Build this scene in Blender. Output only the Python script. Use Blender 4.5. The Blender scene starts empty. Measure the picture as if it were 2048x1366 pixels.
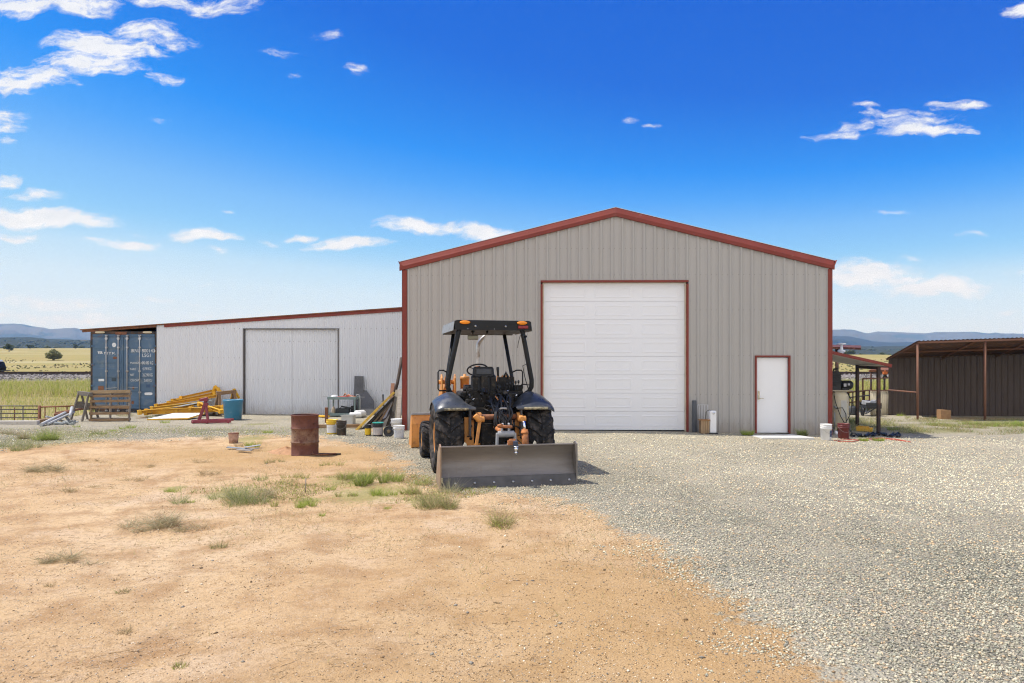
import bpy, bmesh, math, random
import numpy as np
from mathutils import Vector, Matrix, noise
R = math.radians
F, H, YH, CX = 1400.0, 1.96, 732.0, 1024.0          # focal length in photo pixels, eye height, horizon row, centre column
S = bpy.context.scene
C = S.collection
rng = random.Random(7)
nr = np.random.default_rng(11)

def wx(u, d): return (u - CX) / F * d
def wz(v, d): return H - (v - YH) / F * d
def sstep(a, b, t):
    t = np.clip((t - a) / (b - a), 0, 1)
    return t * t * (3 - 2 * t)

# ------------------------------------------------------------------ ground height
def gz(x, y):
    x = np.asarray(x, float); y = np.asarray(y, float)
    zx = np.interp(x, [-30, -16, -9, -3, 3, 5, 9, 11, 30], [.22, .22, .11, .12, .11, .09, 0, -.03, -.05])
    near = sstep(12, 20, y) * zx
    mid = np.interp(y, [28, 45, 61.3, 64, 70, 78, 150, 300, 500, 800, 6000], [0, .0, .22, .9, .9, .85, 3.0, 8.5, 14.5, 19, 24])
    t = sstep(28, 40, y)
    z = near * (1 - t) + mid * t
    low = np.interp(y, [19, 30, 45, 61.3, 64, 70, 78], [-.8, -.95, -.35, .22, .9, .9, .85])
    edge = np.interp(y, [20, 24, 25, 27], [-15.4, -15.2, -15.4, -16.4])
    k = sstep(0, 1.0, edge - x) * sstep(21.2, 22.4, y) * (y < 78)
    return z * (1 - k) + low * k
def g1(x, y): return float(gz(x, y))

# ------------------------------------------------------------------ mesh builder
def rotm(rx=0, ry=0, rz=0):
    return (Matrix.Rotation(R(rz), 4, 'Z') @ Matrix.Rotation(R(ry), 4, 'Y') @ Matrix.Rotation(R(rx), 4, 'X'))

class MB:
    def __init__(s):
        s.v = []; s.f = []; s.mi = []; s.sm = []; s.m = 0; s.smooth = False; s.T = None
    def add(s, vs, fs, smooth=None):
        o = len(s.v); T = s.T
        for p in vs:
            p = Vector(p)
            s.v.append(tuple(T @ p) if T is not None else tuple(p))
        for f in fs:
            s.f.append([o + i for i in f]); s.mi.append(s.m); s.sm.append(s.smooth if smooth is None else smooth)
    def box(s, c, d, rot=None):
        x, y, z = d[0] / 2, d[1] / 2, d[2] / 2
        vs = [Vector((i * x, j * y, k * z)) for k in (-1, 1) for j in (-1, 1) for i in (-1, 1)]
        if rot is not None: vs = [rot @ p for p in vs]
        c = Vector(c)
        s.add([p + c for p in vs], [(0, 2, 3, 1), (4, 5, 7, 6), (0, 1, 5, 4), (2, 6, 7, 3), (0, 4, 6, 2), (1, 3, 7, 5)], False)
    def beam(s, a, b, w, h, up=(0, 0, 1)):
        a, b = Vector(a), Vector(b); y = (b - a).normalized(); up = Vector(up)
        x = y.cross(up)
        if x.length < 1e-4: x = y.cross(Vector((1, 0, 0)))
        x.normalize(); z = x.cross(y)
        vs = []
        for p in (a, b):
            for k in (-1, 1):
                for i in (-1, 1): vs.append(p + x * (i * w / 2) + z * (k * h / 2))
        s.add(vs, [(0, 1, 3, 2), (4, 6, 7, 5), (0, 4, 5, 1), (2, 3, 7, 6), (0, 2, 6, 4), (1, 5, 7, 3)], False)
    def tube(s, pts, r, n=8, caps=True):
        pts = [Vector(p) for p in pts]; m = len(pts)
        rs = list(r) if hasattr(r, '__len__') else [r] * m
        vs = []; prev = None
        for i, p in enumerate(pts):
            t = (pts[min(i + 1, m - 1)] - pts[max(i - 1, 0)]).normalized()
            if prev is None:
                u = t.cross(Vector((0, 0, 1)))
                if u.length < .05: u = t.cross(Vector((1, 0, 0)))
            else:
                u = prev - t * prev.dot(t)
            u.normalize(); prev = u; w = t.cross(u)
            for k in range(n):
                a = 2 * math.pi * k / n
                vs.append(p + (u * math.cos(a) + w * math.sin(a)) * rs[i])
        fs = []
        for i in range(m - 1):
            for k in range(n):
                k2 = (k + 1) % n
                fs.append((i * n + k, i * n + k2, (i + 1) * n + k2, (i + 1) * n + k))
        s.add(vs, fs, True)
        if caps:
            o = len(s.v) - len(vs)
            s.f.append([o + k for k in range(n)][::-1]); s.mi.append(s.m); s.sm.append(False)
            s.f.append([o + (m - 1) * n + k for k in range(n)]); s.mi.append(s.m); s.sm.append(False)
    def lathe(s, prof, n=24, M=None, smooth=True, wob=0):
        vs = []; m = len(prof)
        for (r, z) in prof:
            for k in range(n):
                a = 2 * math.pi * k / n
                q = r * (1 + wob * math.sin(3 * a + 5 * z) + wob * math.sin(5 * a - 9 * z))
                p = Vector((q * math.cos(a), q * math.sin(a), z))
                vs.append(M @ p if M is not None else p)
        fs = []
        for i in range(m - 1):
            for k in range(n):
                k2 = (k + 1) % n
                fs.append((i * n + k, i * n + k2, (i + 1) * n + k2, (i + 1) * n + k))
        s.add(vs, fs, smooth)
        o = len(s.v) - len(vs)
        if prof[0][0] > 1e-4: s.f.append([o + k for k in range(n)][::-1]); s.mi.append(s.m); s.sm.append(False)
        if prof[-1][0] > 1e-4: s.f.append([o + (m - 1) * n + k for k in range(n)]); s.mi.append(s.m); s.sm.append(False)
    def prism(s, poly, y0, y1, M=None):
        n = len(poly)
        vs = [Vector((x, y0, z)) for x, z in poly] + [Vector((x, y1, z)) for x, z in poly]
        if M is not None: vs = [M @ p for p in vs]
        fs = [tuple(range(n)), tuple(range(2 * n - 1, n - 1, -1))]
        for i in range(n):
            j = (i + 1) % n
            fs.append((i, n + i, n + j, j))
        s.add(vs, fs, False)
    def grid(s, rows, smooth=True, closed=False):
        n = len(rows[0]); vs = [p for r in rows for p in r]; fs = []
        for i in range(len(rows) - 1):
            for k in range(n if closed else n - 1):
                k2 = (k + 1) % n
                fs.append((i * n + k, i * n + k2, (i + 1) * n + k2, (i + 1) * n + k))
        s.add(vs, fs, smooth)
    def build(s, name, mats, parent=None, bevel=0, loc=None, rz=0, seg=2, solid=0):
        me = bpy.data.meshes.new(name)
        me.from_pydata(s.v, [], s.f)
        for m in (mats if isinstance(mats, (list, tuple)) else [mats]): me.materials.append(m)
        me.polygons.foreach_set('material_index', s.mi)
        me.polygons.foreach_set('use_smooth', s.sm)
        me.update()
        bm = bmesh.new(); bm.from_mesh(me); bmesh.ops.recalc_face_normals(bm, faces=bm.faces); bm.to_mesh(me); bm.free()
        o = bpy.data.objects.new(name, me); C.objects.link(o)
        if parent is not None: o.parent = parent
        if loc is not None: o.location = loc
        o.rotation_euler[2] = R(rz)
        if solid:
            k = o.modifiers.new('thickness', 'SOLIDIFY'); k.thickness = solid; k.offset = 0
        if bevel:
            b = o.modifiers.new('edges', 'BEVEL'); b.width = bevel; b.segments = seg; b.limit_method = 'ANGLE'; b.angle_limit = R(40)
        return o

def tag(o, label, cat, group=None, kind=None):
    o['label'] = label; o['category'] = cat
    if group: o['group'] = group
    if kind: o['kind'] = kind
    return o
def setting(o, kind='structure'):
    o['kind'] = kind; return o
def thing(name, label, cat, loc=(0, 0, 0), rz=0, group=None):
    o = bpy.data.objects.new(name, None); C.objects.link(o); o.empty_display_size = .2
    o.location = loc; o.rotation_euler[2] = R(rz)
    return tag(o, label, cat, group)
def copy_tree(o, parent=None):
    c = o.copy(); C.objects.link(c)
    if parent is not None: c.parent = parent
    for ch in list(o.children): copy_tree(ch, c)
    return c

def fast_mesh(name, V, Fc, mat, col=None, smooth=False):
    """V (n,3), Fc (m,k) arrays -> one mesh object, col (n,3) per-vertex colour"""
    me = bpy.data.meshes.new(name); V = np.ascontiguousarray(V, np.float32); Fc = np.ascontiguousarray(Fc, np.int32)
    m, k = Fc.shape
    me.vertices.add(len(V)); me.vertices.foreach_set('co', V.ravel())
    me.loops.add(m * k); me.loops.foreach_set('vertex_index', Fc.ravel())
    me.polygons.add(m); me.polygons.foreach_set('loop_start', np.arange(0, m * k, k, dtype=np.int32))
    me.polygons.foreach_set('loop_total', np.full(m, k, np.int32))
    if smooth: me.polygons.foreach_set('use_smooth', np.ones(m, bool))
    me.update(calc_edges=True)
    if col is not None:
        a = me.color_attributes.new('Col', 'FLOAT_COLOR', 'POINT')
        c4 = np.ones((len(V), 4), np.float32); c4[:, :3] = col; a.data.foreach_set('color', c4.ravel())
    me.materials.append(mat)
    o = bpy.data.objects.new(name, me); C.objects.link(o)
    return o

# ------------------------------------------------------------------ materials
def srgb(r, g, b):
    f = lambda c: (c / 255 / 12.92) if c / 255 <= .04045 else ((c / 255 + .055) / 1.055) ** 2.4
    return (f(r), f(g), f(b))
class NT:
    def __init__(s, name):
        s.mat = bpy.data.materials.new(name); s.mat.use_nodes = True
        s.t = s.mat.node_tree; s.n = s.t.nodes; s.l = s.t.links
        s.b = s.n['Principled BSDF']
    def node(s, typ, **kw):
        n = s.n.new(typ)
        for k, v in kw.items():
            if k.startswith('i_'): n.inputs[k[2:].replace('_', ' ')].default_value = v
            else: setattr(n, k, v)
        return n
    def link(s, a, b): s.l.new(a, b)
    def coord(s, kind='Object'):
        return s.node('ShaderNodeTexCoord').outputs[kind]
    def scaled(s, vec, sc):
        m = s.node('ShaderNodeMapping'); m.inputs['Scale'].default_value = sc if hasattr(sc, '__len__') else (sc, sc, sc)
        s.link(vec, m.inputs['Vector']); return m.outputs['Vector']
    def noise(s, vec, sc, detail=4, rough=.55, out='Fac'):
        n = s.node('ShaderNodeTexNoise'); n.inputs['Scale'].default_value = sc; n.inputs['Detail'].default_value = detail
        n.inputs['Roughness'].default_value = rough; s.link(vec, n.inputs['Vector']); return n.outputs[out]
    def ramp(s, fac, stops):
        r = s.node('ShaderNodeValToRGB'); e = r.color_ramp.elements
        while len(e) < len(stops): e.new(.5)
        for el, (p, c) in zip(e, stops):
            el.position = p; el.color = (*c, 1) if len(c) == 3 else c
        s.link(fac, r.inputs['Fac']); return r.outputs['Color']
    def rng(s, fac, a, b, c=0, d=1):
        m = s.node('ShaderNodeMapRange'); m.inputs['From Min'].default_value = a; m.inputs['From Max'].default_value = b
        m.inputs['To Min'].default_value = c; m.inputs['To Max'].default_value = d; s.link(fac, m.inputs['Value']); return m.outputs['Result']
    def mix(s, fac, a, b, mode='MIX'):
        m = s.node('ShaderNodeMix'); m.data_type = 'RGBA'; m.blend_type = mode
        for i, v in ((0, fac), (6, a), (7, b)):
            if hasattr(v, 'is_linked'): s.link(v, m.inputs[i])
            elif i == 0: m.inputs[0].default_value = v
            else: m.inputs[i].default_value = (*v, 1) if len(v) == 3 else v
        return m.outputs[2]
    def math(s, op, a, b=0.0):
        m = s.node('ShaderNodeMath'); m.operation = op
        for i, v in enumerate((a, b)):
            if hasattr(v, 'is_linked'): s.link(v, m.inputs[i])
            else: m.inputs[i].default_value = v
        return m.outputs[0]
    def color(s, c):
        if hasattr(c, 'is_linked'): s.link(c, s.b.inputs['Base Color'])
        else: s.b.inputs['Base Color'].default_value = (*c, 1)
    def bump(s, h, strength, dist=.01):
        b = s.node('ShaderNodeBump'); b.inputs['Strength'].default_value = strength; b.inputs['Distance'].default_value = dist
        s.link(h, b.inputs['Height']); s.link(b.outputs['Normal'], s.b.inputs['Normal'])
    def set(s, rough=.6, metal=0, spec=.5):
        s.b.inputs['Roughness'].default_value = rough; s.b.inputs['Metallic'].default_value = metal
        s.b.inputs['Specular IOR Level'].default_value = spec

def paint(name, col, rough=.5, metal=0, var=.12, sc=3.0, dirt=None, dirt_amt=.3, dsc=6, bump=0, bsc=60, stretch=(1, 1, 1), spec=.5, splash=None):
    """painted / plain surface: base colour broken by two noises and a second (dirt, rust, wear) colour"""
    m = NT(name); v = m.scaled(m.coord(), stretch)
    n1 = m.noise(v, sc, 5)
    lo = tuple(c * (1 - var) for c in col); hi = tuple(min(1, c * (1 + var)) for c in col)
    c = m.mix(m.rng(n1, .3, .7), lo, hi)
    if dirt:
        n2 = m.noise(v, dsc, 8, .65)
        c = m.mix(m.math('MULTIPLY', m.rng(n2, .62 - dirt_amt * .35, .72 - dirt_amt * .2), .85), c, dirt)
    if splash:                                              # mud thrown up along the foot of the wall
        sp_ = m.node('ShaderNodeSeparateXYZ'); m.link(m.coord(), sp_.inputs[0])
        ns = m.noise(m.scaled(m.coord(), (2.5, 2.5, .8)), 3, 6, .65)
        c = m.mix(m.math('MULTIPLY', m.rng(m.math('ADD', sp_.outputs[2], m.math('MULTIPLY', m.math('SUBTRACT', ns, .5), .9)), .50, .0), .6), c, splash)
    m.color(c); m.set(rough, metal, spec)
    n3 = m.noise(v, sc * 4, 4)
    m.link(m.rng(n3, .3, .7, max(.05, rough - .1), min(1, rough + .12)), m.b.inputs['Roughness'])
    if bump: m.bump(m.noise(v, bsc, 5), bump, .01)
    return m.mat

def wood(name, c1, c2, rough=.85, axis=0, sc=6):
    m = NT(name); st = [sc * 5] * 3; st[axis] = sc * .35
    v = m.scaled(m.coord(), st)
    n = m.noise(v, 1.6, 6, .65); n2 = m.noise(m.coord(), 3, 3)
    c = m.mix(m.rng(n, .3, .7), c1, c2)
    c = m.mix(m.math('MULTIPLY', m.rng(n2, .45, .75), .5), c, tuple(x * .55 for x in c1))
    m.color(c); m.set(rough, 0, .25); m.bump(n, .5, .006)
    return m.mat

def rusty(name, base, rust1=(.16, .06, .03), rust2=(.30, .13, .06), amt=.5, rough=.75, sc=4, metal=0):
    m = NT(name); v = m.coord()
    n = m.noise(v, sc, 8, .65); n2 = m.noise(v, sc * 5, 6, .6)
    r = m.mix(m.rng(n2, .3, .7), rust1, rust2)
    c = m.mix(m.rng(n, .62 - amt * .4, .72 - amt * .25), base, r)
    m.color(c); m.set(rough, metal, .35); m.bump(n2, .25, .004)
    return m.mat

def vcol(name, rough=.8, trans=0.0, spec=.2, gain=1.0):
    m = NT(name); a = m.node('ShaderNodeAttribute', attribute_name='Col')
    c = a.outputs['Color']
    m.color(c); m.set(rough, 0, spec)
    if trans:
        tr = m.node('ShaderNodeBsdfTranslucent'); mx = m.node('ShaderNodeMixShader'); mx.inputs[0].default_value = trans
        m.link(c, tr.inputs['Color']); m.link(m.b.outputs[0], mx.inputs[1]); m.link(tr.outputs[0], mx.inputs[2])
        m.link(mx.outputs[0], m.n['Material Output'].inputs['Surface'])
    return m.mat

TRIM = paint('red_trim_paint', (.21, .042, .03), .6, var=.1, sc=2, dirt=(.25, .09, .07), dirt_amt=.0, spec=.3)
WALLM = paint('beige_steel_paint', (.40, .383, .362), .55, var=.03, sc=.5, stretch=(1.5, 1.5, .35), dirt=(.36, .33, .29), dirt_amt=-.12, dsc=1.5, spec=.35, splash=(.27, .22, .165))
WHITE = paint('white_paint', (.78, .785, .80), .45, var=.03, sc=.8, spec=.4)
DOORW = paint('white_door_paint', (.77, .78, .81), .4, var=.015, sc=.7)
SCREW = paint('screw_grey', (.22, .2, .18), .6)
GALV = paint('corrugated_white_steel', (.675, .695, .735), .42, metal=.0, var=.03, sc=.5, stretch=(1.2, 1.2, .3), dirt=(.60, .595, .59), dirt_amt=-.1, dsc=1.6, splash=(.42, .37, .31))
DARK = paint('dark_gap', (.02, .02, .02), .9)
STEEL = paint('bare_steel', (.42, .42, .42), .35, .9, var=.2)
CHROME = paint('chrome', (.75, .75, .75), .15, 1, var=.03)
BLACKP = paint('black_plastic', (.018, .019, .021), .5, var=.2)
RUBBER = paint('tyre_rubber', (.018, .018, .019), .8, var=.3, spec=.25, sc=5, dirt=(.12, .10, .085), dirt_amt=.4, dsc=7, bump=.2, bsc=90)
ORANGE = paint('faded_orange_paint', (.62, .27, .065), .5, var=.15, sc=3, dirt=(.33, .13, .05), dirt_amt=.22, dsc=7)
NAVY = paint('navy_black_paint', (.040, .046, .056), .33, var=.2, sc=2, dirt=(.085, .085, .085), dirt_amt=.35, dsc=6)
BLACKST = paint('black_frame_paint', (.012, .013, .015), .5, var=.2, spec=.3, dirt=(.12, .06, .02), dirt_amt=-.15, dsc=6)
RUST = rusty('rusty_steel', (.14, .06, .04), amt=.6)
RUSTPIPE = rusty('rusty_pipe', (.20, .09, .055), (.15, .06, .035), (.27, .14, .09), amt=.5, sc=8)
GREYW = wood('weathered_grey_wood', (.20, .17, .14), (.36, .32, .28))
BROWNW = wood('brown_wood', (.17, .10, .055), (.36, .24, .14))
YELLOW = paint('yellow_steel_paint', (.72, .40, .025), .5, var=.1, sc=3, dirt=(.30, .15, .05), dirt_amt=.15, dsc=8)
GREYST = paint('grey_paint', (.24, .27, .28), .5, var=.12, dirt=(.2, .13, .08), dirt_amt=.1)
CONC = paint('concrete', (.46, .43, .39), .9, var=.12, sc=4, dirt=(.33, .27, .2), dirt_amt=.3, bump=.3, bsc=40)
SKY_STR, EXPO, HAZE, SUN_E = .12, .6, 1.8e-4, 3.7
CLOUD_LO, CLOUD_HI, CLOUD_FILL = (4.7, 4.85, 5.1), (5.5, 5.52, 5.56), (7.7, 7.65, 7.5)
DENOISE = True
# ================================================================== SETTING: ground, hills, sky, air
BOUND = [(-400, 930), (0, 905), (150, 893), (330, 886), (480, 882), (600, 878), (680, 893), (760, 910), (800, 935), (850, 965), (930, 985),
         (1060, 992), (1160, 1020), (1260, 1075), (1330, 1110), (1370, 1150), (1480, 1240), (1660, 1366), (1800, 1450), (2100, 1640)]
BW = np.array([(wx(u, F * H / (v - YH)), F * H / (v - YH)) for u, v in BOUND])
def bound_dist(x, y):
    """signed distance to the edge between dirt (negative) and gravel (positive)"""
    P = np.stack([x, y], -1); best = np.full(x.shape, 1e9)
    for a, b in zip(BW[:-1], BW[1:]):
        ab = b - a; t = np.clip(((P - a) @ ab) / (ab @ ab), 0, 1)
        best = np.minimum(best, np.linalg.norm(P - (a + t[..., None] * ab), axis=-1))
    poly = np.vstack([BW, [[60, -5], [-60, -5], [-60, BW[0][1]]]])
    ins = np.zeros(x.shape, bool); j = len(poly) - 1
    for i in range(len(poly)):
        (xi, yi), (xj, yj) = poly[i], poly[j]
        c = ((yi > y) != (yj > y)) & (x < (xj - xi) * (y - yi) / (yj - yi + 1e-12) + xi); ins ^= c; j = i
    return np.where(ins, -best, best)

def axis(parts):
    out = []
    for a, b, st in parts:
        n = max(1, int(round((b - a) / st))); out += list(np.linspace(a, b, n, endpoint=False))
    return np.array(out + [parts[-1][1]])
gx = axis([(-6000, -1000, 1000), (-1000, -200, 100), (-200, -60, 10), (-60, -24, 1.5), (-24, 24, .16), (24, 60, 1.5), (60, 200, 10), (200, 1000, 100), (1000, 6000, 1000)])
gy = axis([(-40, 0, 4), (0, 3, .5), (3, 14, .1), (14, 34, .2), (34, 80, 1), (80, 200, 6), (200, 600, 25), (600, 1500, 150), (1500, 6400, 700)])
GXX, GYY = np.meshgrid(gx, gy)
GZZ = gz(GXX, GYY)
sd = bound_dist(GXX, GYY)
def fnoise(x, y, s, seed=0):
    """cheap smooth value noise"""
    x = x * s + seed * 17.3; y = y * s + seed * 9.1
    xi = np.floor(x); yi = np.floor(y); fx = x - xi; fy = y - yi
    fx = fx * fx * (3 - 2 * fx); fy = fy * fy * (3 - 2 * fy)
    h = lambda a, b: np.modf(np.abs(np.sin(a * 127.1 + b * 311.7 + seed) * 43758.5453))[0]
    return (h(xi, yi) * (1 - fx) + h(xi + 1, yi) * fx) * (1 - fy) + (h(xi, yi + 1) * (1 - fx) + h(xi + 1, yi + 1) * fx) * fy
near = (np.abs(GXX) < 24) & (GYY < 34) & (GYY > 2)
rough = (fnoise(GXX, GYY, .9, 1) - .5) * .05 + (fnoise(GXX, GYY, 2.6, 2) - .5) * .022 + (fnoise(GXX, GYY, 4.2, 3) - .5) * .020
# low ridges of raked gravel running across the yard, wheel tracks curving past the tractor
rid = np.exp(-((GYY - 8.6 - .25 * np.sin(GXX * .7)) / .13) ** 2) * .035 * (GXX > 1.8) * fnoise(GXX, GYY, 1.3, 5)
rid += np.exp(-((GYY - 9.9 - .2 * np.sin(GXX * .5 + 1)) / .12) ** 2) * .028 * (GXX > 2.2) * fnoise(GXX, GYY, 1.1, 6)
for x0_, k_ in ((-2.6, .22), (-.95, .22)):                       # shallow wheel ruts curving up to the tractor, with pushed-up edges
    pth = x0_ + k_ * (GYY - 4) - .012 * (GYY - 4) ** 2
    q_ = (GXX - pth) / .17; rough += (-.020 * np.exp(-q_ ** 2) + .010 * np.exp(-(np.abs(q_) - 1.7) ** 2 / .3)) * (.4 + .9 * fnoise(GXX, GYY, 1.4, 15)) * sstep(11.5, 10, GYY)
rough = rough * np.where(sd > 0, .6, 1.0) + rid + .02 * sstep(-.1, .35, sd)
fade = sstep(24, 20, np.abs(GXX)) * sstep(2, 3.5, GYY) * sstep(30, 24, GYY)
fade *= 1 - .8 * sstep(19.2, 19.7, GYY) * (GXX > -3.2) * (GXX < 10)
GZZ = GZZ + rough * fade
GZZ = GZZ - np.maximum(GZZ - 1.0, 0) * .5 * sstep(0, 180, GXX) * sstep(120, 400, GYY)
field = (fnoise(GXX, GYY, .03, 7) - .5) * 1.2 * sstep(90, 200, GYY)
GZZ = GZZ + field
from bisect import bisect
def gh(x, y):
    """height of the finished ground sheet at a point"""
    i = min(max(int(np.searchsorted(gx, x)) - 1, 0), len(gx) - 2); j = min(max(int(np.searchsorted(gy, y)) - 1, 0), len(gy) - 2)
    a = (x - gx[i]) / (gx[i + 1] - gx[i]); b = (y - gy[j]) / (gy[j + 1] - gy[j])
    return float((GZZ[j, i] * (1 - a) + GZZ[j, i + 1] * a) * (1 - b) + (GZZ[j + 1, i] * (1 - a) + GZZ[j + 1, i + 1] * a) * b)
def gha(x, y):
    i = np.clip(np.searchsorted(gx, x) - 1, 0, len(gx) - 2); j = np.clip(np.searchsorted(gy, y) - 1, 0, len(gy) - 2)
    a = (x - gx[i]) / (gx[i + 1] - gx[i]); b = (y - gy[j]) / (gy[j + 1] - gy[j])
    return (GZZ[j, i] * (1 - a) + GZZ[j, i + 1] * a) * (1 - b) + (GZZ[j + 1, i] * (1 - a) + GZZ[j + 1, i + 1] * a) * b

def blob(cx, cy, rx, ry):
    return np.clip(1 - np.hypot((GXX - cx) / rx, (GYY - cy) / ry), 0, 1)
def pxblob(u, v, ru, dv):
    d = F * H / (v - YH); d2 = F * H / (v - dv - YH) if v - dv > YH + 5 else d * 1.4
    return blob(wx(u, d), d, ru / F * d, max(.2, abs(d2 - d)))
greens = np.zeros_like(GXX)
for u, v, ru, dv in [(740, 985, 160, 35), (850, 1000, 80, 25), (120, 885, 200, 25), (460, 985, 90, 22), (620, 1000, 60, 15), (350, 975, 50, 10),
                     (500, 885, 70, 12), (700, 960, 110, 25), (520, 856, 60, 5)]:
    greens = np.maximum(greens, pxblob(u, v, ru, dv) * 1.1)
for cx, cy, rx, ry in [(13, 21.5, 3.2, 2.2), (17.2, 22.2, 4.5, 1.2), (19.5, 20, 4, .9), (14.5, 23.6, 4, 1.2), (10.9, 22, 1.6, 2.5), (16, 25, 5, 1.5)]:
    greens = np.maximum(greens, blob(cx, cy, rx, ry))
bare = np.maximum.reduce([pxblob(620, 905, 130, 14), pxblob(760, 870, 80, 10), pxblob(520, 905, 120, 14), blob(19, 22.5, 3.5, 1.3), blob(17.5, 26.5, 4, 2)])
far = sstep(30, 40, GYY)
lefty = (GXX < np.interp(GYY, [20, 24, 25, 27], [-15.3, -15.1, -15.3, -16.3])) & (GYY > 21.5)
grav = np.clip(sd / .9 * .5 + .5, 0, 1)
grav = np.where(lefty | (GYY > 31), 0, grav)
grav = grav * (1 - .6 * bare)
gfield = np.where(lefty | (GYY > 31), 1.0, 0.0)

nv = GXX.size
V = np.stack([GXX.ravel(), GYY.ravel(), GZZ.ravel()], -1)
ix = np.arange(nv).reshape(GXX.shape)
FQ = np.stack([ix[:-1, :-1].ravel(), ix[:-1, 1:].ravel(), ix[1:, 1:].ravel(), ix[1:, :-1].ravel()], -1)

def ground_mat():
    m = NT('dirt_gravel_and_pasture'); P = m.coord('Object')
    at = lambda n: m.node('ShaderNodeAttribute', attribute_name=n).outputs['Fac']
    gr, gn, fl = at('gravel'), at('green'), at('pasture')
    big = m.noise(P, .35, 4); med = m.noise(P, 1.7, 6, .6); fine = m.noise(P, 14, 6, .65); vfine = m.noise(P, 70, 4, .6)
    # --- dirt
    dirt = m.ramp(big, [(.3, (.48, .305, .155)), (.5, (.58, .40, .22)), (.68, (.66, .49, .30))])
    dirt = m.mix(m.math('MULTIPLY', m.rng(med, .47, .64), .8), dirt, (.36, .205, .10))
    dirt = m.mix(m.math('MULTIPLY', m.rng(m.noise(P, .8, 5, .65), .52, .66), .6), dirt, (.66, .50, .34))
    dirt = m.mix(m.math('MULTIPLY', m.rng(m.noise(P, 4.5, 6, .7), .54, .7), .5), dirt, (.60, .45, .30))
    dirt = m.mix(m.math('MULTIPLY', m.rng(fine, .5, .66), .6), dirt, (.30, .19, .10))
    dirt = m.mix(m.math('MULTIPLY', m.rng(vfine, .52, .68), .55), dirt, (.26, .175, .10))
    dirt = m.mix(m.math('MULTIPLY', m.rng(m.noise(P, 33, 5, .7), .55, .68), .5), dirt, (.68, .55, .38))
    vs = m.node('ShaderNodeTexVoronoi'); vs.inputs['Scale'].default_value = 60; m.link(P, vs.inputs['Vector'])
    sel = m.math('GREATER_THAN', m.node('ShaderNodeSeparateColor').outputs[0], .0)
    sc_ = m.node('ShaderNodeSeparateColor'); m.link(vs.outputs['Color'], sc_.inputs[0])
    peb = m.math('MULTIPLY', m.math('GREATER_THAN', sc_.outputs[0], .70), m.math('LESS_THAN', vs.outputs['Distance'], .32))
    pcol = m.ramp(sc_.outputs[1], [(0, (.16, .12, .09)), (.5, (.36, .29, .22)), (1, (.6, .52, .43))])
    dirt = m.mix(m.math('MULTIPLY', peb, m.rng(med, .35, .6)), dirt, pcol)
    straw = m.noise(m.scaled(P, (2.2, 14, 3)), 5, 5, .7)
    dirt = m.mix(m.math('MULTIPLY', m.math('MULTIPLY', m.rng(straw, .56, .66), m.rng(m.noise(P, .8, 3), .42, .62)), .55), dirt, (.27, .19, .10))
    dirt = m.mix(m.math('MULTIPLY', m.math('ADD', at('tone'), m.math('MULTIPLY', m.math('SUBTRACT', med, .5), .8)), .75), dirt, m.mix(fine, (.31, .185, .075), (.56, .37, .175)))
    # --- gravel
    vg = m.node('ShaderNodeTexVoronoi'); vg.inputs['Scale'].default_value = 38; m.link(P, vg.inputs['Vector'])
    vg2 = m.node('ShaderNodeTexVoronoi'); vg2.inputs['Scale'].default_value = 75; m.link(P, vg2.inputs['Vector'])
    s1 = m.node('ShaderNodeSeparateColor'); m.link(vg.outputs['Color'], s1.inputs[0])
    s2 = m.node('ShaderNodeSeparateColor'); m.link(vg2.outputs['Color'], s2.inputs[0])
    stops = [(0, (.13, .13, .10)), (.22, (.27, .265, .20)), (.45, (.44, .415, .31)), (.62, (.57, .51, .365)), (.8, (.48, .47, .37)), (.9, (.60, .44, .26)), (1, (.70, .64, .50))]
    g1_ = m.ramp(s1.outputs[0], stops); g2_ = m.ramp(s2.outputs[0], stops)
    gcol = m.mix(m.math('GREATER_THAN', s1.outputs[1], .55), g1_, g2_)
    gap = m.rng(vg.outputs['Distance'], .35, .75, 1, .45)
    gcol = m.mix(1.0, gcol, m.ramp(gap, [(0, (0, 0, 0)), (1, (1, 1, 1))]), 'MULTIPLY')
    gcol = m.mix(m.math('MULTIPLY', m.rng(m.noise(P, .55, 6, .65), .40, .64), .62), gcol, (.50, .44, .335))
    gcol = m.mix(m.math('MULTIPLY', m.rng(m.noise(m.scaled(P, (.5, 1.4, 1)), .9, 5, .6), .48, .66), .45), gcol, (.25, .25, .20))
    edge = m.math('ADD', gr, m.math('MULTIPLY', m.math('SUBTRACT', m.math('ADD', med, m.math('MULTIPLY', fine, .8)), .9), .9))
    gcol = m.mix(m.math('MULTIPLY', at('dust'), .55), gcol, (.56, .50, .375))
    base = m.mix(m.rng(edge, .50, .64), dirt, gcol)
    # --- green and dry low growth
    gg = m.mix(m.rng(fine, .35, .65), (.17, .19, .055), (.36, .32, .13))
    base = m.mix(m.math('MULTIPLY', m.rng(m.math('ADD', gn, m.math('MULTIPLY', m.math('SUBTRACT', fine, .5), 1.6)), .45, .8), .7), base, gg)
    # --- pasture beyond the yard
    pas = m.ramp(m.noise(P, .05, 5, .6), [(.3, (.30, .235, .09)), (.5, (.32, .26, .10)), (.7, (.23, .23, .075))])
    pas = m.mix(m.math('MULTIPLY', m.rng(m.noise(P, .9, 6, .7), .5, .75), .6), pas, (.19, .17, .07))
    pas = m.mix(m.rng(m.noise(m.scaled(P, (.004, .012, 1)), 1, 4), .5, .62), pas, (.37, .32, .165))
    base = m.mix(fl, base, pas)
    m.color(base); m.set(.95, 0, .1)
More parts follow.
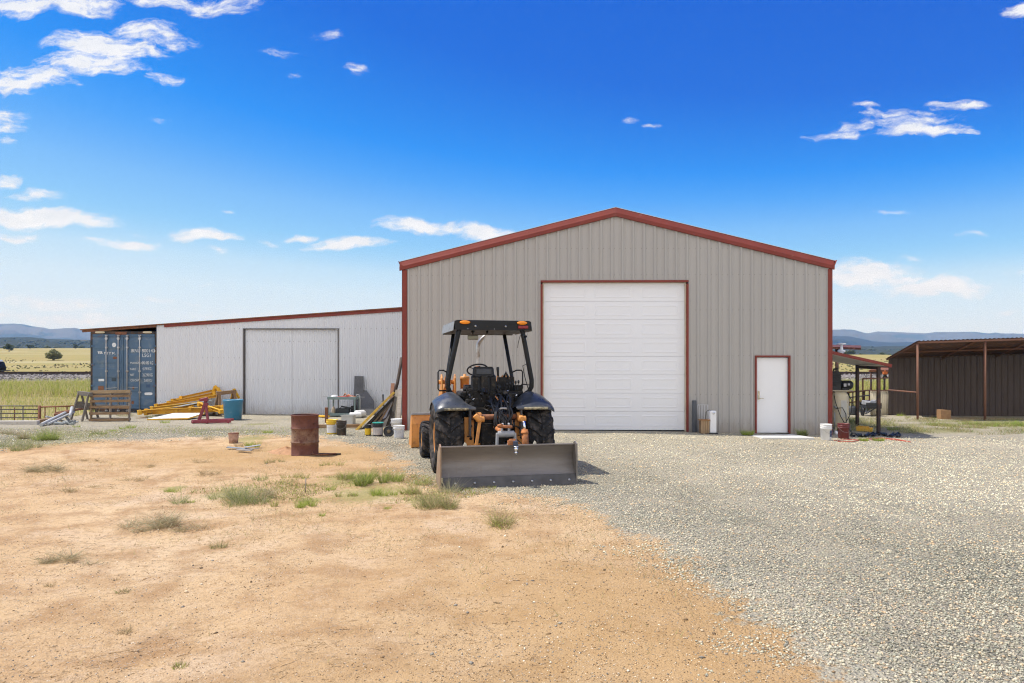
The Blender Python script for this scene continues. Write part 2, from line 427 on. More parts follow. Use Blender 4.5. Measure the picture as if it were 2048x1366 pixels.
    hh = m.math('ADD', m.math('MULTIPLY', m.rng(vg.outputs['Distance'], 0, .7, 1, 0), m.math('MULTIPLY', gr, 1.0)), m.math('MULTIPLY', m.math('ADD', fine, vfine), .5))
    m.bump(hh, 1.0, .035)
    return m.mat
ground = fast_mesh('ground', V, FQ, ground_mat(), smooth=True); setting(ground)
tone = np.clip(sstep(-3.2, .8, GXX) * sstep(9.5, 5.5, GYY) * .9 + .35 * (fnoise(GXX, GYY, .5, 12) - .4) + 1.0 * sstep(2.8, .4, np.hypot((GXX + 5.0) / 1.9, GYY - 15.0)) * (.5 + fnoise(GXX, GYY, 1.1, 17)), 0, 1)
dust = np.clip(sstep(.6, 5.5, sd) * sstep(5, 11, GYY) + 1.0 * (fnoise(GXX, GYY, .45, 13) - .5) + .6 * (fnoise(GXX, GYY, 1.3, 14) - .5) + .5 * np.exp(-((GXX - 3.2 - .06 * (GYY - 12) ** 2 * .3) / .28) ** 2) + .5 * np.exp(-((GXX - 4.9 - .06 * (GYY - 12) ** 2 * .3) / .28) ** 2), 0, 1)
for nme, arr in (('gravel', grav), ('green', greens), ('pasture', gfield), ('tone', tone), ('dust', dust)):
    a = ground.data.attributes.new(nme, 'FLOAT', 'POINT'); a.data.foreach_set('value', np.ascontiguousarray(arr.ravel(), np.float32))

# ------------------------------------------------------------------ loose stones, twigs
OCT = np.array([(1, 0, 0), (-1, 0, 0), (0, 1, 0), (0, -1, 0), (0, 0, 1), (0, 0, -1)], float)
OCTF = np.array([(0, 2, 4), (2, 1, 4), (1, 3, 4), (3, 0, 4), (2, 0, 5), (1, 2, 5), (3, 1, 5), (0, 3, 5)])
_t = (1 + 5 ** .5) / 2
ICO = np.array([(-1, _t, 0), (1, _t, 0), (-1, -_t, 0), (1, -_t, 0), (0, -1, _t), (0, 1, _t), (0, -1, -_t), (0, 1, -_t), (_t, 0, -1), (_t, 0, 1), (-_t, 0, -1), (-_t, 0, 1)]) / math.hypot(1, _t)
ICOF = np.array([(0, 11, 5), (0, 5, 1), (0, 1, 7), (0, 7, 10), (0, 10, 11), (1, 5, 9), (5, 11, 4), (11, 10, 2), (10, 7, 6), (7, 1, 8), (3, 9, 4), (3, 4, 2), (3, 2, 6), (3, 6, 8), (3, 8, 9), (4, 9, 5), (2, 4, 11), (6, 2, 10), (8, 6, 7), (9, 8, 1)])
def blobs(name, pos, size, flat, cols, mat, ico=False, jit=.3, sink=.25):
    n = len(pos); B, BF = (ICO, ICOF) if ico else (OCT, OCTF)
    a = nr.uniform(0, 6.283, n); sc = size[:, None] * nr.uniform(.65, 1.3, (n, 3)); sc[:, 2] *= flat
    v = B[None] * (1 + nr.uniform(-jit, jit, (n, len(B), 1))) * sc[:, None, :]
    tx = nr.uniform(-.5, .5, n)[:, None]
    z = v[..., 2] + v[..., 0] * tx * .5
    x = v[..., 0] * np.cos(a)[:, None] - v[..., 1] * np.sin(a)[:, None]; y = v[..., 0] * np.sin(a)[:, None] + v[..., 1] * np.cos(a)[:, None]
    v = np.stack([x, y, z], -1) + pos[:, None, :]; v[..., 2] += (size * flat * (1 - 2 * sink))[:, None] * .6
    f = BF[None] + (np.arange(n) * len(B))[:, None, None]
    return fast_mesh(name, v.reshape(-1, 3), f.reshape(-1, 3), mat, np.repeat(cols, len(B), 0))
def pick(cols, n, var=.18):
    c = np.array(cols)[nr.integers(0, len(cols), n)] * nr.uniform(1 - var, 1 + var, (n, 1))
    if cols is GCOL: c = .36 + (c - .36) * .72
    return np.clip(c, 0, 1)
STONE = vcol('stone', .85)
GCOL = [(.13, .135, .11), (.23, .24, .185), (.31, .32, .245), (.43, .41, .305), (.45, .44, .34), (.57, .51, .375), (.60, .43, .25), (.56, .51, .40), (.50, .47, .37), (.48, .41, .29), (.38, .385, .30), (.24, .235, .19)]
def scatter_view(n, d0, d1, pw):
    """points inside the wedge the camera sees (with a margin), thinning with distance"""
    d = d0 * (d1 / d0) ** (nr.uniform(0, 1, n) ** pw); u = nr.uniform(-.86, .86, n)
    return u * d, d
X, Y = scatter_view(190000, 3.2, 19.5, .82)
sdv = bound_dist(X, Y) + (fnoise(X, Y, 1.6, 21) - .5) * 1.0 + (fnoise(X, Y, 6, 22) - .5) * .5
keep = (sdv > -.25) & ~((Y > 18.15) & (X > 6.25) & (X < 7.98))
keep &= nr.uniform(0, 1, len(X)) < (.30 + .70 * sstep(-.2, .3, sdv))
X, Y = X[keep], Y[keep]; sz = (.0045 + .0095 * nr.uniform(0, 1, len(X)) ** 1.6) * (1 + .03 * Y)
setting(blobs('gravel', np.stack([X, Y, gha(X, Y)], -1), sz, .7, np.clip(pick(GCOL, len(X), .28) * (.84 + .38 * fnoise(X, Y, .6, 61) + .20 * fnoise(X, Y, 2.4, 62))[:, None] * np.array([1.04, 1.0, .90]) * (1.02 + .22 * sstep(.6, 5, bound_dist(X, Y))[:, None] * sstep(5, 11, Y)[:, None] * np.array([1.05, 1.0, .92])), 0, .85), STONE), 'stuff')['label'] = 'crushed grey green gravel'
X, Y = scatter_view(150000, 3.2, 15, .82)
sdv = bound_dist(X, Y); pr = .10 + .9 * sstep(-1.6, -.1, sdv) * fnoise(X, Y, 1.2, 25) + .5 * (fnoise(X, Y, .7, 26) > .55) + .55 * sstep(-2.2, .6, X) * sstep(10, 6.5, Y) - .25 * sstep(-.5, -3, X)
keep = (sdv < .1) & (nr.uniform(0, 1, len(X)) < pr * .75); X, Y = X[keep], Y[keep]
sz = (.0025 + .005 * nr.uniform(0, 1, len(X)) ** 2) * (1 + .03 * Y) * np.where(nr.uniform(0, 1, len(X)) > .988, 2.6, 1)
setting(blobs('pebbles', np.stack([X, Y, gha(X, Y)], -1), sz, .65, pick([(.18, .125, .075), (.30, .20, .11), (.46, .32, .18), (.64, .50, .33), (.34, .31, .25), (.44, .27, .13), (.72, .62, .46), (.55, .40, .22), (.22, .20, .17)], len(X)), STONE), 'stuff')['label'] = 'small loose pebbles on bare dirt'

def ribbons(name, base, dirs, length, width, bend, cols, mat, segs=3):
    """curved tapering blades: base (n,3), dirs (n,3) unit, bend (n,3) added quadratically"""
    n = len(base); t = np.linspace(0, 1, segs + 1)
    P = base[:, None] + dirs[:, None] * (length[:, None] * t[None])[..., None] + bend[:, None] * (t[None] ** 2)[..., None]
    side = np.cross(dirs, np.stack([nr.normal(size=n), nr.normal(size=n), np.zeros(n)], -1)); side[:, 2] *= .3
    side /= np.linalg.norm(side, axis=1, keepdims=True) + 1e-9
    w = (width[:, None] * (1 - .85 * t[None]))[..., None] * side[:, None]
    v = np.stack([P - w / 2, P + w / 2], 2).reshape(n, -1, 3); k = 2 * (segs + 1)
    f = np.array([(2 * i, 2 * i + 1, 2 * i + 3, 2 * i + 2) for i in range(segs)])
    f = (f[None] + (np.arange(n) * k)[:, None, None]).reshape(-1, 4)
    return fast_mesh(name, v.reshape(-1, 3), f, mat, np.repeat(cols, k, 0))
BLADE = vcol('plant_blades', .75, .4)
# dry stalks and twigs lying on the dirt
X, Y = scatter_view(11000, 3.2, 15, .8)
pr = fnoise(X, Y, .5, 31) * fnoise(X, Y, 1.9, 32); keep = (bound_dist(X, Y) < .1) & (nr.uniform(0, 1, len(X)) < sstep(.22, .5, pr) + .02) & (X < 1.5 + nr.normal(size=len(X)) * .8)
X, Y = X[keep], Y[keep]; n = len(X); a = nr.uniform(0, 6.283, n)
a = np.where(nr.uniform(0, 1, n) < .35, nr.normal(.15, .5, n), a)
dr = np.stack([np.cos(a), np.sin(a), nr.uniform(-.02, .12, n)], -1)
L = nr.uniform(.015, .11, n) * np.where(nr.uniform(0, 1, n) > .97, 2.2, 1)
setting(ribbons('dry_stalks', np.stack([X, Y, gha(X, Y) + .006], -1), dr, L, nr.uniform(.002, .005, n), np.stack([nr.normal(0, .03, n), nr.normal(0, .03, n), nr.uniform(-.01, .01, n)], -1),
        pick([(.27, .19, .11), (.40, .30, .18), (.18, .13, .08), (.52, .42, .28), (.34, .24, .13), (.56, .48, .36)], n), BLADE), 'stuff')['label'] = 'dry broken stalks and twigs lying on bare dirt'

X, Y = scatter_view(60000, 3.6, 17, .6); pr = fnoise(X, Y, .55, 35) * .6 + fnoise(X, Y, 2.2, 36) * .4; keep = (bound_dist(X, Y) < .2) & (nr.uniform(0, 1, len(X)) < sstep(.46, .74, pr) * sstep(4, 10, Y) + .010); X, Y = X[keep], Y[keep]; n = len(X); a = nr.uniform(0, 6.283, n)
dr = np.stack([np.cos(a) * .8, np.sin(a) * .8, nr.uniform(.2, 1.4, n)], -1); dr /= np.linalg.norm(dr, axis=1, keepdims=True)
setting(ribbons('dry_sprouts', np.stack([X, Y, gha(X, Y)], -1), dr, nr.uniform(.02, .085, n), nr.uniform(.003, .006, n), nr.normal(0, .012, (n, 3)), pick([(.46, .36, .19), (.36, .32, .14), (.30, .23, .12), (.38, .38, .15), (.52, .43, .26)], n), BLADE), 'stuff')['label'] = 'sparse dry sprouts scattered over the dirt'
# ------------------------------------------------------------------ tall grass on the railway bank and rough pasture
def field_grass(name, xr, yr, n, hmin, hmax, cols, wid, thr=.0, seed=0, lab=''):
    X = nr.uniform(*xr, n); Y = nr.uniform(*yr, n)
    k = fnoise(X, Y, .28, seed) * .6 + fnoise(X, Y, 1.1, seed + 1) * .4; keep = k > thr
    X, Y, k = X[keep], Y[keep], k[keep]; n = len(X); a = nr.uniform(0, 6.283, n); ln = nr.uniform(.05, .35, n)
    dr = np.stack([np.cos(a) * ln, np.sin(a) * ln, np.ones(n)], -1); dr /= np.linalg.norm(dr, axis=1, keepdims=True)
    L = nr.uniform(hmin, hmax, n) * (.6 + .7 * k)
    bd = np.stack([nr.normal(.06, .1, n), nr.normal(0, .1, n), -nr.uniform(0, .15, n)], -1) * L[:, None]
    o = ribbons(name, np.stack([X, Y, gha(X, Y) - .02], -1), dr, L, np.full(n, wid) * nr.uniform(.6, 1.4, n), bd, pick(cols, n, .25), BLADE, 2)
    setting(o, 'stuff')['label'] = lab
    return o
GREENS = [(.36, .42, .07), (.46, .48, .10), (.52, .50, .15), (.27, .33, .05), (.55, .48, .20)]
DRYS = [(.58, .49, .24), (.66, .56, .32), (.50, .45, .19), (.42, .43, .15), (.68, .58, .36)]
field_grass('grass', (-52, -24), (49, 61.9), 32000, .40, .85, GREENS + DRYS[:2], .035, .33, 41, 'tall green grass on the railway bank left of the container')
field_grass('dry_grass', (-48, -15.6), (26, 51), 34000, .18, .5, DRYS + GREENS[:2], .028, .3, 43, 'straw coloured rough grass below the yard edge')
field_grass('grass', (16, 48), (50, 61.9), 24000, .40, .85, GREENS + DRYS[:2], .035, .33, 45, 'tall green grass on the railway bank behind the open shed')
field_grass('dry_grass', (11.5, 40), (31, 52), 22000, .15, .4, DRYS + GREENS[:2], .028, .3, 47, 'short straw coloured grass behind the sheds')

# dark tufts on the open range beyond the track
X = nr.uniform(-140, 140, 7000); Y = 76 + 90 * nr.uniform(0, 1, 7000) ** 1.1; k = fnoise(X, Y, .05, 51); keep = k > .25; X, Y = X[keep], Y[keep]
setting(blobs('range_tufts', np.stack([X, Y, gha(X, Y)], -1), nr.uniform(.06, .19, len(X)), .8, pick([(.13, .11, .055), (.2, .17, .08), (.11, .12, .05)], len(X)), STONE, True), 'stuff')['label'] = 'small dark tufts dotted over the tan rangeland beyond the track'

# ------------------------------------------------------------------ hills and mountains
def hill_mat(name, c1, c2, c3, sc, spot=.5):
    m = NT(name); P = m.coord('Object')
    n = m.noise(P, sc, 8, .7); n2 = m.noise(P, sc * .12, 5, .6); n3 = m.noise(P, sc * 5, 4, .6)
    c = m.mix(m.rng(n2, .4, .6), c1, c2); c = m.mix(m.rng(m.math('ADD', n, m.math('MULTIPLY', n3, .3)), .78 - spot * .4, .86 - spot * .4), c, c3)
    m.color(c); m.set(1, 0, 0); return m.mat
def range_mesh(name, prof, D, depth, front, mat, rough, seed, step, u0=-2600, u1=4700):
    us = np.arange(u0, u1, step); top = np.interp(us, [p[0] for p in prof], [p[1] for p in prof])
    ts = np.concatenate([np.linspace(0, 1, 14), np.linspace(1.1, 2, 6)])
    rows = []
    for t in ts:
        d = D - depth * (1 - t) if t <= 1 else D + depth * (t - 1)
        x = (us - CX) / F * d; zr = (YH - top) / F * D + H
        k = t ** front if t <= 1 else (2 - t) ** 1.2
        z = 2 + (zr - 2) * k
        f1 = fnoise(x, x * 0 + d * 1.3, 1 / (D * .06), seed) - .5; f2 = fnoise(x, x * 0 + d, 1 / (D * .018), seed + 1) - .5; f3 = fnoise(x, x * 0 + d, 1 / (D * .006), seed + 2) - .5
        z = z + (zr - 2) * rough * (f1 * .8 + f2 * .4 + f3 * .18) * (4 * min(t, 1) * (1 - min(t, 1)) + .06) 
        rows.append(np.stack([x, np.full_like(x, d), z], -1))
    G = np.array(rows); r, c = G.shape[:2]; ix = np.arange(r * c).reshape(r, c)
    fq = np.stack([ix[:-1, :-1].ravel(), ix[:-1, 1:].ravel(), ix[1:, 1:].ravel(), ix[1:, :-1].ravel()], -1)
    return setting(fast_mesh(name, G.reshape(-1, 3), fq, mat, smooth=True)), G
MPROF = [(-2600, 650), (-1500, 640), (-700, 655), (-200, 652), (0, 648), (30, 648), (70, 654), (100, 659), (130, 657), (150, 656), (165, 660), (190, 667), (300, 676), (500, 672), (700, 668), (900, 674), (1200, 668), (1500, 666),
         (1600, 660), (1665, 660), (1712, 661), (1722, 664), (1735, 667), (1755, 663), (1790, 664), (1850, 667), (1870, 664), (1950, 663), (1975, 666), (2048, 667), (2300, 662), (2900, 668), (3800, 655), (4700, 660)]
MOUNT = hill_mat('mountain_slopes', (.075, .07, .055), (.12, .105, .08), (.045, .05, .04), .004, .3)
range_mesh('mountains', MPROF, 4300, 1300, .75, MOUNT, .35, 61, 6)
M2 = [(-2600, 684), (-300, 682), (0, 676), (200, 680), (600, 684), (1500, 680), (1665, 672), (1700, 673), (1720, 677), (1745, 683), (1780, 685), (1850, 684), (1950, 683), (2048, 686), (2600, 680), (4700, 684)]
range_mesh('foothills', M2, 2700, 700, .8, hill_mat('foothill_slopes', (.03, .033, .03), (.05, .048, .04), (.018, .022, .018), .006, .3), .4, 71, 6)
HP = [(-2600, 676), (-400, 679), (0, 675), (60, 674), (100, 678), (180, 680), (300, 683), (700, 686), (1400, 690), (1665, 691), (1750, 693), (1850, 692), (2048, 691), (2700, 686), (4700, 684)]
SCRUBH = hill_mat('scrub_hillside', (.20, .16, .11), (.16, .13, .09), (.045, .05, .032), .03, .8)
_, HG = range_mesh('hills', HP, 1350, 700, .9, SCRUBH, .35, 81, 8)
# junipers scattered over the low hills: a far-off mass
jj = nr.integers(0, 11, 9000); kk = nr.integers(0, HG.shape[1] - 1, 9000); f1 = nr.uniform(0, 1, (9000, 1)); f2 = nr.uniform(0, 1, (9000, 1))
P = (HG[jj, kk] * (1 - f1) + HG[jj, kk + 1] * f1) * (1 - f2) + (HG[jj + 1, kk] * (1 - f1) + HG[jj + 1, kk + 1] * f1) * f2
P = P[np.abs(P[:, 0]) < 1500]
X = nr.uniform(-520, 520, 900); Y = nr.uniform(430, 700, 900); keep = nr.uniform(0, 1, 900) < sstep(430, 620, Y) * .8
P = np.concatenate([P, np.stack([X, Y, gha(X, Y)], -1)[keep]])
setting(blobs('scrub', P, nr.uniform(1.0, 2.6, len(P)), .85, pick([(.045, .055, .03), (.06, .07, .035), (.035, .045, .025)], len(P)), STONE, True, .25, .2), 'stuff')['label'] = 'dark juniper scrub spread over the far low hills'

# ------------------------------------------------------------------ sun, sky, air
SUN = Vector((-.52, .15, 1.0)).normalized()
sl = bpy.data.lights.new('sun', 'SUN'); sl.energy = SUN_E; sl.angle = R(.53); sl.color = (1, .95, .87)
so = bpy.data.objects.new('sun', sl); C.objects.link(so); so.rotation_euler = (-SUN).to_track_quat('-Z', 'Y').to_euler()
W = bpy.data.worlds.new('World'); S.world = W; W.use_nodes = True
wt = W.node_tree
class WN(NT):
    def __init__(s): s.t = wt; s.n = wt.nodes; s.l = wt.links
w = WN(); bg = wt.nodes['Background']
sky = w.node('ShaderNodeTexSky'); sky.sky_type = 'NISHITA'; sky.sun_disc = False
sky.sun_elevation = math.asin(SUN.z); sky.sun_rotation = math.atan2(SUN.x, SUN.y)
sky.altitude = 1400; sky.air_density = 1.0; sky.dust_density = SKY_DUST if 'SKY_DUST' in globals() else .6; sky.ozone_density = 3.0
hs = w.node('ShaderNodeHueSaturation'); hs.inputs['Saturation'].default_value = 1.35
w.link(sky.outputs[0], hs.inputs['Color'])
sr = w.node('ShaderNodeSeparateColor'); w.link(hs.outputs['Color'], sr.inputs[0])
SKYT = [(1.0, (6, 84, 205)), (1.55, (10, 103, 222)), (2.02, (32, 143, 250)), (2.27, (74, 162, 254)), (2.68, (122, 188, 255)), (3.15, (144, 204, 255)), (3.42, (162, 213, 255)), (3.85, (194, 228, 255)), (4.6, (214, 237, 255)), (6.0, (226, 242, 255))]
skyc = w.mix(1.0, w.ramp(w.rng(sr.outputs[1], 1.0, 6.0), [((p_ - 1) / 5, srgb(*c_)) for p_, c_ in SKYT]), (5.5, 5.5, 5.5), 'MULTIPLY')   # deep blue overhead paling to the horizon
D = w.coord('Generated')
sp = w.node('ShaderNodeSeparateXYZ'); w.link(D, sp.inputs[0])
yy = w.math('MAXIMUM', w.math('ABSOLUTE', sp.outputs[1]), .08)
cu = w.math('DIVIDE', sp.outputs[0], yy); cv = w.math('DIVIDE', sp.outputs[2], yy)
cb = w.node('ShaderNodeCombineXYZ'); w.link(cu, cb.inputs[0]); w.link(cv, cb.inputs[1]); w.link(w.math('MULTIPLY', w.math('SIGN', sp.outputs[1]), .5), cb.inputs[2])
uv = cb.outputs[0]
warp = w.node('ShaderNodeTexNoise'); warp.inputs['Scale'].default_value = 11; warp.inputs['Detail'].default_value = 6; w.link(uv, warp.inputs['Vector'])
wv = w.node('ShaderNodeVectorMath'); wv.operation = 'SUBTRACT'; w.link(warp.outputs['Color'], wv.inputs[0]); wv.inputs[1].default_value = (.5, .5, .5)
wv2 = w.node('ShaderNodeVectorMath'); wv2.operation = 'MULTIPLY_ADD'; w.link(wv.outputs[0], wv2.inputs[0]); wv2.inputs[1].default_value = (.085, .045, 0); w.link(uv, wv2.inputs[2])
uvw = wv2.outputs[0]
CL = [(215, 100, 150, 40, 1.0), (300, 68, 105, 30, 1.0), (355, 82, 75, 22, .95), (160, 130, 120, 32, .95), (70, 158, 110, 32, .95), (20, 172, 70, 24, .95), (250, 140, 90, 18, .7), (60, 12, 110, 24, .9), (180, 14, 110, 26, .95), (330, 2, 90, 20, .85), (440, 8, 110, 24, .9), (5, 225, 45, 26, .85), (8, 252, 40, 18, .75), (10, 282, 25, 12, .6),
      (340, 160, 52, 15, .8), (650, 70, 50, 15, .52), (565, 108, 62, 14, .5), (725, 138, 32, 15, .36), (320, 238, 40, 8, .32), (600, 150, 25, 12, .4),
      (1690, 266, 70, 10, .85), (1755, 250, 110, 16, .95), (1830, 262, 120, 16, 1.0), (1890, 270, 75, 9, .9), (1800, 232, 100, 16, .9), (1815, 250, 130, 24, .92), (1740, 214, 60, 9, .6), (1905, 214, 75, 15, .8), (1640, 272, 40, 6, .45), (1262, 238, 34, 9, .8), (1310, 253, 32, 7, .7), (2040, 20, 60, 20, .85),
      (60, 436, 130, 26, 1.2), (150, 442, 120, 22, 1.2), (70, 392, 85, 15, .95), (10, 366, 50, 20, .9), (20, 477, 75, 15, .8), (250, 487, 95, 15, 1.1), (420, 472, 105, 14, 1.1), (430, 500, 60, 10, .6),
      (695, 490, 100, 17, 1.15), (845, 452, 120, 20, 1.1), (975, 464, 80, 19, 1.15), (605, 473, 40, 8, .75), (540, 480, 45, 7, .6), (465, 424, 22, 6, .6), (275, 461, 30, 7, .6),
      (1740, 550, 160, 36, 1.15), (1870, 575, 155, 24, 1.2), (1830, 520, 60, 9, .6), (1800, 423, 65, 8, .75), (1735, 637, 60, 8, .7), (1930, 472, 40, 8, .55), (2010, 622, 40, 8, .7), (1800, 655, 60, 8, .5),
      (80, 610, 200, 20, .75), (330, 604, 70, 8, .65), (120, 640, 300, 22, .75), (480, 635, 220, 15, .6), (400, 568, 25, 5, .6), (2040, 555, 50, 10, .5),
      (-300, 200, 300, 90, 1), (-500, 480, 260, 50, 1), (2500, 300, 300, 60, 1), (2700, 520, 300, 60, 1), (1300, -300, 300, 60, .9), (-100, -200, 300, 80, 1)]
acc = None
for (cx_, cy_, rx_, ry_, st) in CL:
    a = w.node('ShaderNodeVectorMath'); a.operation = 'SUBTRACT'; w.link(uvw, a.inputs[0]); a.inputs[1].default_value = ((cx_ - CX) / F, (YH - cy_) / F, .5)
    b = w.node('ShaderNodeVectorMath'); b.operation = 'MULTIPLY'; w.link(a.outputs[0], b.inputs[0]); b.inputs[1].default_value = (F / rx_, F / ry_, 1)
    d = w.node('ShaderNodeVectorMath'); d.operation = 'DOT_PRODUCT'; w.link(b.outputs[0], d.inputs[0]); w.link(b.outputs[0], d.inputs[1])
    e = w.rng(d.outputs['Value'], 0, 1, st, 0)
    acc = e if acc is None else w.math('MAXIMUM', acc, e)
cn = w.noise(w.scaled(uvw, (1, 2.8, 1)), 9, 14, .66)
cn2 = w.noise(w.scaled(uvw, (1, 3.0, 1)), 34, 12, .72)
low = w.rng(cv, .30, .17)                                             # low flat banks are fuller, high ones torn
amp = w.math('SUBTRACT', 2.8, w.math('MULTIPLY', low, 1.2))
cdn = w.math('ADD', acc, w.math('ADD', w.math('MULTIPLY', w.math('SUBTRACT', cn, .48), amp), w.math('MULTIPLY', w.math('SUBTRACT', cn2, .5), 2.1)))
cdn = w.math('POWER', w.math('MULTIPLY', w.rng(cdn, .26, 1.02), w.rng(acc, 0, .2)), 1.45)
shade = w.noise(w.scaled(uv, (1, 2.2, 1)), 24, 5, .6)
cc = w.mix(w.rng(shade, .35, .7), CLOUD_LO, CLOUD_HI)
fin = w.mix(w.math('MULTIPLY', cdn, .96), skyc, cc)
# unseen bright clouds added behind the camera as fill for the shaded walls
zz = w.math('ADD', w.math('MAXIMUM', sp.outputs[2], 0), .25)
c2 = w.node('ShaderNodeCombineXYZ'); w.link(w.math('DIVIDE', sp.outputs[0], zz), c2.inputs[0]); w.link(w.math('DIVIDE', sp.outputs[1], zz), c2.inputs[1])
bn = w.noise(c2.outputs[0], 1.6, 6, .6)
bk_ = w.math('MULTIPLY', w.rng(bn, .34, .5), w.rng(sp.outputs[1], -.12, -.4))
fin = w.mix(bk_, fin, CLOUD_FILL)
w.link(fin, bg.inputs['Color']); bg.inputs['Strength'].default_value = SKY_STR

def haze():
    mb = MB(); mb.box((0, 3040, 140), (30400, 6840, 284)); m = bpy.data.materials.new('pale_haze'); m.use_nodes = True
    t = m.node_tree; t.nodes.remove(t.nodes['Principled BSDF'])
    v = t.nodes.new('ShaderNodeVolumePrincipled'); v.inputs['Color'].default_value = (.27, .55, 1, 1); v.inputs['Density'].default_value = HAZE
    v.inputs['Absorption Color'].default_value = (1, 1, 1, 1); v.inputs['Density Attribute'].default_value = ''; v.inputs['Anisotropy'].default_value = 0.0
    t.links.new(v.outputs[0], t.nodes['Material Output'].inputs['Volume'])
    o = mb.build('haze', m); setting(o, 'stuff'); o['label'] = 'thin blue haze'; return o
if HAZE > 0: haze()

cam = bpy.data.cameras.new('camera'); co = bpy.data.objects.new('camera', cam); C.objects.link(co); S.camera = co
co.location = (0, 0, H); co.rotation_euler = (R(90), 0, 0); cam.sensor_width = 36; cam.lens = F / 2048 * 36
cam.shift_y = (YH - 683) / 2048; cam.clip_end = 20000; cam.clip_start = .1
vsn = S.view_settings; S.display_settings.display_device = 'sRGB'; vsn.view_transform = 'Standard'; vsn.look = 'None'; vsn.exposure = EXPO; vsn.gamma = 1
cy = S.cycles; cy.use_denoising = DENOISE; cy.filter_width = 1.15; cy.denoising_prefilter = 'FAST'; cy.denoising_input_passes = 'RGB_ALBEDO_NORMAL'; cy.max_bounces = 6; cy.diffuse_bounces = 3; cy.glossy_bounces = 3; cy.volume_bounces = 0; cy.caustics_reflective = False; cy.caustics_refractive = False
# ================================================================== BUILDINGS
def interp_prof(prof, xs):
    px_ = [p[0] for p in prof]; py_ = [p[1] for p in prof]; return np.interp(xs, px_, py_)
def ribbed(mb, prof, x0, x1, ztop, zbot, opens=(), y=0, M=None, smooth=False):
    """sheet wall in the XZ plane: prof = [(x, proud)], proud towards -y; opens = [(xa, xb, zhead)]"""
    brk = [x0, x1] + [v for o in opens for v in o[:2]]
    xs = sorted({round(x, 5) for x in [p[0] for p in prof if x0 < p[0] < x1] + brk})
    dp = interp_prof(prof, xs)
    for (xa, da), (xb, db) in zip(zip(xs, dp), zip(xs[1:], dp[1:])):
        if xb - xa < 1e-4: continue
        m = (xa + xb) / 2; za = zb = None
        for o in opens:
            if o[0] < m < o[1]: za = zb = o[2]
        if za is None: za, zb = zbot(xa), zbot(xb)
        q = [(xa, y - da, za), (xb, y - db, zb), (xb, y - db, ztop(xb)), (xa, y - da, ztop(xa))]
        if M is not None: q = [M @ Vector(p) for p in q]
        mb.add(q, [(0, 1, 2, 3)], smooth)
def prof_pbr(x0, x1, pitch=.3048, ph=0):
    out = []; x = x0 - pitch + ph
    while x < x1 + pitch:
        out += [(x - .048, 0), (x - .022, .032), (x + .022, .032), (x + .048, 0)]
        for k in (1, 2):
            c = x + pitch * k / 3
            out += [(c - .022, 0), (c - .012, .006), (c + .012, .006), (c + .022, 0)]
        x += pitch
    return sorted(out)
def prof_sine(x0, x1, pitch=.0676, amp=.012, n=8):
    xs = np.arange(x0 - pitch, x1 + pitch, pitch / n)
    return [(float(x), amp * (1 + math.cos(2 * math.pi * x / pitch))) for x in xs]
def screws(mb, xs, zs, y, r=.009, cond=None):
    for z in zs:
        for x in xs:
            if cond is None or cond(x, z):
                mb.add([(x + r * math.cos(a), y, z + r * math.sin(a)) for a in (0, 1.05, 2.1, 3.14, 4.19, 5.24)] + [(x, y - .008, z)],
                       [(i, (i + 1) % 6, 6) for i in range(6)])

# ------------------------------------------------------------------ steel barn (local x along the front, y to the back)
BL = Vector((-3.114, 20.0, 0)); BROT = -math.degrees(math.atan2(.2, 12.15)); BWID = 12.15; BDEP = 18.0; APX = 6.06
barn = thing('steel_barn', 'large beige ribbed steel barn with red trim, white roll-up door and white entry door', 'barn', BL, BROT)
EAVE, RIDGE = 4.80, 6.31
ztop = lambda x: EAVE + (RIDGE - EAVE) * (1 - abs(x - APX) / APX)
zbot = lambda x: -.15
GD = (3.93, 8.12, 4.345); PD = (9.995, 10.985, 2.215)
f = MB(); ribbed(f, prof_pbr(0, BWID, ph=.16), 0, BWID, lambda x: ztop(min(max(x, 0), 2 * APX)), zbot, [GD, PD])
f.m = 1
sx = [.16 + .3048 * k + d for k in range(40) for d in (.075, -.075)]
inside = lambda x, z: 0.1 < x < BWID - .1 and z < ztop(x) - .2 and not (GD[0] - .1 < x < GD[1] + .1 and z < GD[2] + .1) and not (PD[0] - .1 < x < PD[1] + .1 and z < PD[2] + .1)
screws(f, sx, (.32, 1.15, 2.25, 3.55, 4.55, 5.3), -.001, .0105, inside)
f.build('front_wall', [WALLM, SCREW], barn)
for x, nm in ((0, 'side_wall'), (BWID, 'side_wall')):
    sw = MB(); M = Matrix.Translation((x, 0, 0)) @ rotm(rz=90 if x > 0 else -90)
    a, b = (0, BDEP) if x > 0 else (-BDEP, 0)
    ribbed(sw, prof_pbr(a, b), a, b, lambda t: EAVE, zbot, M=M); sw.build(nm, WALLM, barn)
bw = MB(); bw.prism([(0, -.15), (BWID, -.15), (BWID, EAVE), (APX, RIDGE), (0, EAVE)], BDEP, BDEP + .05); bw.build('back_wall', WALLM, barn)
for sgn in (-1, 1):
    rf = MB(); n = 60
    for i in range(n):                                     # ribbed roof sheet, ribs down the slope
        ya, yb = -.02 + (BDEP + .2) * i / n, -.02 + (BDEP + .2) * (i + 1) / n
        e = -.10 if sgn < 0 else BWID + .10; ze = EAVE + .14; zr = RIDGE + .165
        for t0, t1, h0, h1 in ((0, .7, 0, 0), (.7, .8, 0, .03), (.8, .9, .03, .03), (.9, 1, .03, 0)):
            y0, y1 = ya + (yb - ya) * t0, ya + (yb - ya) * t1
            rf.add([(e, y0, ze + h0), (APX, y0, zr + h0), (APX, y1, zr + h1), (e, y1, ze + h1)], [(0, 1, 2, 3)])
    rf.build('roof', GALV, barn, solid=.01)
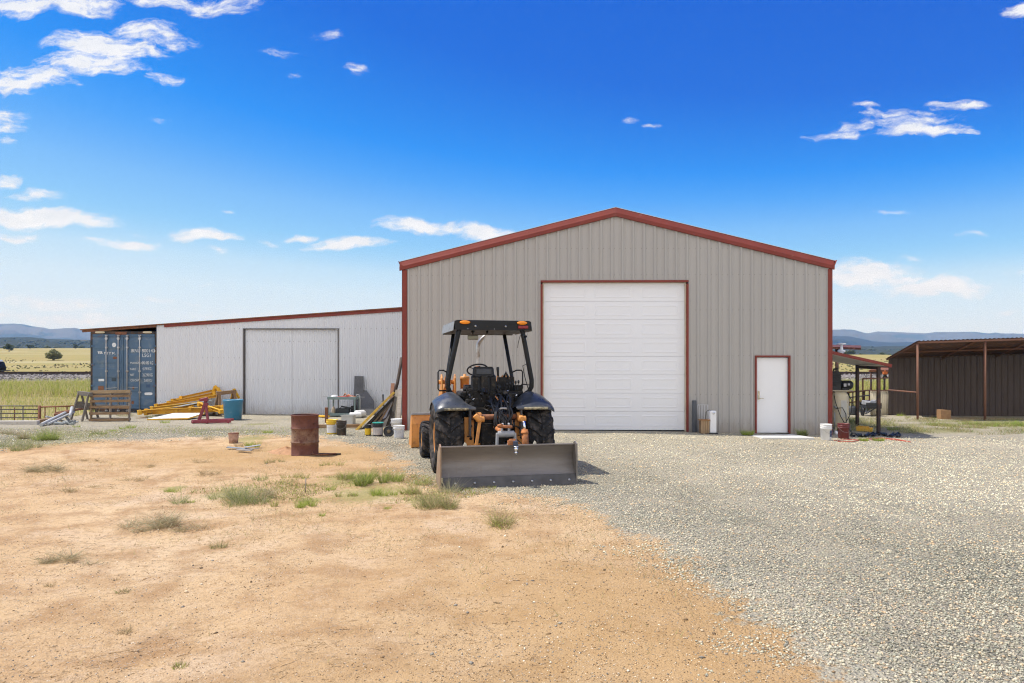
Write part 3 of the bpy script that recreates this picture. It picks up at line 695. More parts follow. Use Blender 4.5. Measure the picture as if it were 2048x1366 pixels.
# rake trim: an upright fascia with a lit sloping cap, in one bent strip along both gables
rk = MB()
def rake(xa, za, xb, zb, xo):
    sec = [(-.034, -.125), (-.075, -.118), (-.078, -.02), (-.062, .015), (-.02, .125), (.04, .155), (.10, .150)]      # (y, dz) from the soffit up over the cap
    rows = []
    for x, z in ((xa, za), (xb, zb)): rows.append([Vector((x, y, z + dz)) for y, dz in sec])
    rk.grid(rows, False)
rake(-.09, EAVE + .02 - .022, APX, RIDGE + .02, 0); rake(APX, RIDGE + .02, BWID + .06, EAVE + .02 - .015, 0)
rk.build('rake_trim', TRIM, barn, solid=.004)
for x, s in ((0, -1), (BWID, 1)):
    g = MB(); M = Matrix.Translation((x, 0, EAVE - .01))
    sec = [(-.005, -.09), (.028, -.095), (.05, -.02), (.07, .02), (.125, .155), (.118, .158), (.06, .04), (-.005, .035)]
    vs0 = [Vector((x + s * q, -.082, EAVE + z - .01)) for q, z in sec]; vs1 = [Vector((p.x, BDEP, p.z)) for p in vs0]; n = len(sec)
    g.add(vs0 + vs1, [tuple(range(n)), tuple(range(2 * n - 1, n - 1, -1))] + [(i, n + i, n + (i + 1) % n, (i + 1) % n) for i in range(n)], False)
    g.build('gutter', TRIM, barn)
    c = MB(); xm = x + s * -.03
    c.prism([(x - .012 if s < 0 else x - .115, -.1), (x + .115 if s < 0 else x + .012, -.1), (x + .115 if s < 0 else x + .012, EAVE - .10), (x - .012 if s < 0 else x - .115, EAVE - .10)], -.046, .1)
    c.build('corner_trim', TRIM, barn, bevel=.006)
# roll-up door: red casing, cream stop moulding, eight raised-panel sections
x0, x1, zh = GD[0], GD[1], GD[2]; zf = .10
dr = MB(); t = .058
for a, b in ((x0, x0 + t), (x1 - t, x1)):
    dr.box(((a + b) / 2, -.005, (zh + zf) / 2 - .05), (t, .085, zh - zf - .1 + .1))
dr.box(((x0 + x1) / 2, -.005, zh - t / 2 + .05), (x1 - x0, .086, t))
gdoor = dr.build('garage_door', TRIM, barn, bevel=.004)
ca = MB()
for a, b in ((x0 + t, x0 + t + .035), (x1 - t - .035, x1 - t)): ca.box(((a + b) / 2, .055, (zh + zf) / 2), (.035, .05, zh - zf))
ca.box(((x0 + x1) / 2, .055, zh + .004), (x1 - x0 - 2 * t, .051, .035)); ca.build('stop_moulding', paint('cream_moulding', (.62, .56, .42), .6), gdoor)
X0, X1 = x0 + t + .01, x1 - t - .01; Z0, Z1 = zf + .035, zh - .015; hgt = (Z1 - Z0) / 8
for i in range(8):
    s = MB(); za, zb = Z0 + i * hgt + .0018, Z0 + (i + 1) * hgt - .0018; yb = .09
    s.box(((X0 + X1) / 2, yb + .02, (za + zb) / 2), (X1 - X0, .04, zb - za))
    cw = (X1 - X0) / 3
    for k, (pa, pb) in enumerate(((X0 + .20, X0 + 1.22), (X0 + 1.50, X0 + 2.53), (X0 + 2.82, X0 + 3.83))):
        pz0, pz1 = za + .105, zb - .105; y = yb
        rows = [((0, 0), .0), ((.022, .022), -.011), ((.035, .035), -.011), ((.062, .062), .006), ((.062, .062), .006)]
        ring = []
        for (ix_, iz_), dy in ((( -.004, -.004), .001), ((.012, .012), -.0055), ((.026, .026), -.0055), ((.05, .05), -.001), ((.06, .06), -.001)):
            ring.append([Vector((pa + ix_, y + dy, pz0 + iz_)), Vector((pb - ix_, y + dy, pz0 + iz_)), Vector((pb - ix_, y + dy, pz1 - iz_)), Vector((pa + ix_, y + dy, pz1 - iz_))])
        s.grid(ring[:4], False, True)
    s.build('door_section', DOORW, gdoor, bevel=.003, seg=1)
sl_ = MB(); sl_.box(((x0 + x1) / 2, .1, zf + .015), (X1 - X0, .06, .034)); sl_.build('bottom_seal', BLACKP, gdoor)
# entry door
x0, x1, zh = PD; zf = .055; t = .045
e = MB()
for a, b in ((x0, x0 + t), (x1 - t, x1)): e.box(((a + b) / 2, -.005, (zh + zf) / 2), (t, .084, zh - zf))
e.box(((x0 + x1) / 2, -.005, zh + .02), (x1 - x0, .086, t)); ed = e.build('entry_door', TRIM, barn, bevel=.004)
e = MB(); e.box(((x0 + x1) / 2, .062, (zh + zf) / 2 - .004), (x1 - x0 - 2 * t - .012, .05, zh - zf - .02)); e.build('door_leaf', WHITE, ed, bevel=.004)
e = MB(); hx = x0 + t + .075; e.box((hx, .03, 1.17), (.05, .02, .17)); e.box((hx, .03, 1.045), (.055, .02, .07))
e.tube([(hx, .025, 1.045), (hx, -.03, 1.045), (hx + .03, -.035, 1.045), (hx + .13, -.035, 1.045)], .011, 8); e.build('handle', paint('satin_brass', (.55, .50, .40), .3, .8), ed, bevel=.004)
for z in (.35, 1.15, 1.95):
    e = MB(); e.tube([(x1 - t - .004, .03, z - .05), (x1 - t - .004, .03, z + .05)], .012, 8); e.build('hinge', STEEL, ed)
e = MB(); e.box(((x0 + x1) / 2, .03, zf + .012), (x1 - x0 - 2 * t, .11, .02)); e.build('threshold', STEEL, ed)
pad = MB(); pad.prism([(-.62, -.08), (.72, -.08), (.72, .08), (-.62, .08)], -.78, .74); p = pad.build('concrete_step', paint('pale_concrete', (.54, .53, .50), .9, var=.06, sc=4, bump=.2, bsc=40), None, bevel=.015); p.location = (7.12, 18.90, .0); p.rotation_euler = (R(-2.2), 0, R(BROT))
tag(p, 'low pale concrete slab on the gravel before the white entry door', 'step')

# ------------------------------------------------------------------ corrugated lean-to beside the barn
LY = 26.6; LX0, LX1 = wx(314, LY), -3.02
lean = thing('corrugated_shed', 'low white corrugated steel shed with sloping roof and sliding double door', 'shed', (LX0, LY, 0))
LW = LX1 - LX0; lt = lambda x: 3.50 + (4.22 - 3.50) * x / LW
ox0, ox1, ozh = wx(487, LY) - LX0, wx(678, LY) - LX0, wz(657, LY)
f = MB(); ribbed(f, prof_sine(0, LW), 0, LW, lt, lambda x: -.2, [(ox0, ox1, ozh)], smooth=True)
f.m = 1
screws(f, [.14 + .40 * k + d for k in range(40) for d in (0, .2)], (.62, 1.02, 2.27, 3.38), -.02, .013,
       lambda x, z: .1 < x < LW - .05 and z < lt(x) - .15 and not (ox0 - .1 < x < ox1 + .1 and z < ozh + .05) and rng.random() < .92)
f.build('front_wall', [GALV, SCREW], lean)
tr = MB(); xa, xb = wx(330, LY) - LX0, LW
tr.prism([(xa, lt(xa) - .09), (xb, lt(xb) - .11), (xb, lt(xb) + .06), (xa, lt(xa) + .05)], -.06, -.022); tr.build('fascia_trim', TRIM, lean)
rf = MB(); prof = prof_sine(0, LW + 3, .0676 * 2, .012, 4)
x0r, x1r = wx(163, LY) - LX0, LW
for i in range(50):
    xa = x0r + (x1r - x0r) * i / 50; xb = x0r + (x1r - x0r) * (i + 1) / 50
    za, zb = lt(xa) + .03, lt(xb) + .03
    rf.add([(xa, -.10, za), (xb, -.10, zb), (xb, 9, zb), (xa, 9, za)], [(0, 1, 2, 3)])
rf.build('roof', RUST, lean, solid=.035)
eb = MB(); eb.beam((x0r + .05, -.02, lt(x0r) - .03), (-.02, -.02, lt(0) - .03), .05, .07); eb.build('eave_beam', rusty('rusty_angle', (.12, .06, .04), amt=.7), lean)
for (a, b, lab) in ((ox0 + .05, (ox0 + ox1) / 2 + .01, None), ((ox0 + ox1) / 2 - .02, ox1 - .03, None)):
    d = MB(); ribbed(d, prof_sine(a, b), a, b, lambda x: ozh - .03, lambda x: .06, y=.06 if a < ox0 + .1 else .075, smooth=True); d.m = 1
    screws(d, [a + .1 + .4 * k + q for k in range(6) for q in (0, .2)], (1.45, 2.9), .038, .012, lambda x, z: a < x < b - .05)
    d.build('sliding_door', [GALV, SCREW], lean)
fr = MB(); fr.box((ox0 + .02, -.005, ozh / 2 - .05), (.045, .06, ozh + .1)); fr.box((ox1 - .015, -.005, ozh / 2 - .05), (.03, .05, ozh + .1)); fr.box(((ox0 + ox1) / 2, -.005, ozh - .012), (ox1 - ox0 + .02, .08, .03))
fr.build('door_frame', paint('dark_door_frame', (.10, .09, .085), .6), lean)
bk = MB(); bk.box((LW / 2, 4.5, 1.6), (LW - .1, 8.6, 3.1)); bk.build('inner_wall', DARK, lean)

# ------------------------------------------------------------------ shipping container under the end of the roof
CXa, CXb = wx(182, LY), wx(313.4, LY); CY = LY - .04; CW = CXb - CXa; CZ = wz(824, LY); CH = wz(663, LY) - CZ
CBLUE = paint('faded_blue_container_paint', (.066, .125, .205), .5, var=.12, sc=1.2, dirt=(.15, .19, .23), dirt_amt=.3, dsc=3)
CBLUE2 = rusty('blue_paint_with_rust', (.07, .125, .20), amt=.12, sc=5)
CFRM = rusty('dark_rusty_container_frame', (.035, .035, .038), (.10, .05, .03), (.17, .09, .05), amt=.35, sc=3)
LETT = paint('worn_white_lettering', (.66, .68, .70), .6, var=.15, sc=12)
ctr = thing('shipping_container', 'faded blue shipping container with worn white lettering and steel lock rods', 'container', (CXa, CY, CZ))
b = MB(); b.box((.04, .05, CH / 2), (.08, .1, CH)); b.box((CW - .025, .05, CH / 2), (.05, .1, CH)); b.box((CW / 2, .05, CH - .05), (CW - .13, .1, .1)); b.box((CW / 2, .05, .06), (CW - .13, .1, .12)); b.build('corner_frame', CFRM, ctr, bevel=.008)
b = MB(); b.box((CW / 2, .04, CH - .155), (CW - .13, .06, .105)); b.build('header_panel', CBLUE2, ctr)
b = MB(); n = 30
for i in range(n):
    pass
pf = []
x = 0
while x < 6.1: pf += [(x, 0), (x + .1, 0), (x + .14, .035), (x + .24, .035)]; x += .28
for xx, rz_ in ((.02, -90), (CW - .02, 90)):
    M = Matrix.Translation((xx, .1, 0)) @ rotm(rz=rz_)
    a, c_ = (-6, 0) if rz_ < 0 else (0, 6)
    ribbed(b, [(p - 6.1 if rz_ < 0 else p, q) for p, q in pf], a, c_, lambda t: CH - .02, lambda t: 0, M=M)
b.box((CW / 2, 3.1, CH - .06), (CW - .1, 5.9, .03)); b.box((CW / 2, 6.1, CH / 2), (CW, .05, CH)); b.build('body', CBLUE, ctr)
split = wx(248, LY) - CXa
def ctext(txt, u, v, h, parent, name='lettering', sx=1.0, y=-.028):
    cu_ = bpy.data.curves.new('lettering_curve', 'FONT'); cu_.body = txt; cu_.size = h / .72; cu_.extrude = .0015; cu_.space_character = 1.05
    o_ = bpy.data.objects.new('tmp', cu_); C.objects.link(o_); dg = bpy.context.evaluated_depsgraph_get()
    me = bpy.data.meshes.new_from_object(o_.evaluated_get(dg)); bpy.data.objects.remove(o_); bpy.data.curves.remove(cu_)
    me.materials.clear(); me.materials.append(LETT)
    o_ = bpy.data.objects.new(name, me); C.objects.link(o_); o_.parent = parent
    o_.rotation_euler = (R(90), 0, 0); o_.scale = (sx, 1, 1); o_.location = (wx(u, LY) - CXa, y, wz(v, LY) - CZ); return o_
def crop(cx_, cy_): return cx_ / 4.88, 620 + cy_ / 4.88           # position read off an enlarged view -> photo pixels
doors = []
for a, c_ in ((.085, split - .008), (split + .008, CW - .055)):
    d = MB(); z0, z1 = .13, CH - .22
    d.box(((a + c_) / 2, .02, (z0 + z1) / 2), (c_ - a, .05, z1 - z0))
    for k in range(5):                                              # pressed horizontal swages
        zz = z0 + (z1 - z0) * (k + .5) / 5
        d.prism([(0, -.19), (.012, -.15), (.012, .15), (0, .19)], a + .06, c_ - .06, Matrix.Translation((0, -.004, zz)) @ Matrix(((0, 1, 0, 0), (-1, 0, 0, 0), (0, 0, 1, 0), (0, 0, 0, 1))))
    do = d.build('door', CBLUE, ctr, bevel=.004); doors.append(do)
    sl2 = MB(); sl2.box(((a + c_) / 2, -.001, (z0 + z1) / 2), (.001, .001, .001))
for k, (cxr, di) in enumerate(((1050, 0), (1167, 0), (1253, 1), (1375, 1))):
    u, _ = crop(cxr, 0); x = wx(u, LY) - CXa
    r = MB(); r.tube([(x, -.055, .02), (x, -.055, CH - .13)], .018, 8)
    for zz in (.06, .75, 1.55, 2.45, CH - .16): r.box((x, -.03, zz), (.085, .06, .06))
    for zz in (CH - .27,): r.lathe([(.055, -.02), (.055, .02)], 12, Matrix.Translation((x, -.045, zz)) @ rotm(rx=90))
    r.build('lock_rod', paint('galvanised_rod', (.40, .40, .40), .5, .4, dirt=(.25, .16, .1), dirt_amt=.2), doors[di])
    if k in (0, 2):
        h = MB(); h.beam((x, -.08, .95 if k else .9), (x + .42, -.08, .93), .03, .012); h.build('lock_handle', STEEL, doors[di])
for hx_, di in ((.10, 0), (CW - .075, 1)):
    for zz in (.3, 1.0, 1.8, 2.5):
        h = MB(); h.box((hx_, -.012, zz), (.13, .03, .07)); h.build('hinge', CBLUE2, doors[di], bevel=.006)
d0, d1 = doors
for txt, cx_, cy_, h, sx in (('IRNU', 1286, 414, .135, .82), ('800143', 1393, 414, .135, .86), ('0', 1508, 414, .12, .8), ('L5G1', 1395, 459, .135, .85), ('MAXGROSS', 1280, 525, .075, .95), ('30,480 KG', 1398, 531, .13, .5), ('TARE', 1276, 587, .085, .8),
                           ('4,190 KG', 1400, 587, .12, .5), ('NET', 1280, 643, .085, .7), ('26,290 KG', 1400, 648, .12, .5), ('CU.CAP', 1283, 696, .085, .75), ('2,683 CU', 1414, 698, .10, .55)):
    u, v = crop(cx_, cy_); ctext(txt, u, v, h, d1, sx=sx)
u, v = crop(1022, 434); ctext('NYK', u, v, .10, d0, sx=1.55); u, v = crop(1128, 434); ctext('LINE', u, v, .028, d0, sx=.8)
def patch(name, cx0, cy0, cx1, cy1, mat, parent, y=-.013, rnd=False):
    u0, v0 = crop(cx0, cy0); u1, v1 = crop(cx1, cy1); xa, xb = wx(u0, LY) - CXa, wx(u1, LY) - CXa; za, zb = wz(v1, LY) - CZ, wz(v0, LY) - CZ
    p = MB()
    if rnd:
        rx_, rz2 = (xb - xa) / 2, (zb - za) / 2; n = 24
        poly = [((xa + xb) / 2 + rx_ * math.copysign(abs(math.cos(t)) ** rnd, math.cos(t)), (za + zb) / 2 + rz2 * math.copysign(abs(math.sin(t)) ** rnd, math.sin(t))) for t in (2 * math.pi * i / n for i in range(n))]
    else: poly = [(xa, za), (xb, za), (xb, zb), (xa, zb)]
    p.prism(poly, y - .006, y + .004); return p.build(name, mat, parent)
patch('round_mark', 1101, 320, 1142, 362, LETT, d0, rnd=1)
flag = MB()                                                          # the line's mark: broad wedge of slashes
for k in range(3):
    u, v = crop(962 + k * 15, 404); x = wx(u, LY) - CXa; z = wz(v, LY) - CZ
    flag.prism([(x, z), (x + .045, z), (x + .07, z - .10), (x + .035, z - .10)], -.022, -.014)
flag.prism([(x - .12, z), (x + .06, z), (x + .055, z - .022), (x - .11, z - .022)], -.0235, -.015); flag.build('emblem', LETT, d0)
patch('sticker', 970, 672, 1025, 695, LETT, d0); patch('sticker', 1098, 664, 1138, 692, paint('dark_patch', (.03, .05, .07), .6), d0)
patch('sticker', 967, 741, 1022, 790, rusty('rust_patch', (.20, .10, .06), amt=.5), d0); patch('sticker', 1432, 726, 1475, 756, paint('deep_blue_patch', (.03, .07, .15), .5), d1)
patch('sticker', 1418, 804, 1495, 830, LETT, d1, rnd=.5); patch('rust_stain', 1290, 885, 1316, 920, RUST, d1, rnd=.9); patch('rust_stain', 1300, 745, 1318, 775, RUST, d1, rnd=.9); patch('rust_stain', 1110, 455, 1150, 480, RUST, d0, rnd=.8)
for cx0, cx1 in ((935, 1030), (1400, 1490)):
    p = patch('peeled_patch', cx0, 208, cx1, 228, paint('peeled_cream_paint', (.55, .47, .33), .8), ctr, y=-.008, rnd=.6)
patch('header_plate', 1132, 214, 1242, 240, RUST, ctr, y=-.01)
# ================================================================== LOADER TRACTOR (local: x right, y ahead, z up, origin under the rear axle)
TRO = Vector((-.40, 12.90)); TA = 12.5
tz = g1(TRO.x, TRO.y)
tr = thing('loader_tractor', 'black and orange loader tractor with roll-over canopy and grey box blade, seen from behind', 'tractor', (TRO.x, TRO.y, gh(TRO.x, TRO.y) - .015), TA)
GLASSO = paint('amber_lens', (.85, .28, .01), .2, var=.1); GLASSR = paint('red_lens', (.25, .01, .012), .25)
GREASE = paint('greasy_black_iron', (.016, .015, .014), .45, var=.5, sc=9, dirt=(.10, .075, .05), dirt_amt=.25, dsc=16, bump=.5, bsc=40, spec=.25)
HOSE = paint('hydraulic_hose', (.015, .015, .016), .45)
SEATM = paint('black_vinyl', (.018, .020, .024), .5, bump=.12, bsc=70, spec=.3)
LGREY = paint('light_grey_hitch_paint', (.30, .31, .32), .5, dirt=(.2, .13, .08), dirt_amt=.2)
RUSTO = rusty('rusty_orange_paint', (.50, .19, .06), (.20, .08, .04), (.33, .15, .07), amt=.55, sc=7)

def tyre(R_, w, rim, nl, lug=.032):
    """body of revolution round the local x axis with chevron lugs; rim = bead radius"""
    t = MB(); h = w / 2
    M = Matrix(((0, 0, 1, 0), (1, 0, 0, 0), (0, 1, 0, 0), (0, 0, 0, 1)))
    Rb = R_ - lug
    prof = [(rim, -h * .72), (rim + (Rb - rim) * .25, -h * .96), (rim + (Rb - rim) * .55, -h), (rim + (Rb - rim) * .82, -h * .95), (Rb - .012, -h * .80), (Rb, -h * .55), (Rb + .004, 0),
            (Rb, h * .55), (Rb - .012, h * .80), (rim + (Rb - rim) * .82, h * .95), (rim + (Rb - rim) * .55, h), (rim + (Rb - rim) * .25, h * .96), (rim, h * .72)]
    t.lathe(prof, 56, M)
    for s in (-1, 1):
        for k in range(nl):
            a0 = 2 * math.pi * (k + (.5 if s > 0 else 0)) / nl; da = 2 * math.pi / nl * .95
            rows = []
            for q, (xx, rr) in enumerate(((.02, R_), (.34, R_), (.66, R_ - .004), (.9, R_ - .03), (1.0, R_ - .085))):
                a = a0 + da * xx * .9; x = s * h * xx; wd = .5 * 2 * math.pi / nl * (.36 if xx < .8 else .44)
                lo = (Rb - .02) if xx < .8 else Rb - .055 - (.04 if xx >= 1 else 0)
                p = lambda r, an: Vector((x, r * math.sin(an), r * math.cos(an)))
                rows.append([p(lo, a - wd), p(rr, a - wd * .75), p(rr, a + wd * .75), p(lo, a + wd)])
            t.grid(rows, False)
            t.add([rows[0][i] for i in range(4)], [(0, 1, 2, 3)], False); t.add([rows[-1][i] for i in range(4)], [(3, 2, 1, 0)], False)
    return t
def rimm(r, w, out, hub):
    m = MB(); M = Matrix(((0, 0, 1, 0), (1, 0, 0, 0), (0, 1, 0, 0), (0, 0, 0, 1))); h = w / 2 * .72 * out
    m.lathe([(r + .015, h), (r - .01, h + .012 * out), (r - .035, h - .01 * out), (r - .04, h * .35), (r * .72, h * .15), (hub * 1.5, h * .22), (hub, h * .6), (hub * .9, h * .75), (.001, h * .78)], 40, M)
    for k in range(8):
        a = 2 * math.pi * k / 8
        m.lathe([(.016, h * .2), (.016, h * .2 + .03 * out), (.001, h * .2 + .032 * out)], 6, Matrix.Translation((0, hub * 1.9 * math.sin(a), hub * 1.9 * math.cos(a))) @ M)
    return m
for s, nm in ((-1, 0), (1, 0)):
    ty = tyre(.67, .50, .335, 17, .05).build('rear_tyre', RUBBER, tr, loc=(s * .82, 0, .655)); rimm(.335, .5, s, .11).build('rim', ORANGE, ty)
    ty = tyre(.40, .33, .22, 15, .03).build('front_tyre', RUBBER, tr, loc=(s * .93, 2.12, .395)); rimm(.22, .33, s, .08).build('rim', ORANGE, ty)
# axles and driveline casting
b = MB(); b.tube([(-.6, 0, .655), (.6, 0, .655)], [.13, .13], 16); b.box((0, .25, .78), (.62, .9, .42)); b.box((0, -.22, .70), (.44, .14, .42)); b.tube([(0, -.25, .52), (0, -.42, .52)], .05, 12); b.build('rear_axle', GREASE, tr, bevel=.015)
b = MB(); b.beam((-.8, 2.12, .42), (.8, 2.12, .42), .16, .16); b.tube([(-.9, 2.05, .40), (-.6, 1.98, .40)], .04, 8); b.build('front_axle', ORANGE, tr, bevel=.01)
b = MB(); b.box((0, 1.4, .78), (.5, 1.7, .45)); b.build('engine_block', GREASE, tr, bevel=.02)
b = MB()
hood = [(-.34, .98), (-.34, 1.36), (-.28, 1.45), (.28, 1.45), (.34, 1.36), (.34, .98)]
rows = [[Vector((x, y, z - dz * (z > 1.2))) for x, z in hood] for y, dz in ((1.25, 0), (2.0, .03), (2.55, .10), (2.68, .2))]
b.grid(rows, False); b.add(rows[0], [tuple(range(6))]); b.add(rows[-1], [tuple(range(5, -1, -1))]); b.build('hood', ORANGE, tr, bevel=.02)
b = MB(); b.lathe([(.09, 1.40), (.09, 1.58), (.10, 1.59), (.10, 1.63), (.085, 1.655), (.035, 1.66), (.028, 1.70), (.001, 1.705)], 20, Matrix.Translation((-.24, 1.55, .08))); b.build('air_filter', ORANGE, tr)
b = MB(); e0 = (.07, 1.75)
b.tube([(e0[0], e0[1], 1.4), (e0[0], e0[1], 1.95)], .050, 12); b.build('muffler', RUST, tr)
b = MB(); b.tube([(e0[0], e0[1], 1.9), (e0[0], e0[1], 2.32), (e0[0] + .012, e0[1], 2.41), (e0[0] + .07, e0[1], 2.50), (e0[0] + .15, e0[1], 2.58)], [.042, .042, .042, .040, .030], 14, False)
b.build('exhaust_pipe', rusty('heat_stained_chrome', (.52, .50, .48), (.22, .15, .10), (.33, .25, .19), amt=.3, rough=.3, metal=.8, sc=3), tr)
# loader frame: towers, arms, cylinders, bucket
for s in (-1, 1):
    t = MB()
    for x in (.45, .72):
        t.prism([(1.38, .75), (1.72, .75), (1.70, 1.45), (1.62, 1.72), (1.52, 1.78), (1.42, 1.70), (1.38, 1.4)], -.014, .014, Matrix.Translation((s * x, 0, 0)) @ Matrix(((0, 1, 0, 0), (1, 0, 0, 0), (0, 0, 1, 0), (0, 0, 0, 1))))
    t.tube([(s * .43, 1.55, 1.62), (s * .80, 1.55, 1.62)], .042, 12); t.tube([(s * .47, 1.50, 1.40), (s * .70, 1.50, 1.40)], .05, 12)
    t.build('loader_tower', ORANGE, tr, bevel=.005)
    a = MB(); pts = [(s * .585, 1.5, 1.66), (s * .60, 2.3, 1.42), (s * .62, 3.05, .78), (s * .62, 3.55, .42)]
    for p, q in zip(pts, pts[1:]): a.beam(p, q, .11, .20)
    a.build('loader_arm', ORANGE, tr, bevel=.012)
    c = MB(); c.tube([(s * .585, 1.55, 1.15), (s * .6, 2.2, 1.10)], .05, 12); c.tube([(s * .6, 2.2, 1.10), (s * .6, 2.6, 1.02)], .028, 10)
    c.tube([(s * .6, 2.4, 1.45), (s * .62, 3.3, .85)], .045, 12); c.build('loader_cylinder', ORANGE, tr)
bk = MB(); hw = 1.16
prof = [(4.35, .03), (3.55, .0), (3.40, .10), (3.36, .30), (3.40, .62), (3.48, .82), (3.52, .82), (3.45, .60), (3.41, .30), (3.45, .14), (3.57, .04), (4.35, .05)]
YZ = Matrix(((0, 1, 0, 0), (1, 0, 0, 0), (0, 0, 1, 0), (0, 0, 0, 1)))
bk.prism(prof, -hw, hw, YZ)
for s in (-1, 1): bk.prism([(4.3, .03), (3.55, .0), (3.40, .10), (3.36, .30), (3.40, .62), (3.48, .82), (3.62, .80), (4.1, .30)], s * hw, s * (hw + .025), YZ)
bucket = bk.build('bucket', ORANGE, tr, bevel=.006)
e = MB(); e.box((0, 3.49, .845), (2 * hw + .05, .06, .045)); e.build('top_edge', paint('worn_steel_edge', (.33, .34, .36), .45, .5), bucket, bevel=.006)
# platform, fenders
b = MB(); b.box((0, .72, .93), (1.05, .9, .03)); b.box((0, .28, 1.10), (.98, .05, .32)); b.build('floor_plate', BLACKST, tr, bevel=.006)
for s in (-1, 1):
    f = MB(); rows = []
    for k in range(17):
        a = R(44 + 92 * k / 16); row = []
        for x, dr, dn in ((.36, -.30, 0), (.42, -.22, 0), (.50, -.11, .0), (.60, -.01, 0), (.70, .055, 0), (.80, .05, 0), (.93, -.01, .0), (1.04, -.085, .0), (1.08, -.135, 0)):
            kk_ = min(1, k / 5); flat = .045 if x <= .94 else (.0 if x < 1.06 else -.06); r = .765 + (dr * kk_ + flat * (1 - kk_))
            row.append(Vector((s * x, -.02 - r * math.cos(a) * 1.0, .655 + r * math.sin(a))))
        rows.append(row)
    lip = [Vector((p.x, p.y + .008, p.z - .05)) for p in rows[0]]
    f.grid([lip] + rows)
    fo = f.build('fender', NAVY, tr, solid=.014, bevel=0); fo.modifiers.new('s', 'SUBSURF').levels = 1; fo.modifiers['s'].render_levels = 2
    g = MB(); pr = [(p.x, p.z) for p in rows[0][2:-2]]; pr2 = [(p.x + s * .0, p.z - .05) for p in rows[0][2:-2]]
    yb = rows[0][0].y
    vs = []; n = len(pr)
    for i in range(2, len(rows[0]) - 2):
        p = rows[0][i]; vs += [Vector((p.x, p.y - .016, p.z - .002)), Vector((p.x, p.y - .006, p.z - .045))]
    g.add(vs, [(2 * i, 2 * i + 1, 2 * i + 3, 2 * i + 2) for i in range(n - 1)], True)
    g.build('fender_lip', paint('chipped_cream_edge', (.50, .45, .30), .7, var=.2, dirt=(.04, .045, .055), dirt_amt=.75 if s < 0 else .35, dsc=14), fo, solid=.006)
    p = MB(); p.box((s * .46, -.50, .98), (.035, .12, .52)); p.build('fender_bracket', NAVY, tr, bevel=.006)
# roll-over frame and canopy
for s in (-1, 1):
    q = MB(); q.tube([(s * .48, .18, 1.33), (s * .66, .08, 1.40), (s * .745, .04, 1.47), (s * .785, .01, 1.56), (s * .785, .0, 1.68), (s * .60, -.06, 2.56), (s * .57, -.06, 2.64)], .045, 12); q.build('rear_post', BLACKST, tr)
    q = MB(); q.tube([(s * .64, 1.10, .95), (s * .645, 1.12, 1.50), (s * .665, 1.12, 1.66), (s * .52, 1.22, 2.58)], .036, 10); q.build('front_post', BLACKST, tr)
    q = MB(); q.tube([(s * .66, 1.10, 1.82), (s * .74, 1.06, 1.86), (s * .83, 1.02, 1.86), (s * .85, 1.0, 1.82), (s * .85, 1.0, 1.50), (s * .82, 1.02, 1.46), (s * .67, 1.10, 1.46)], .014, 8); q.build('grab_handle', BLACKST, tr)
ca = MB(); cx_ = .03
sec = [(-.70, 2.60), (-.71, 2.76), (-.66, 2.775), (.66, 2.775), (.71, 2.76), (.70, 2.60)]
def ring(y, sx, dz): return [Vector((cx_ + x * sx, y, z + dz)) for x, z in sec]
rows = [ring(-.14, 1, 0), ring(-.13, 1, .004), ring(1.40, 1.03, .0), ring(1.52, 1.03, -.06)]
rows[3] = [Vector((cx_ + x * 1.03, 1.52, 2.58 + (z - 2.60) * .35)) for x, z in sec]
ca.grid(rows, False, True); ca.add(rows[0], [tuple(range(6))]); ca.add(rows[-1], [tuple(range(5, -1, -1))])
can = ca.build('canopy', BLACKST, tr, bevel=.012)
for s in (-1, 1):                                # sun-bleached side skirt, hanging outward a little
    sk = MB(); sk.add([(cx_ + s * .712, -.13, 2.755), (cx_ + s * .733, 1.40, 2.755), (cx_ + s * .76, 1.42, 2.59), (cx_ + s * .735, -.13, 2.59)], [(0, 1, 2, 3)])
    sk.build('canopy_side', paint('weathered_grey_panel', (.22, .235, .25), .5, var=.15, dirt=(.12, .13, .13), dirt_amt=.3), can, solid=.008)
for x in (-.525, .535):
    l = MB(); l.lathe([(.001, -.03), (.045, -.028), (.055, -.015), (.055, .01)], 20, Matrix.Translation((cx_ + x, -.152, 2.735)) @ Matrix.Diagonal((1.75, 1, .62, 1)) @ rotm(rx=-90)); l.build('amber_light', GLASSO, can)
l = MB(); l.box((cx_ + .555, -.155, 2.66), (.19, .03, .055)); l.build('tail_light', GLASSR, can, bevel=.008)
for x in (-.33, .23):
    l = MB(); l.lathe([(.02, 0), (.02, .012), (.001, .014)], 8, Matrix.Translation((cx_ + x, -.143, 2.67)) @ rotm(rx=90)); l.build('bolt', STEEL, can)
for x in (-.47, .02):
    l = MB(); l.box((cx_ + x, -.146, 2.62), (.012, .01, .012)); l.build('bolt', STEEL, can)
l = MB(); l.tube([(-.30, .15, 2.60), (-.30, .15, 2.53)], .014, 8); l.tube([(-.30, .15, 2.595), (-.30, .15, 2.57)], .035, 10); l.build('mirror_arm', BLACKST, tr)
l = MB(); l.box((-.30, .15, 2.475), (.20, .05, .085)); l.build('mirror', paint('dull_mirror', (.20, .19, .14), .35, .6), tr, bevel=.015)
l = MB(); l.tube([(-.02, .2, 2.60), (-.02, .2, 2.55)], .022, 8); l.build('canopy_stud', BLACKST, tr)
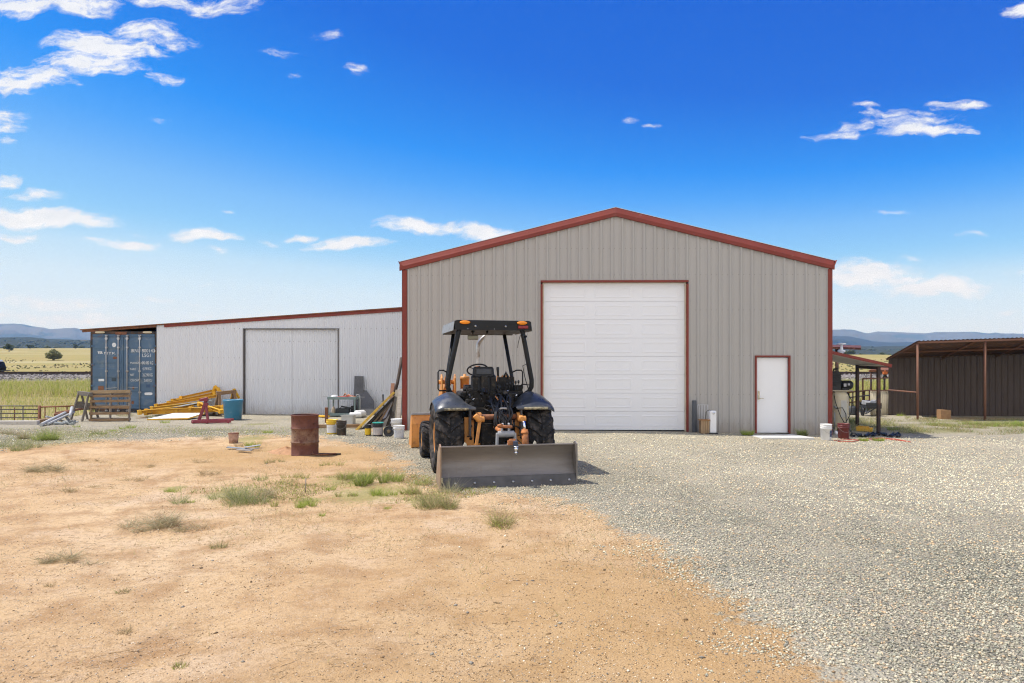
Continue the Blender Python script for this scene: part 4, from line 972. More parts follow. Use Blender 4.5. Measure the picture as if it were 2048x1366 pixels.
# seat
s_ = MB()
def pad(c, w, h, d, tilt):
    M = Matrix.Translation(c) @ rotm(rx=tilt)
    rows = []
    for y, k in ((-d / 2, .86), (-d * .3, 1), (d * .3, 1), (d / 2, .88)):
        rows.append([M @ Vector((k * w / 2 * a_, y, k * h / 2 * b_)) for a_, b_ in ((-1, -.75), (-.86, -1), (.86, -1), (1, -.75), (.94, .78), (.78, 1), (-.78, 1), (-.94, .78))])
    s_.grid(rows, False, True); s_.add(rows[0], [tuple(range(8))]); s_.add(rows[-1], [tuple(range(7, -1, -1))])
SX = -.06
pad((SX, .36, 1.58), .50, .44, .13, -6); pad((SX - .01, .34, 1.83), .42, .20, .11, -6)
se = s_.build('seat', SEATM, tr, bevel=.022, seg=3)
s_ = MB(); pad((SX, .62, 1.36), .5, .50, .13, 84); s_.build('seat_cushion', SEATM, se, bevel=.02)
m = MB(); m.box((SX - .01, .276, 1.84), (.29, .012, .10), rotm(rx=-6)); m.build('back_pocket', paint('black_vinyl_panel', (.03, .034, .042), .35), se, bevel=.006)
m = MB(); m.box((SX, .275, 1.56), (.14, .05, .42)); m.box((SX - .17, .285, 1.55), (.10, .04, .36)); m.box((SX + .17, .285, 1.55), (.10, .04, .36)); m.box((SX, .5, 1.17), (.36, .36, .25)); m.build('seat_frame', GREASE, se, bevel=.012)
for s, zz in ((-1, 1.50), (1, 1.52)):
    m = MB(); m.beam((SX + s * .30, .34, zz + .04), (SX + s * .31, .72, zz), .08, .07); m.build('armrest', SEATM, se, bevel=.02)
# steering wheel
w_ = MB(); M = Matrix.Translation((-.07, .98, 1.87)) @ rotm(rx=-32); n = 36
w_.tube([M @ Vector((.205 * math.cos(2 * math.pi * k / n), .205 * math.sin(2 * math.pi * k / n), 0)) for k in range(n + 1)], .015, 8, False)
for k in range(3):
    a = R(90 + 120 * k); w_.beam(M @ Vector((0, 0, -.02)), M @ Vector((.2 * math.cos(a), .2 * math.sin(a), 0)), .03, .012)
w_.tube([M @ Vector((0, 0, .02)), M @ Vector((0, 0, -.05))], .04, 12); w_.build('steering_wheel', BLACKP, tr)
m = MB(); m.tube([M @ Vector((0, 0, -.03)), (-.07, 1.1, 1.45)], .03, 8); m.box((-.05, 1.18, 1.28), (.52, .22, .58)); m.build('dash_console', BLACKP, tr, bevel=.03)
# crowded dark ironwork behind and beside the seat: side consoles, valves, levers, hoses
cl = random.Random(5)
for q1, q2 in ((((.42, .35, 1.22), (.24, .62, .46)), ((.36, .04, 1.28), (.16, .16, .34))), (((-.42, .45, 1.22), (.22, .6, .5)), ((-.36, .14, 1.38), (.12, .14, .3)))):
    v = MB(); v.box(*q1); v.box(*q2); v.box(((q1[0][0] + q2[0][0]) / 2, .12, 1.24), (.12, .2, .2)); v.build('side_console', GREASE, tr, bevel=.03)
v = MB()
v.box((0, .16, 1.22), (.80, .10, .52)); v.box((.05, -.05, 1.08), (.72, .20, .20))
for k in range(70):
    x = cl.uniform(-.46, .50); z = cl.uniform(1.02, 1.52); y = cl.uniform(-.16, .12) + .12 * abs(x)
    sz = cl.uniform(.018, .06)
    if cl.random() < .5: v.box((x, y, z), (sz * 1.6, sz * 1.4, sz * cl.uniform(1, 2.4)), rotm(cl.uniform(-40, 40), cl.uniform(-40, 40), cl.uniform(0, 90)))
    else: v.tube([(x, y, z), (x + cl.uniform(-.06, .06), y + cl.uniform(-.04, .04), z + cl.uniform(.04, .12))], sz * .45, 8)
v.build('valve_bank', [GREASE], tr, bevel=.004)
for k in range(16):
    x = cl.choice((cl.uniform(-.44, -.25), cl.uniform(.26, .5), cl.uniform(0, .3))); z = cl.uniform(1.1, 1.5); y = -.10 + .10 * abs(x)
    v = MB(); v.tube([(x, y, z), (x + cl.uniform(-.05, .05), y - .03, z + cl.uniform(.02, .06))], cl.uniform(.008, .018), 8); v.build('hose_fitting', CHROME, tr)
v = MB()
for k in range(7):
    x = cl.uniform(0, .3); z = cl.uniform(1.0, 1.3)
    v.box((x, -.16, z), (.03, .03, cl.uniform(.03, .12)), rotm(0, cl.uniform(-60, 60), 0))
v.build('rusty_linkage', RUSTO, tr, bevel=.004)
for k in range(5):
    x = .34 + .055 * k
    l = MB(); l.tube([(x, .25 - .02 * k, 1.40), (x + .01, .22, 1.52 + .01 * k), (x + .02, .20, 1.58 + .012 * k)], .008, 6); l.lathe([(.001, -.03), (.018, -.02), (.022, .01), (.012, .03), (.001, .034)], 10, Matrix.Translation((x + .02, .20, 1.60 + .012 * k))); l.build('hydraulic_lever', BLACKP, tr)
l = MB(); l.tube([(.36, .55, 1.40), (.34, .53, 1.55), (.29, .52, 1.65), (.27, .52, 1.70), (.25, .52, 1.84)], .010, 8); l.tube([(.252, .52, 1.74), (.248, .52, 1.80), (.245, .52, 1.90), (.245, .52, 1.925)], [.014, .022, .030, .026], 10); l.build('loader_lever', BLACKP, tr)
l = MB(); l.tube([(.62, .35, 1.52), (.66, .25, 1.60), (.80, .05, 1.585)], .012, 6); l.box((.60, .38, 1.50), (.16, .2, .16)); l.box((.53, .3, 1.42), (.26, .3, .1)); l.build('right_control_box', GREASE, tr, bevel=.02)
l = MB(); l.box((.42, .62, 1.52), (.30, .22, .42)); l.box((.30, .60, 1.40), (.2, .2, .5)); l.tube([(.36, .55, 1.7), (.40, .5, 1.82), (.46, .52, 1.70)], .03, 8); l.build('control_column', GREASE, tr, bevel=.03)
# the hanging tangle of hydraulic hoses
h = MB()
for k in range(24):
    x0 = cl.uniform(-.12, .34); z0 = cl.uniform(1.15, 1.45); x1 = cl.uniform(-.02, .25); z1 = cl.uniform(.72, .95); d = cl.uniform(-.05, .16)
    p0, p3 = Vector((x0, -.12, z0)), Vector((x1, -.55, z1)); p1 = p0 + Vector((cl.uniform(-.16, .16), cl.uniform(-.34, -.14), cl.uniform(-.04, .22))); p2 = p3 + Vector((d + cl.uniform(-.14, .14), cl.uniform(-.12, .04), cl.uniform(.08, .36)))
    h.tube([((1 - t) ** 3) * p0 + 3 * t * (1 - t) ** 2 * p1 + 3 * t * t * (1 - t) * p2 + t ** 3 * p3 for t in [i / 11 for i in range(12)]], cl.uniform(.011, .018), 7)
p0, p3 = Vector((.05, -.5, .98)), Vector((.50, -.42, .70)); p1 = Vector((.2, -.6, .8)); p2 = Vector((.42, -.55, 1.0))
for dd in (0, .03): h.tube([((1 - t) ** 3) * p0 + 3 * t * (1 - t) ** 2 * p1 + 3 * t * t * (1 - t) * p2 + t ** 3 * (p3 + Vector((dd, 0, 0))) for t in [i / 11 for i in range(12)]], .012, 7)
h.tube([(.18, -.55, .82), (.30, -.60, .70), (.45, -.75, .56), (.62, -.9, .50)], .009, 6)
h.build('hydraulic_hose', HOSE, tr)
h = MB(); h.tube([(.05, -.40, 1.14), (.11, -.46, 1.19), (.19, -.46, 1.19), (.26, -.40, 1.15)], .022, 8); h.build('hose_clamp', paint('dull_aluminium', (.4, .38, .35), .5, .5), tr)
h = MB(); h.tube([(.06, -.17, 1.40), (.14, -.2, 1.28), (.20, -.24, 1.12)], .012, 8); h.build('lift_rod', RUSTO, tr)
h = MB(); h.tube([(.74, -.02, 2.0), (.60, -.06, 1.95), (.64, -.05, 1.75), (.70, -.04, 1.55), (.78, -.05, 1.42)], .008, 6); h.tube([(.60, -.08, 2.58), (.53, -.12, 2.48), (.50, -.12, 2.36), (.49, -.12, 2.28)], .006, 6); h.tube([(.66, -.1, 2.5), (.60, -.14, 2.42), (.59, -.12, 2.52)], .02, 6)
h.build('loose_wiring', HOSE, tr)
# three-point hitch
for s in (-1, 1):
    p = MB(); p.box((s * .46, -.40, .68), (.17, .035, .72)); 
    for z in (.48, .70): p.m = 1; p.tube([(s * .46 - .04, -.42, z), (s * .46 + .045, -.42, z)], .012, 6); p.m = 0
    p.build('frame_plate', [ORANGE, GREASE], tr, bevel=.008)
p = MB()
for s in (-1, 1):
    for z in (.44, .66, .88): p.lathe([(.028, 0), (.028, .006), (.001, .007)], 10, Matrix.Translation((s * .46 + .03, -.418, z)) @ rotm(rx=90))
p.build('plate_bolt', GREASE, tr)
p = MB(); p.tube([(-.44, -.46, 1.04), (.50, -.46, 1.04)], .05, 16); p.build('rockshaft', rusty('dark_rusty_shaft', (.13, .06, .04), amt=.5), tr)
for x in (-.30, .44):
    p = MB(); p.tube([(x - .05, -.46, 1.04), (x + .05, -.46, 1.04)], .085, 14); p.beam((x, -.46, 1.04), (x - .02, -.78, 1.02), .06, .09); p.tube([(x - .07, -.72, 1.02), (x + .06, -.72, 1.02)], .05, 12); p.build('lift_arm', ORANGE, tr, bevel=.012)
p = MB(); p.beam((-.32, -.76, 1.04), (-.40, -.80, .56), .055, .028, (0, 1, 0)); p.beam((-.40, -.80, .58), (-.44, -.80, .40), .03, .028, (0, 1, 0)); p.beam((-.37, -.80, .58), (-.35, -.80, .40), .03, .028, (0, 1, 0))
p.tube([(-.42, -.80, 1.10), (-.33, -.80, 1.0)], .05, 10); p.build('lift_link', ORANGE, tr, bevel=.008)
p = MB(); p.tube([(.45, -.78, .98), (.46, -.80, .80)], .028, 10); p.build('cylinder_rod', CHROME, tr)
p = MB(); p.tube([(.46, -.80, .84), (.48, -.82, .35)], .058, 14); p.tube([(.46, -.80, .80), (.46, -.80, .76)], .066, 14); p.build('lift_cylinder', RUSTO, tr)
for s in (-1, 1):
    p = MB(); p.beam((s * .38, -.2, .50), (s * .40, -1.15, .36), .05, .09); p.build('lower_link', GREASE, tr, bevel=.008)
p = MB(); p.tube([(.0, -.42, .86), (.03, -1.15, .80)], .028, 10); p.tube([(.01, -.6, .845), (.025, -1.0, .81)], .042, 10); p.build('top_link', RUSTO, tr)
# grey A-frame mast on the blade
p = MB(); mx, my = .05, -1.16
p.tube([(mx - .14, my, .80), (mx + .14, my, .80)], .055, 14)
p.beam((mx - .15, my, .82), (mx - .165, my, .38), .035, .10, (0, 1, 0)); p.beam((mx + .15, my, .82), (mx + .165, my, .38), .035, .10, (0, 1, 0))
for dx in (-.065, .065): p.beam((mx + dx, my + .05, .84), (mx + dx * .8, my + .02, .98), .03, .07, (0, 1, 0))
p.build('mast', LGREY, tr, bevel=.008)
p = MB(); p.tube([(mx - .12, my - .02, .93), (mx + .1, my - .02, .92)], .025, 8); p.tube([(mx - .14, my - .03, .94), (mx - .09, my - .1, .96)], .028, 8); p.build('hitch_pin', RUSTO, tr)
p = MB(); p.tube([(mx, my - .12, .40), (mx, my - .12, .66)], .012, 8); p.beam((mx, my - .12, .52), (mx + .05, my - .14, .38), .02, .02); p.beam((mx, my - .12, .52), (mx - .03, my - .14, .38), .02, .02); p.build('hold_down_jack', paint('white_tool_steel', (.6, .6, .58), .4), tr)
# box blade: curved mouldboard facing back, end plates, cutting edge, ball hitch
bl = MB(); ST = NT('worn_blade_steel')
Pc = ST.coord(); bn_ = ST.noise(ST.scaled(Pc, (.3, 1, 2.2)), 2.5, 6, .6); bn2 = ST.noise(ST.scaled(Pc, (5, 1, .6)), 4, 5, .6)
cB = ST.mix(ST.rng(bn_, .3, .7), (.165, .145, .132), (.235, .215, .20)); cB = ST.mix(ST.math('MULTIPLY', ST.rng(bn2, .62, .8), .4), cB, (.16, .10, .07)); ST.color(cB); ST.set(.48, .35, .5)
ST.link(ST.rng(bn_, .3, .7, .6, .38), ST.b.inputs['Roughness']); ST = ST.mat
BW2 = 1.115; by = -1.56; bx = .02
def moul(t): return (by + .16 * math.sin(math.pi * (.08 + .84 * t)) - .03 + .03 * t, .155 + .475 * t)       # (y, z)
pf = [moul(i / 14) for i in range(15)]
poly = [(y, z) for y, z in pf] + [(pf[-1][0] - .03, pf[-1][1] + .012), (pf[-1][0] - .03, pf[-1][1] + .03), (pf[-1][0] + .03, pf[-1][1] + .03)] + [(y + .02, z) for y, z in pf[::-1]]
bl.prism(poly, bx - BW2, bx + BW2, YZ)
blade = bl.build('box_blade', ST, tr)
for fc in blade.data.polygons: fc.use_smooth = False
c = MB(); c.prism([(by - .05, .0), (by - .085, .0), (by - .03, .165), (by + .0, .165)], bx - BW2 + .03, bx + BW2 + .0, YZ); c.m = 1
for k in range(7):
    x = bx - BW2 + .22 + k * .315; c.lathe([(.022, 0), (.02, .008), (.001, .01)], 10, Matrix.Translation((x, by - .068, .075)) @ rotm(rx=71))
c.build('cutting_edge', [paint('dark_worn_edge', (.075, .072, .075), .4, .5, var=.3, sc=6), STEEL], blade)
for s in (-1, 1):
    e = MB(); x = bx + s * BW2
    e.prism([(by - .06, -.02), (by + .55, -.02), (by + .50, .10), (by + .30, .52), (by + .05, .70), (by - .07, .66), (by - .075, .3)], x + s * .0, x + s * .022, YZ)
    e.build('end_plate', rusty('rusty_tan_plate', (.30, .22, .15), (.20, .11, .07), (.34, .22, .15), amt=.4) if s < 0 else ST, blade)
e = MB()
for dx in (-.72, .44): e.prism([(bx + dx - .035, .64), (bx + dx + .035, .64), (bx + dx + .02, .70), (bx + dx - .005, .715)], by + .05, by + .07)
e.build('lifting_lug', paint('cream_chipped', (.5, .47, .38), .6), blade)
e = MB(); e.beam((bx, by + .2, .42), (bx, my, .40), .10, .10); e.box((bx, by + .2, .40), (1.1, .06, .10)); e.beam((bx - .45, by + .2, .42), (bx - .4, my, .36), .03, .12); e.beam((bx + .45, by + .2, .42), (bx + .4, my, .36), .03, .12); e.build('blade_frame', GREASE, blade)
hx = bx + .075
e = MB(); e.box((hx - .05, by - .03, .70), (.12, .06, .07)); e.box((hx - .02, by + .02, .745), (.11, .05, .02)); e.build('ball_bracket', RUSTO, blade, bevel=.006)
e = MB(); e.box((hx + .01, by - .075, .68), (.075, .07, .10)); e.build('ball_mount', paint('dark_blue_mount', (.03, .045, .08), .4), blade, bevel=.008)
e = MB(); M = Matrix.Translation((hx + .015, by - .09, .0))
e.lathe([(.001, .50), (.014, .505), (.016, .53), (.03, .535), (.03, .555), (.014, .557), (.016, .57), (.034, .585), (.04, .605), (.034, .625), (.018, .635), (.045, .638), (.045, .65), (.001, .652)], 18, M); e.build('tow_ball', CHROME, blade)
# ================================================================== LEFT YARD: stacked steel, drum, cart, buckets, timber
def P3(u, v, d=None, z=None):
    """point seen at photo pixel (u, v): at depth d, or where the ray meets the height z"""
    if d is None: d = F * (H - z) / (v - YH)
    return Vector((wx(u, d), d, wz(v, d)))
def GP(u, v):
    """ground point under photo pixel (u, v)"""
    d = F * H / (v - YH)
    for _ in range(12): d = F * (H - gh(wx(u, d), d)) / (v - YH)
    return Vector((wx(u, d), d, gh(wx(u, d), d)))
def one(mb, name, mats, label, cat, group=None, bevel=0, solid=0, origin=None):
    """a thing that is one mesh; its origin is put at its base"""
    if origin is None:
        xs = [p[0] for p in mb.v]; ys = [p[1] for p in mb.v]; zs = [p[2] for p in mb.v]; origin = Vector(((min(xs) + max(xs)) / 2, (min(ys) + max(ys)) / 2, min(zs)))
    mb.v = [tuple(Vector(p) - origin) for p in mb.v]
    o = mb.build(name, mats, None, bevel=bevel, solid=solid); o.location = origin
    return tag(o, label, cat, group)

# rusty burn drum
g = GP(610, 909); dr = thing('steel_drum', 'rusty brown open steel drum standing alone on the dirt', 'drum', (g.x, g.y, g.z - .01), 20)
DRUMM = NT('rusted_drum'); Pc = DRUMM.coord(); n1 = DRUMM.noise(Pc, 3.2, 8, .65); n2 = DRUMM.noise(Pc, 14, 6, .6); sp_ = DRUMM.node('ShaderNodeSeparateXYZ'); DRUMM.link(Pc, sp_.inputs[0])
band = DRUMM.math('MULTIPLY', DRUMM.rng(sp_.outputs[2], .22, .30), DRUMM.rng(sp_.outputs[2], .62, .50))
cD = DRUMM.mix(DRUMM.rng(n1, .35, .65), (.10, .035, .025), (.16, .065, .045)); cD = DRUMM.mix(DRUMM.math('MULTIPLY', band, DRUMM.rng(n1, .36, .6)), cD, (.26, .18, .12)); cD = DRUMM.mix(DRUMM.rng(n2, .58, .7), cD, (.07, .03, .02))
DRUMM.color(cD); DRUMM.set(.7, 0, .35); DRUMM.bump(n2, .3, .006); DRUMM = DRUMM.mat
b = MB(); b.lathe([(.285, 0), (.295, .012), (.287, .02), (.287, .26), (.293, .272), (.303, .283), (.303, .295), (.293, .306), (.287, .318), (.287, .565), (.293, .577), (.303, .588), (.303, .60), (.293, .611), (.287, .623), (.287, .85), (.296, .862), (.30, .873), (.296, .884),
     (.281, .884), (.279, .86), (.279, .05), (.001, .05)], 48, wob=.006); b.build('shell', DRUMM, dr)
b = MB(); b.lathe([(.278, .7), (.15, .74), (.05, .72), (.001, .73)], 20, wob=.06); b.build('ash_fill', paint('ash', (.05, .045, .04), .95, var=.4, sc=12, bump=.8, bsc=30), dr)
b = MB(); r0 = Vector((g.x + .26, g.y - .12, g.z + .01)); b.tube([r0 + Vector((-.05, -.02, .12)), r0 + Vector((-.03, -.10, .03)), r0 + Vector((.04, -.12, .015)), r0 + Vector((.28, -.08, .02)), r0 + Vector((.45, -.02, .03))], .016, 8)
one(b, 'bent_pipe', RUST, 'short bent rusty pipe lying at the foot of the burn drum', 'pipe')
b = MB(); b.beam(r0 + Vector((.10, -.05, .02)), r0 + Vector((.55, .02, .015)), .05, .03); one(b, 'charred_stick', paint('charred_wood', (.03, .025, .02), .95), 'charred black stick lying beside the burn drum', 'stick', bevel=.006)
mound = MB(); rows = []
for i in range(7):
    r = i / 6; rows.append([Vector((.62 * r * math.cos(a), .34 * r * math.sin(a), .13 * (1 - r) ** 1.3 * (1 + .25 * math.sin(3 * a)) - .012)) for a in (2 * math.pi * k / 18 for k in range(18))])
mound.grid(rows, True, True); mo = mound.build('dirt_mound', paint('loose_red_dirt', (.42, .235, .12), .95, var=.2, sc=9, bump=.8, bsc=45)); q = GP(572, 905); mo.location = (q.x, q.y, q.z); setting(mo)

# blue tub
g = GP(466, 839); t = thing('blue_tub', 'round blue plastic tub with a rolled rim', 'tub', g, 0)
BL_P = paint('faded_blue_plastic', (.035, .18, .30), .4, var=.12, sc=3, dirt=(.12, .25, .33), dirt_amt=.2)
hh = 40 / F * g.y; rr = 19.5 / F * g.y
b = MB(); b.lathe([(rr * .80, 0), (rr * .83, .01), (rr * .95, hh * .86), (rr * .99, hh * .9), (rr * 1.0, hh * .97), (rr * .98, hh), (rr * .94, hh * .97), (rr * .80, .06), (.001, .05)], 40); b.build('shell', BL_P, t)
b = MB(); b.lathe([(rr * .90, hh * .52), (rr * .915, hh * .53), (rr * .915, hh * .55), (rr * .905, hh * .56)], 40); b.build('hoop', BL_P, t)

# brown sawhorse leaning over the pile
def sawhorse(name, mat, label, A, B, leg_dx, zt, group=None, splay=.22, dep=.28):
    """two end frames joined by a top beam from A to B (top corners)"""
    t = thing(name, label, 'sawhorse', ((A.x + B.x) / 2, (A.y + B.y) / 2, min(gh(A.x, A.y), gh(B.x, B.y))), 0, group)
    o = t.location
    def loc(p): return p - o
    b = MB(); b.beam(loc(A), loc(B), .10, .13); b.build('top_beam', mat, t, bevel=.006)
    ax = (B - A).normalized(); sd_ = Vector((-ax.y, ax.x, 0)).normalized()
    for e, s in ((A, 1), (B, -1)):
        top = e + ax * s * .10
        for q in (-1, 1):
            ft = top + sd_ * q * dep - ax * s * leg_dx; ft.z = gh(ft.x, ft.y)
            b = MB(); b.beam(loc(top + sd_ * q * .04), loc(ft), .09, .05, sd_); b.build('leg', mat, t, bevel=.005)
        b = MB(); m_ = top * .62 + (top + Vector((0, 0, -zt))) * .38
        b.box(loc(m_) + Vector((0, 0, -.02)), (.03, dep * 1.1, .22), rotm(rz=math.degrees(math.atan2(ax.y, ax.x)))); b.build('gusset', mat, t)
    return t
sawhorse('sawhorse', BROWNW, 'brown wooden sawhorse behind the round blue tub', P3(433, 787, 25.7), P3(472, 783, 26.2), .10, .9, dep=.26)
sawhorse('sawhorse', wood('dark_weathered_wood', (.11, .095, .08), (.21, .185, .155)), 'weathered grey wooden sawhorse left of the standing pallet', P3(158, 786, 23.0), P3(182, 789, 22.2), .06, .95, dep=.24)

# heap of yellow steel beams and grey panels
def beam_thing(u0, v0, d0, u1, v1, d1, w_, h_, label, mat=None, name='steel_beam', group='yellow steel beams in the heap by the corrugated wall', cat='beam', bev=.006, up=(0, 0, 1)):
    a, b_ = P3(u0, v0, d0), P3(u1, v1, d1); m = MB(); m.beam(a, b_, w_, h_, up); return one(m, name, mat or YELLOW, label, cat, group, bevel=bev)
def chan_thing(u0, v0, d0, u1, v1, d1, w_, h_, label):
    """channel section beam with end brackets"""
    w_ *= 1.25; h_ *= 1.45; a, b_ = P3(u0, v0, d0), P3(u1, v1, d1); m = MB(); ax = (b_ - a).normalized(); up = Vector((0, 0, 1)); sx = ax.cross(up).normalized(); uz = sx.cross(ax)
    m.beam(a, b_, .012, h_); m.beam(a + uz * h_ / 2 + sx * w_ / 2, b_ + uz * h_ / 2 + sx * w_ / 2, w_, .012); m.beam(a - uz * h_ / 2 + sx * w_ / 2, b_ - uz * h_ / 2 + sx * w_ / 2, w_, .012)
    for p in (a + ax * .05, b_ - ax * .05): m.beam(p - ax * .05 + sx * .04, p + ax * .05 + sx * .04, w_ + .07, h_ + .06)
    return one(m, 'steel_beam', YELLOW, label, 'beam', 'yellow steel beams in the heap by the corrugated wall', bevel=.004)
chan_thing(290, 824, 24.6, 448, 818, 25.2, .1, .115, 'thick yellow beam lying lowest along the front of the heap')
chan_thing(275, 825, 24.3, 385, 812, 25.6, .08, .07, 'thin yellow beam jutting farthest left out of the heap')
chan_thing(310, 812, 25.6, 440, 791, 26.1, .09, .06, 'yellow beam rising across the upper middle of the heap')
chan_thing(335, 806, 26.0, 432, 786, 26.35, .08, .055, 'yellow beam lying on top against the corrugated wall')
chan_thing(345, 801, 26.3, 362, 799, 26.3, .12, .05, 'short yellow stub lying high at the rear of the heap')
chan_thing(300, 817, 25.2, 400, 806, 25.9, .08, .06, 'yellow beam under the second highest one in the heap')
chan_thing(350, 822, 24.9, 452, 812, 25.4, .10, .06, 'yellow beam crossing behind the red stand to the blue tub')
chan_thing(360, 796, 26.2, 440, 778, 26.45, .06, .05, 'thin yellow beam lying uppermost along the corrugated wall')
chan_thing(378, 817, 25.0, 425, 818, 25.2, .14, .05, 'short yellow bracket piece sitting mid heap behind the red stand')
chan_thing(400, 808, 25.4, 446, 823, 24.8, .08, .06, 'yellow beam sloping down to the right behind the red stand')
for i, (uu, vv, du, dv, lab) in enumerate(((430, 772, 14, 20, 'yellow bent bracket poking up highest behind the sawhorse'), (468, 778, 10, 26, 'yellow bracket end standing right of the sawhorse'))):
    m = MB(); a = P3(uu - 7, vv + dv, 26.3); b_ = P3(uu, vv, 26.4); c_ = P3(uu + du, vv + dv * .7, 26.3)
    m.beam(a, b_, .05, .09); m.beam(b_, c_, .05, .09); one(m, 'steel_bracket', YELLOW, lab, 'bracket', 'yellow steel beams in the heap by the corrugated wall', bevel=.006)
for (u0, v0, d0, u1, v1, d1, wd, lab) in ((306, 822, 25.0, 420, 800, 26.1, .8, 'grey steel sheet sloping up under the top yellow beam'), (330, 828, 24.9, 440, 822, 25.6, .9, 'grey steel sheet lying low under the yellow beams')):
    m = MB(); m.beam(P3(u0, v0, d0), P3(u1, v1, d1), wd, .02); one(m, 'steel_sheet', GREYST, lab, 'sheet', 'grey sheets in the yellow heap')
m = MB(); a, b_ = P3(298, 836, 23.9), P3(372, 835.5, 24.1); ax = (b_ - a).normalized()
a.z += .05; b_.z += .08
BOARD = MB(); sx = Vector((.16, 1, 0)); BOARD.add([a, b_, b_ + sx * .52 + Vector((0, 0, .02)), a + sx * .62 + Vector((0, 0, .02))], [(0, 1, 2, 3)])
a = P3(294, 840.5, 23.0); b_ = P3(376, 838.5, 23.4); vs = [a, b_, b_ + Vector((.12, 1.0, .10)), a + Vector((.35, 1.1, .12))]; BOARD.v = []; BOARD.f = []; BOARD.mi = []; BOARD.sm = []
BOARD.add([p + Vector((0, 0, .045)) for p in vs] + [p for p in vs], [(0, 1, 2, 3), (4, 7, 6, 5)]); BOARD.m = 1
BOARD.add([p + Vector((0, 0, .045)) for p in vs] + [p for p in vs], [(0, 4, 5, 1), (1, 5, 6, 2), (2, 6, 7, 3), (3, 7, 4, 0)])
one(BOARD, 'panel_board', [paint('white_panel_face', (.70, .70, .69), .5), YELLOW], 'flat white panel with yellow edge lying before the yellow heap', 'panel')
m = MB(); m.tube([P3(271, 838, 23.7), P3(296, 836, 23.9)], .035, 8); one(m, 'rusty_log', BROWNW, 'short brown round timber left of the white panel', 'timber')

# red stand
g = GP(418, 847); s = thing('engine_stand', 'small dark red steel stand with low forked base', 'stand', g, 4)
RED = paint('maroon_red_paint', (.22, .028, .045), .45, var=.12, dirt=(.12, .03, .03), dirt_amt=.1)
k = g.y / F
b = MB(); b.beam((-31 * k, -.10, .07), (42 * k, .05, .07), .09, .10); b.beam((-20 * k, .34, .07), (42 * k, .30, .10), .07, .08); b.beam((-29 * k, -.14, .07), (-18 * k, .40, .07), .09, .09)
b.build('base', RED, s, bevel=.008)
b = MB(); b.beam((-22 * k, .1, .10), (-8 * k, .12, 46 * k), .085, .07, (0, 1, 0)); b.beam((-2 * k, .0, .10), (-10 * k, .12, 46 * k), .075, .06, (0, 1, 0)); b.build('upright', RED, s, bevel=.008)
b = MB(); b.box((-12 * k, .1, 47 * k), (.25, .13, .08)); b.box((-7 * k, .06, 38 * k), (.12, .10, .10)); b.tube([(-20 * k, .06, 47 * k), (-4 * k, .06, 51 * k)], .035, 10); b.build('head', RED, s, bevel=.01)
for x, y in ((-28 * k, -.12), (36 * k, .05), (-3 * k, -.06)):
    b = MB(); b.tube([(x - .02, y, .045), (x + .03, y, .045)], .045, 14); b.build('caster', RED, s)

# standing pallet
g = GP(218, 843); pa = thing('wooden_pallet', 'weathered wooden pallet standing on edge before the blue container', 'pallet', g, 3)
k = g.y / F; pw, ph = 78 * k, 62 * k
TAN = wood('tan_pallet_wood', (.24, .16, .085), (.42, .31, .19), axis=0)
for i in range(3):
    b = MB(); x = -pw / 2 + .03 + (pw - .06) * i / 2; b.box((x, .06, ph / 2), (.04, .09, ph)); b.build('stringer', TAN if i == 0 else GREYW, pa, bevel=.004)
for i, z in enumerate((.05, .26, .46, .66, .82, .96)):
    b = MB(); b.box((rng.uniform(-.01, .01), .005, z * ph), (pw, .018, .105 if i in (5,) else .08), rotm(0, rng.uniform(-1, 1), 0)); b.build('deck_board', TAN if i == 5 else BROWNW, pa, bevel=.003)
for i, z in enumerate((.08, .5, .9)):
    b = MB(); b.box((0, .115, z * ph), (pw, .018, .085), rotm(0, rng.uniform(-1, 1), 0)); b.build('bottom_board', GREYW, pa, bevel=.003)
pa.rotation_euler[0] = R(-4)

# grey pipes and scrap in the far left corner
GPIPE = paint('pale_grey_pipe', (.38, .39, .39), .5, var=.1)
for i, (u0, v0, u1, v1, r_, lab) in enumerate(((82, 853, 130, 826, .05, 'long pale grey pipe reaching lowest to the left in the scrap'), (95, 851, 148, 824, .035, 'pale grey pipe lying across the scrap up to the sawhorse'), (92, 833, 128, 842, .03, 'thin grey bar lying crosswise on the pale pipes'), (140, 832, 144, 815, .045, 'short pale pipe standing upright in the scrap'), (118, 843, 134, 830, .05, 'short thick pale pipe in the middle of the scrap'))):
    d0 = GP(u0, max(v0, 845)).y; m = MB(); a = GP(u0, v0) + Vector((0, 0, r_)) if i not in (2, 3) else P3(u0, v0, 21.4); b_ = P3(u1, v1, 22.2)
    m.tube([a, b_], r_, 10); one(m, 'scrap_pipe', GPIPE, lab, 'pipe', 'pale pipes in the far left scrap heap')
m = MB()
for i in range(24):
    g = GP(rng.uniform(108, 150), rng.uniform(844, 850)); m.box(g + Vector((0, 0, .03)), (rng.uniform(.05, .22), rng.uniform(.03, .1), rng.uniform(.02, .06)), rotm(rng.uniform(-20, 20), rng.uniform(-25, 25), rng.uniform(0, 180)))
so_ = m.build('scrap_rubble', paint('grey_green_scrap', (.25, .27, .26), .8, var=.4, sc=8)); setting(so_, 'stuff')['label'] = 'broken grey scrap pieces heaped below the pale pipes'
m = MB(); m.beam(P3(76, 844, 21.0), P3(110, 841, 21.4), .25, .16); one(m, 'timber_block', BROWNW, 'brown timber block at the yard edge beside the pale pipes', 'timber', bevel=.01)
m = MB(); m.beam(Vector((wx(-40, 20.8), 20.8, .22)), Vector((wx(74, 20.8), 20.9, .22)), .22, .22); one(m, 'concrete_kerb', CONC, 'low tan concrete kerb along the far left yard edge', 'kerb', bevel=.015)
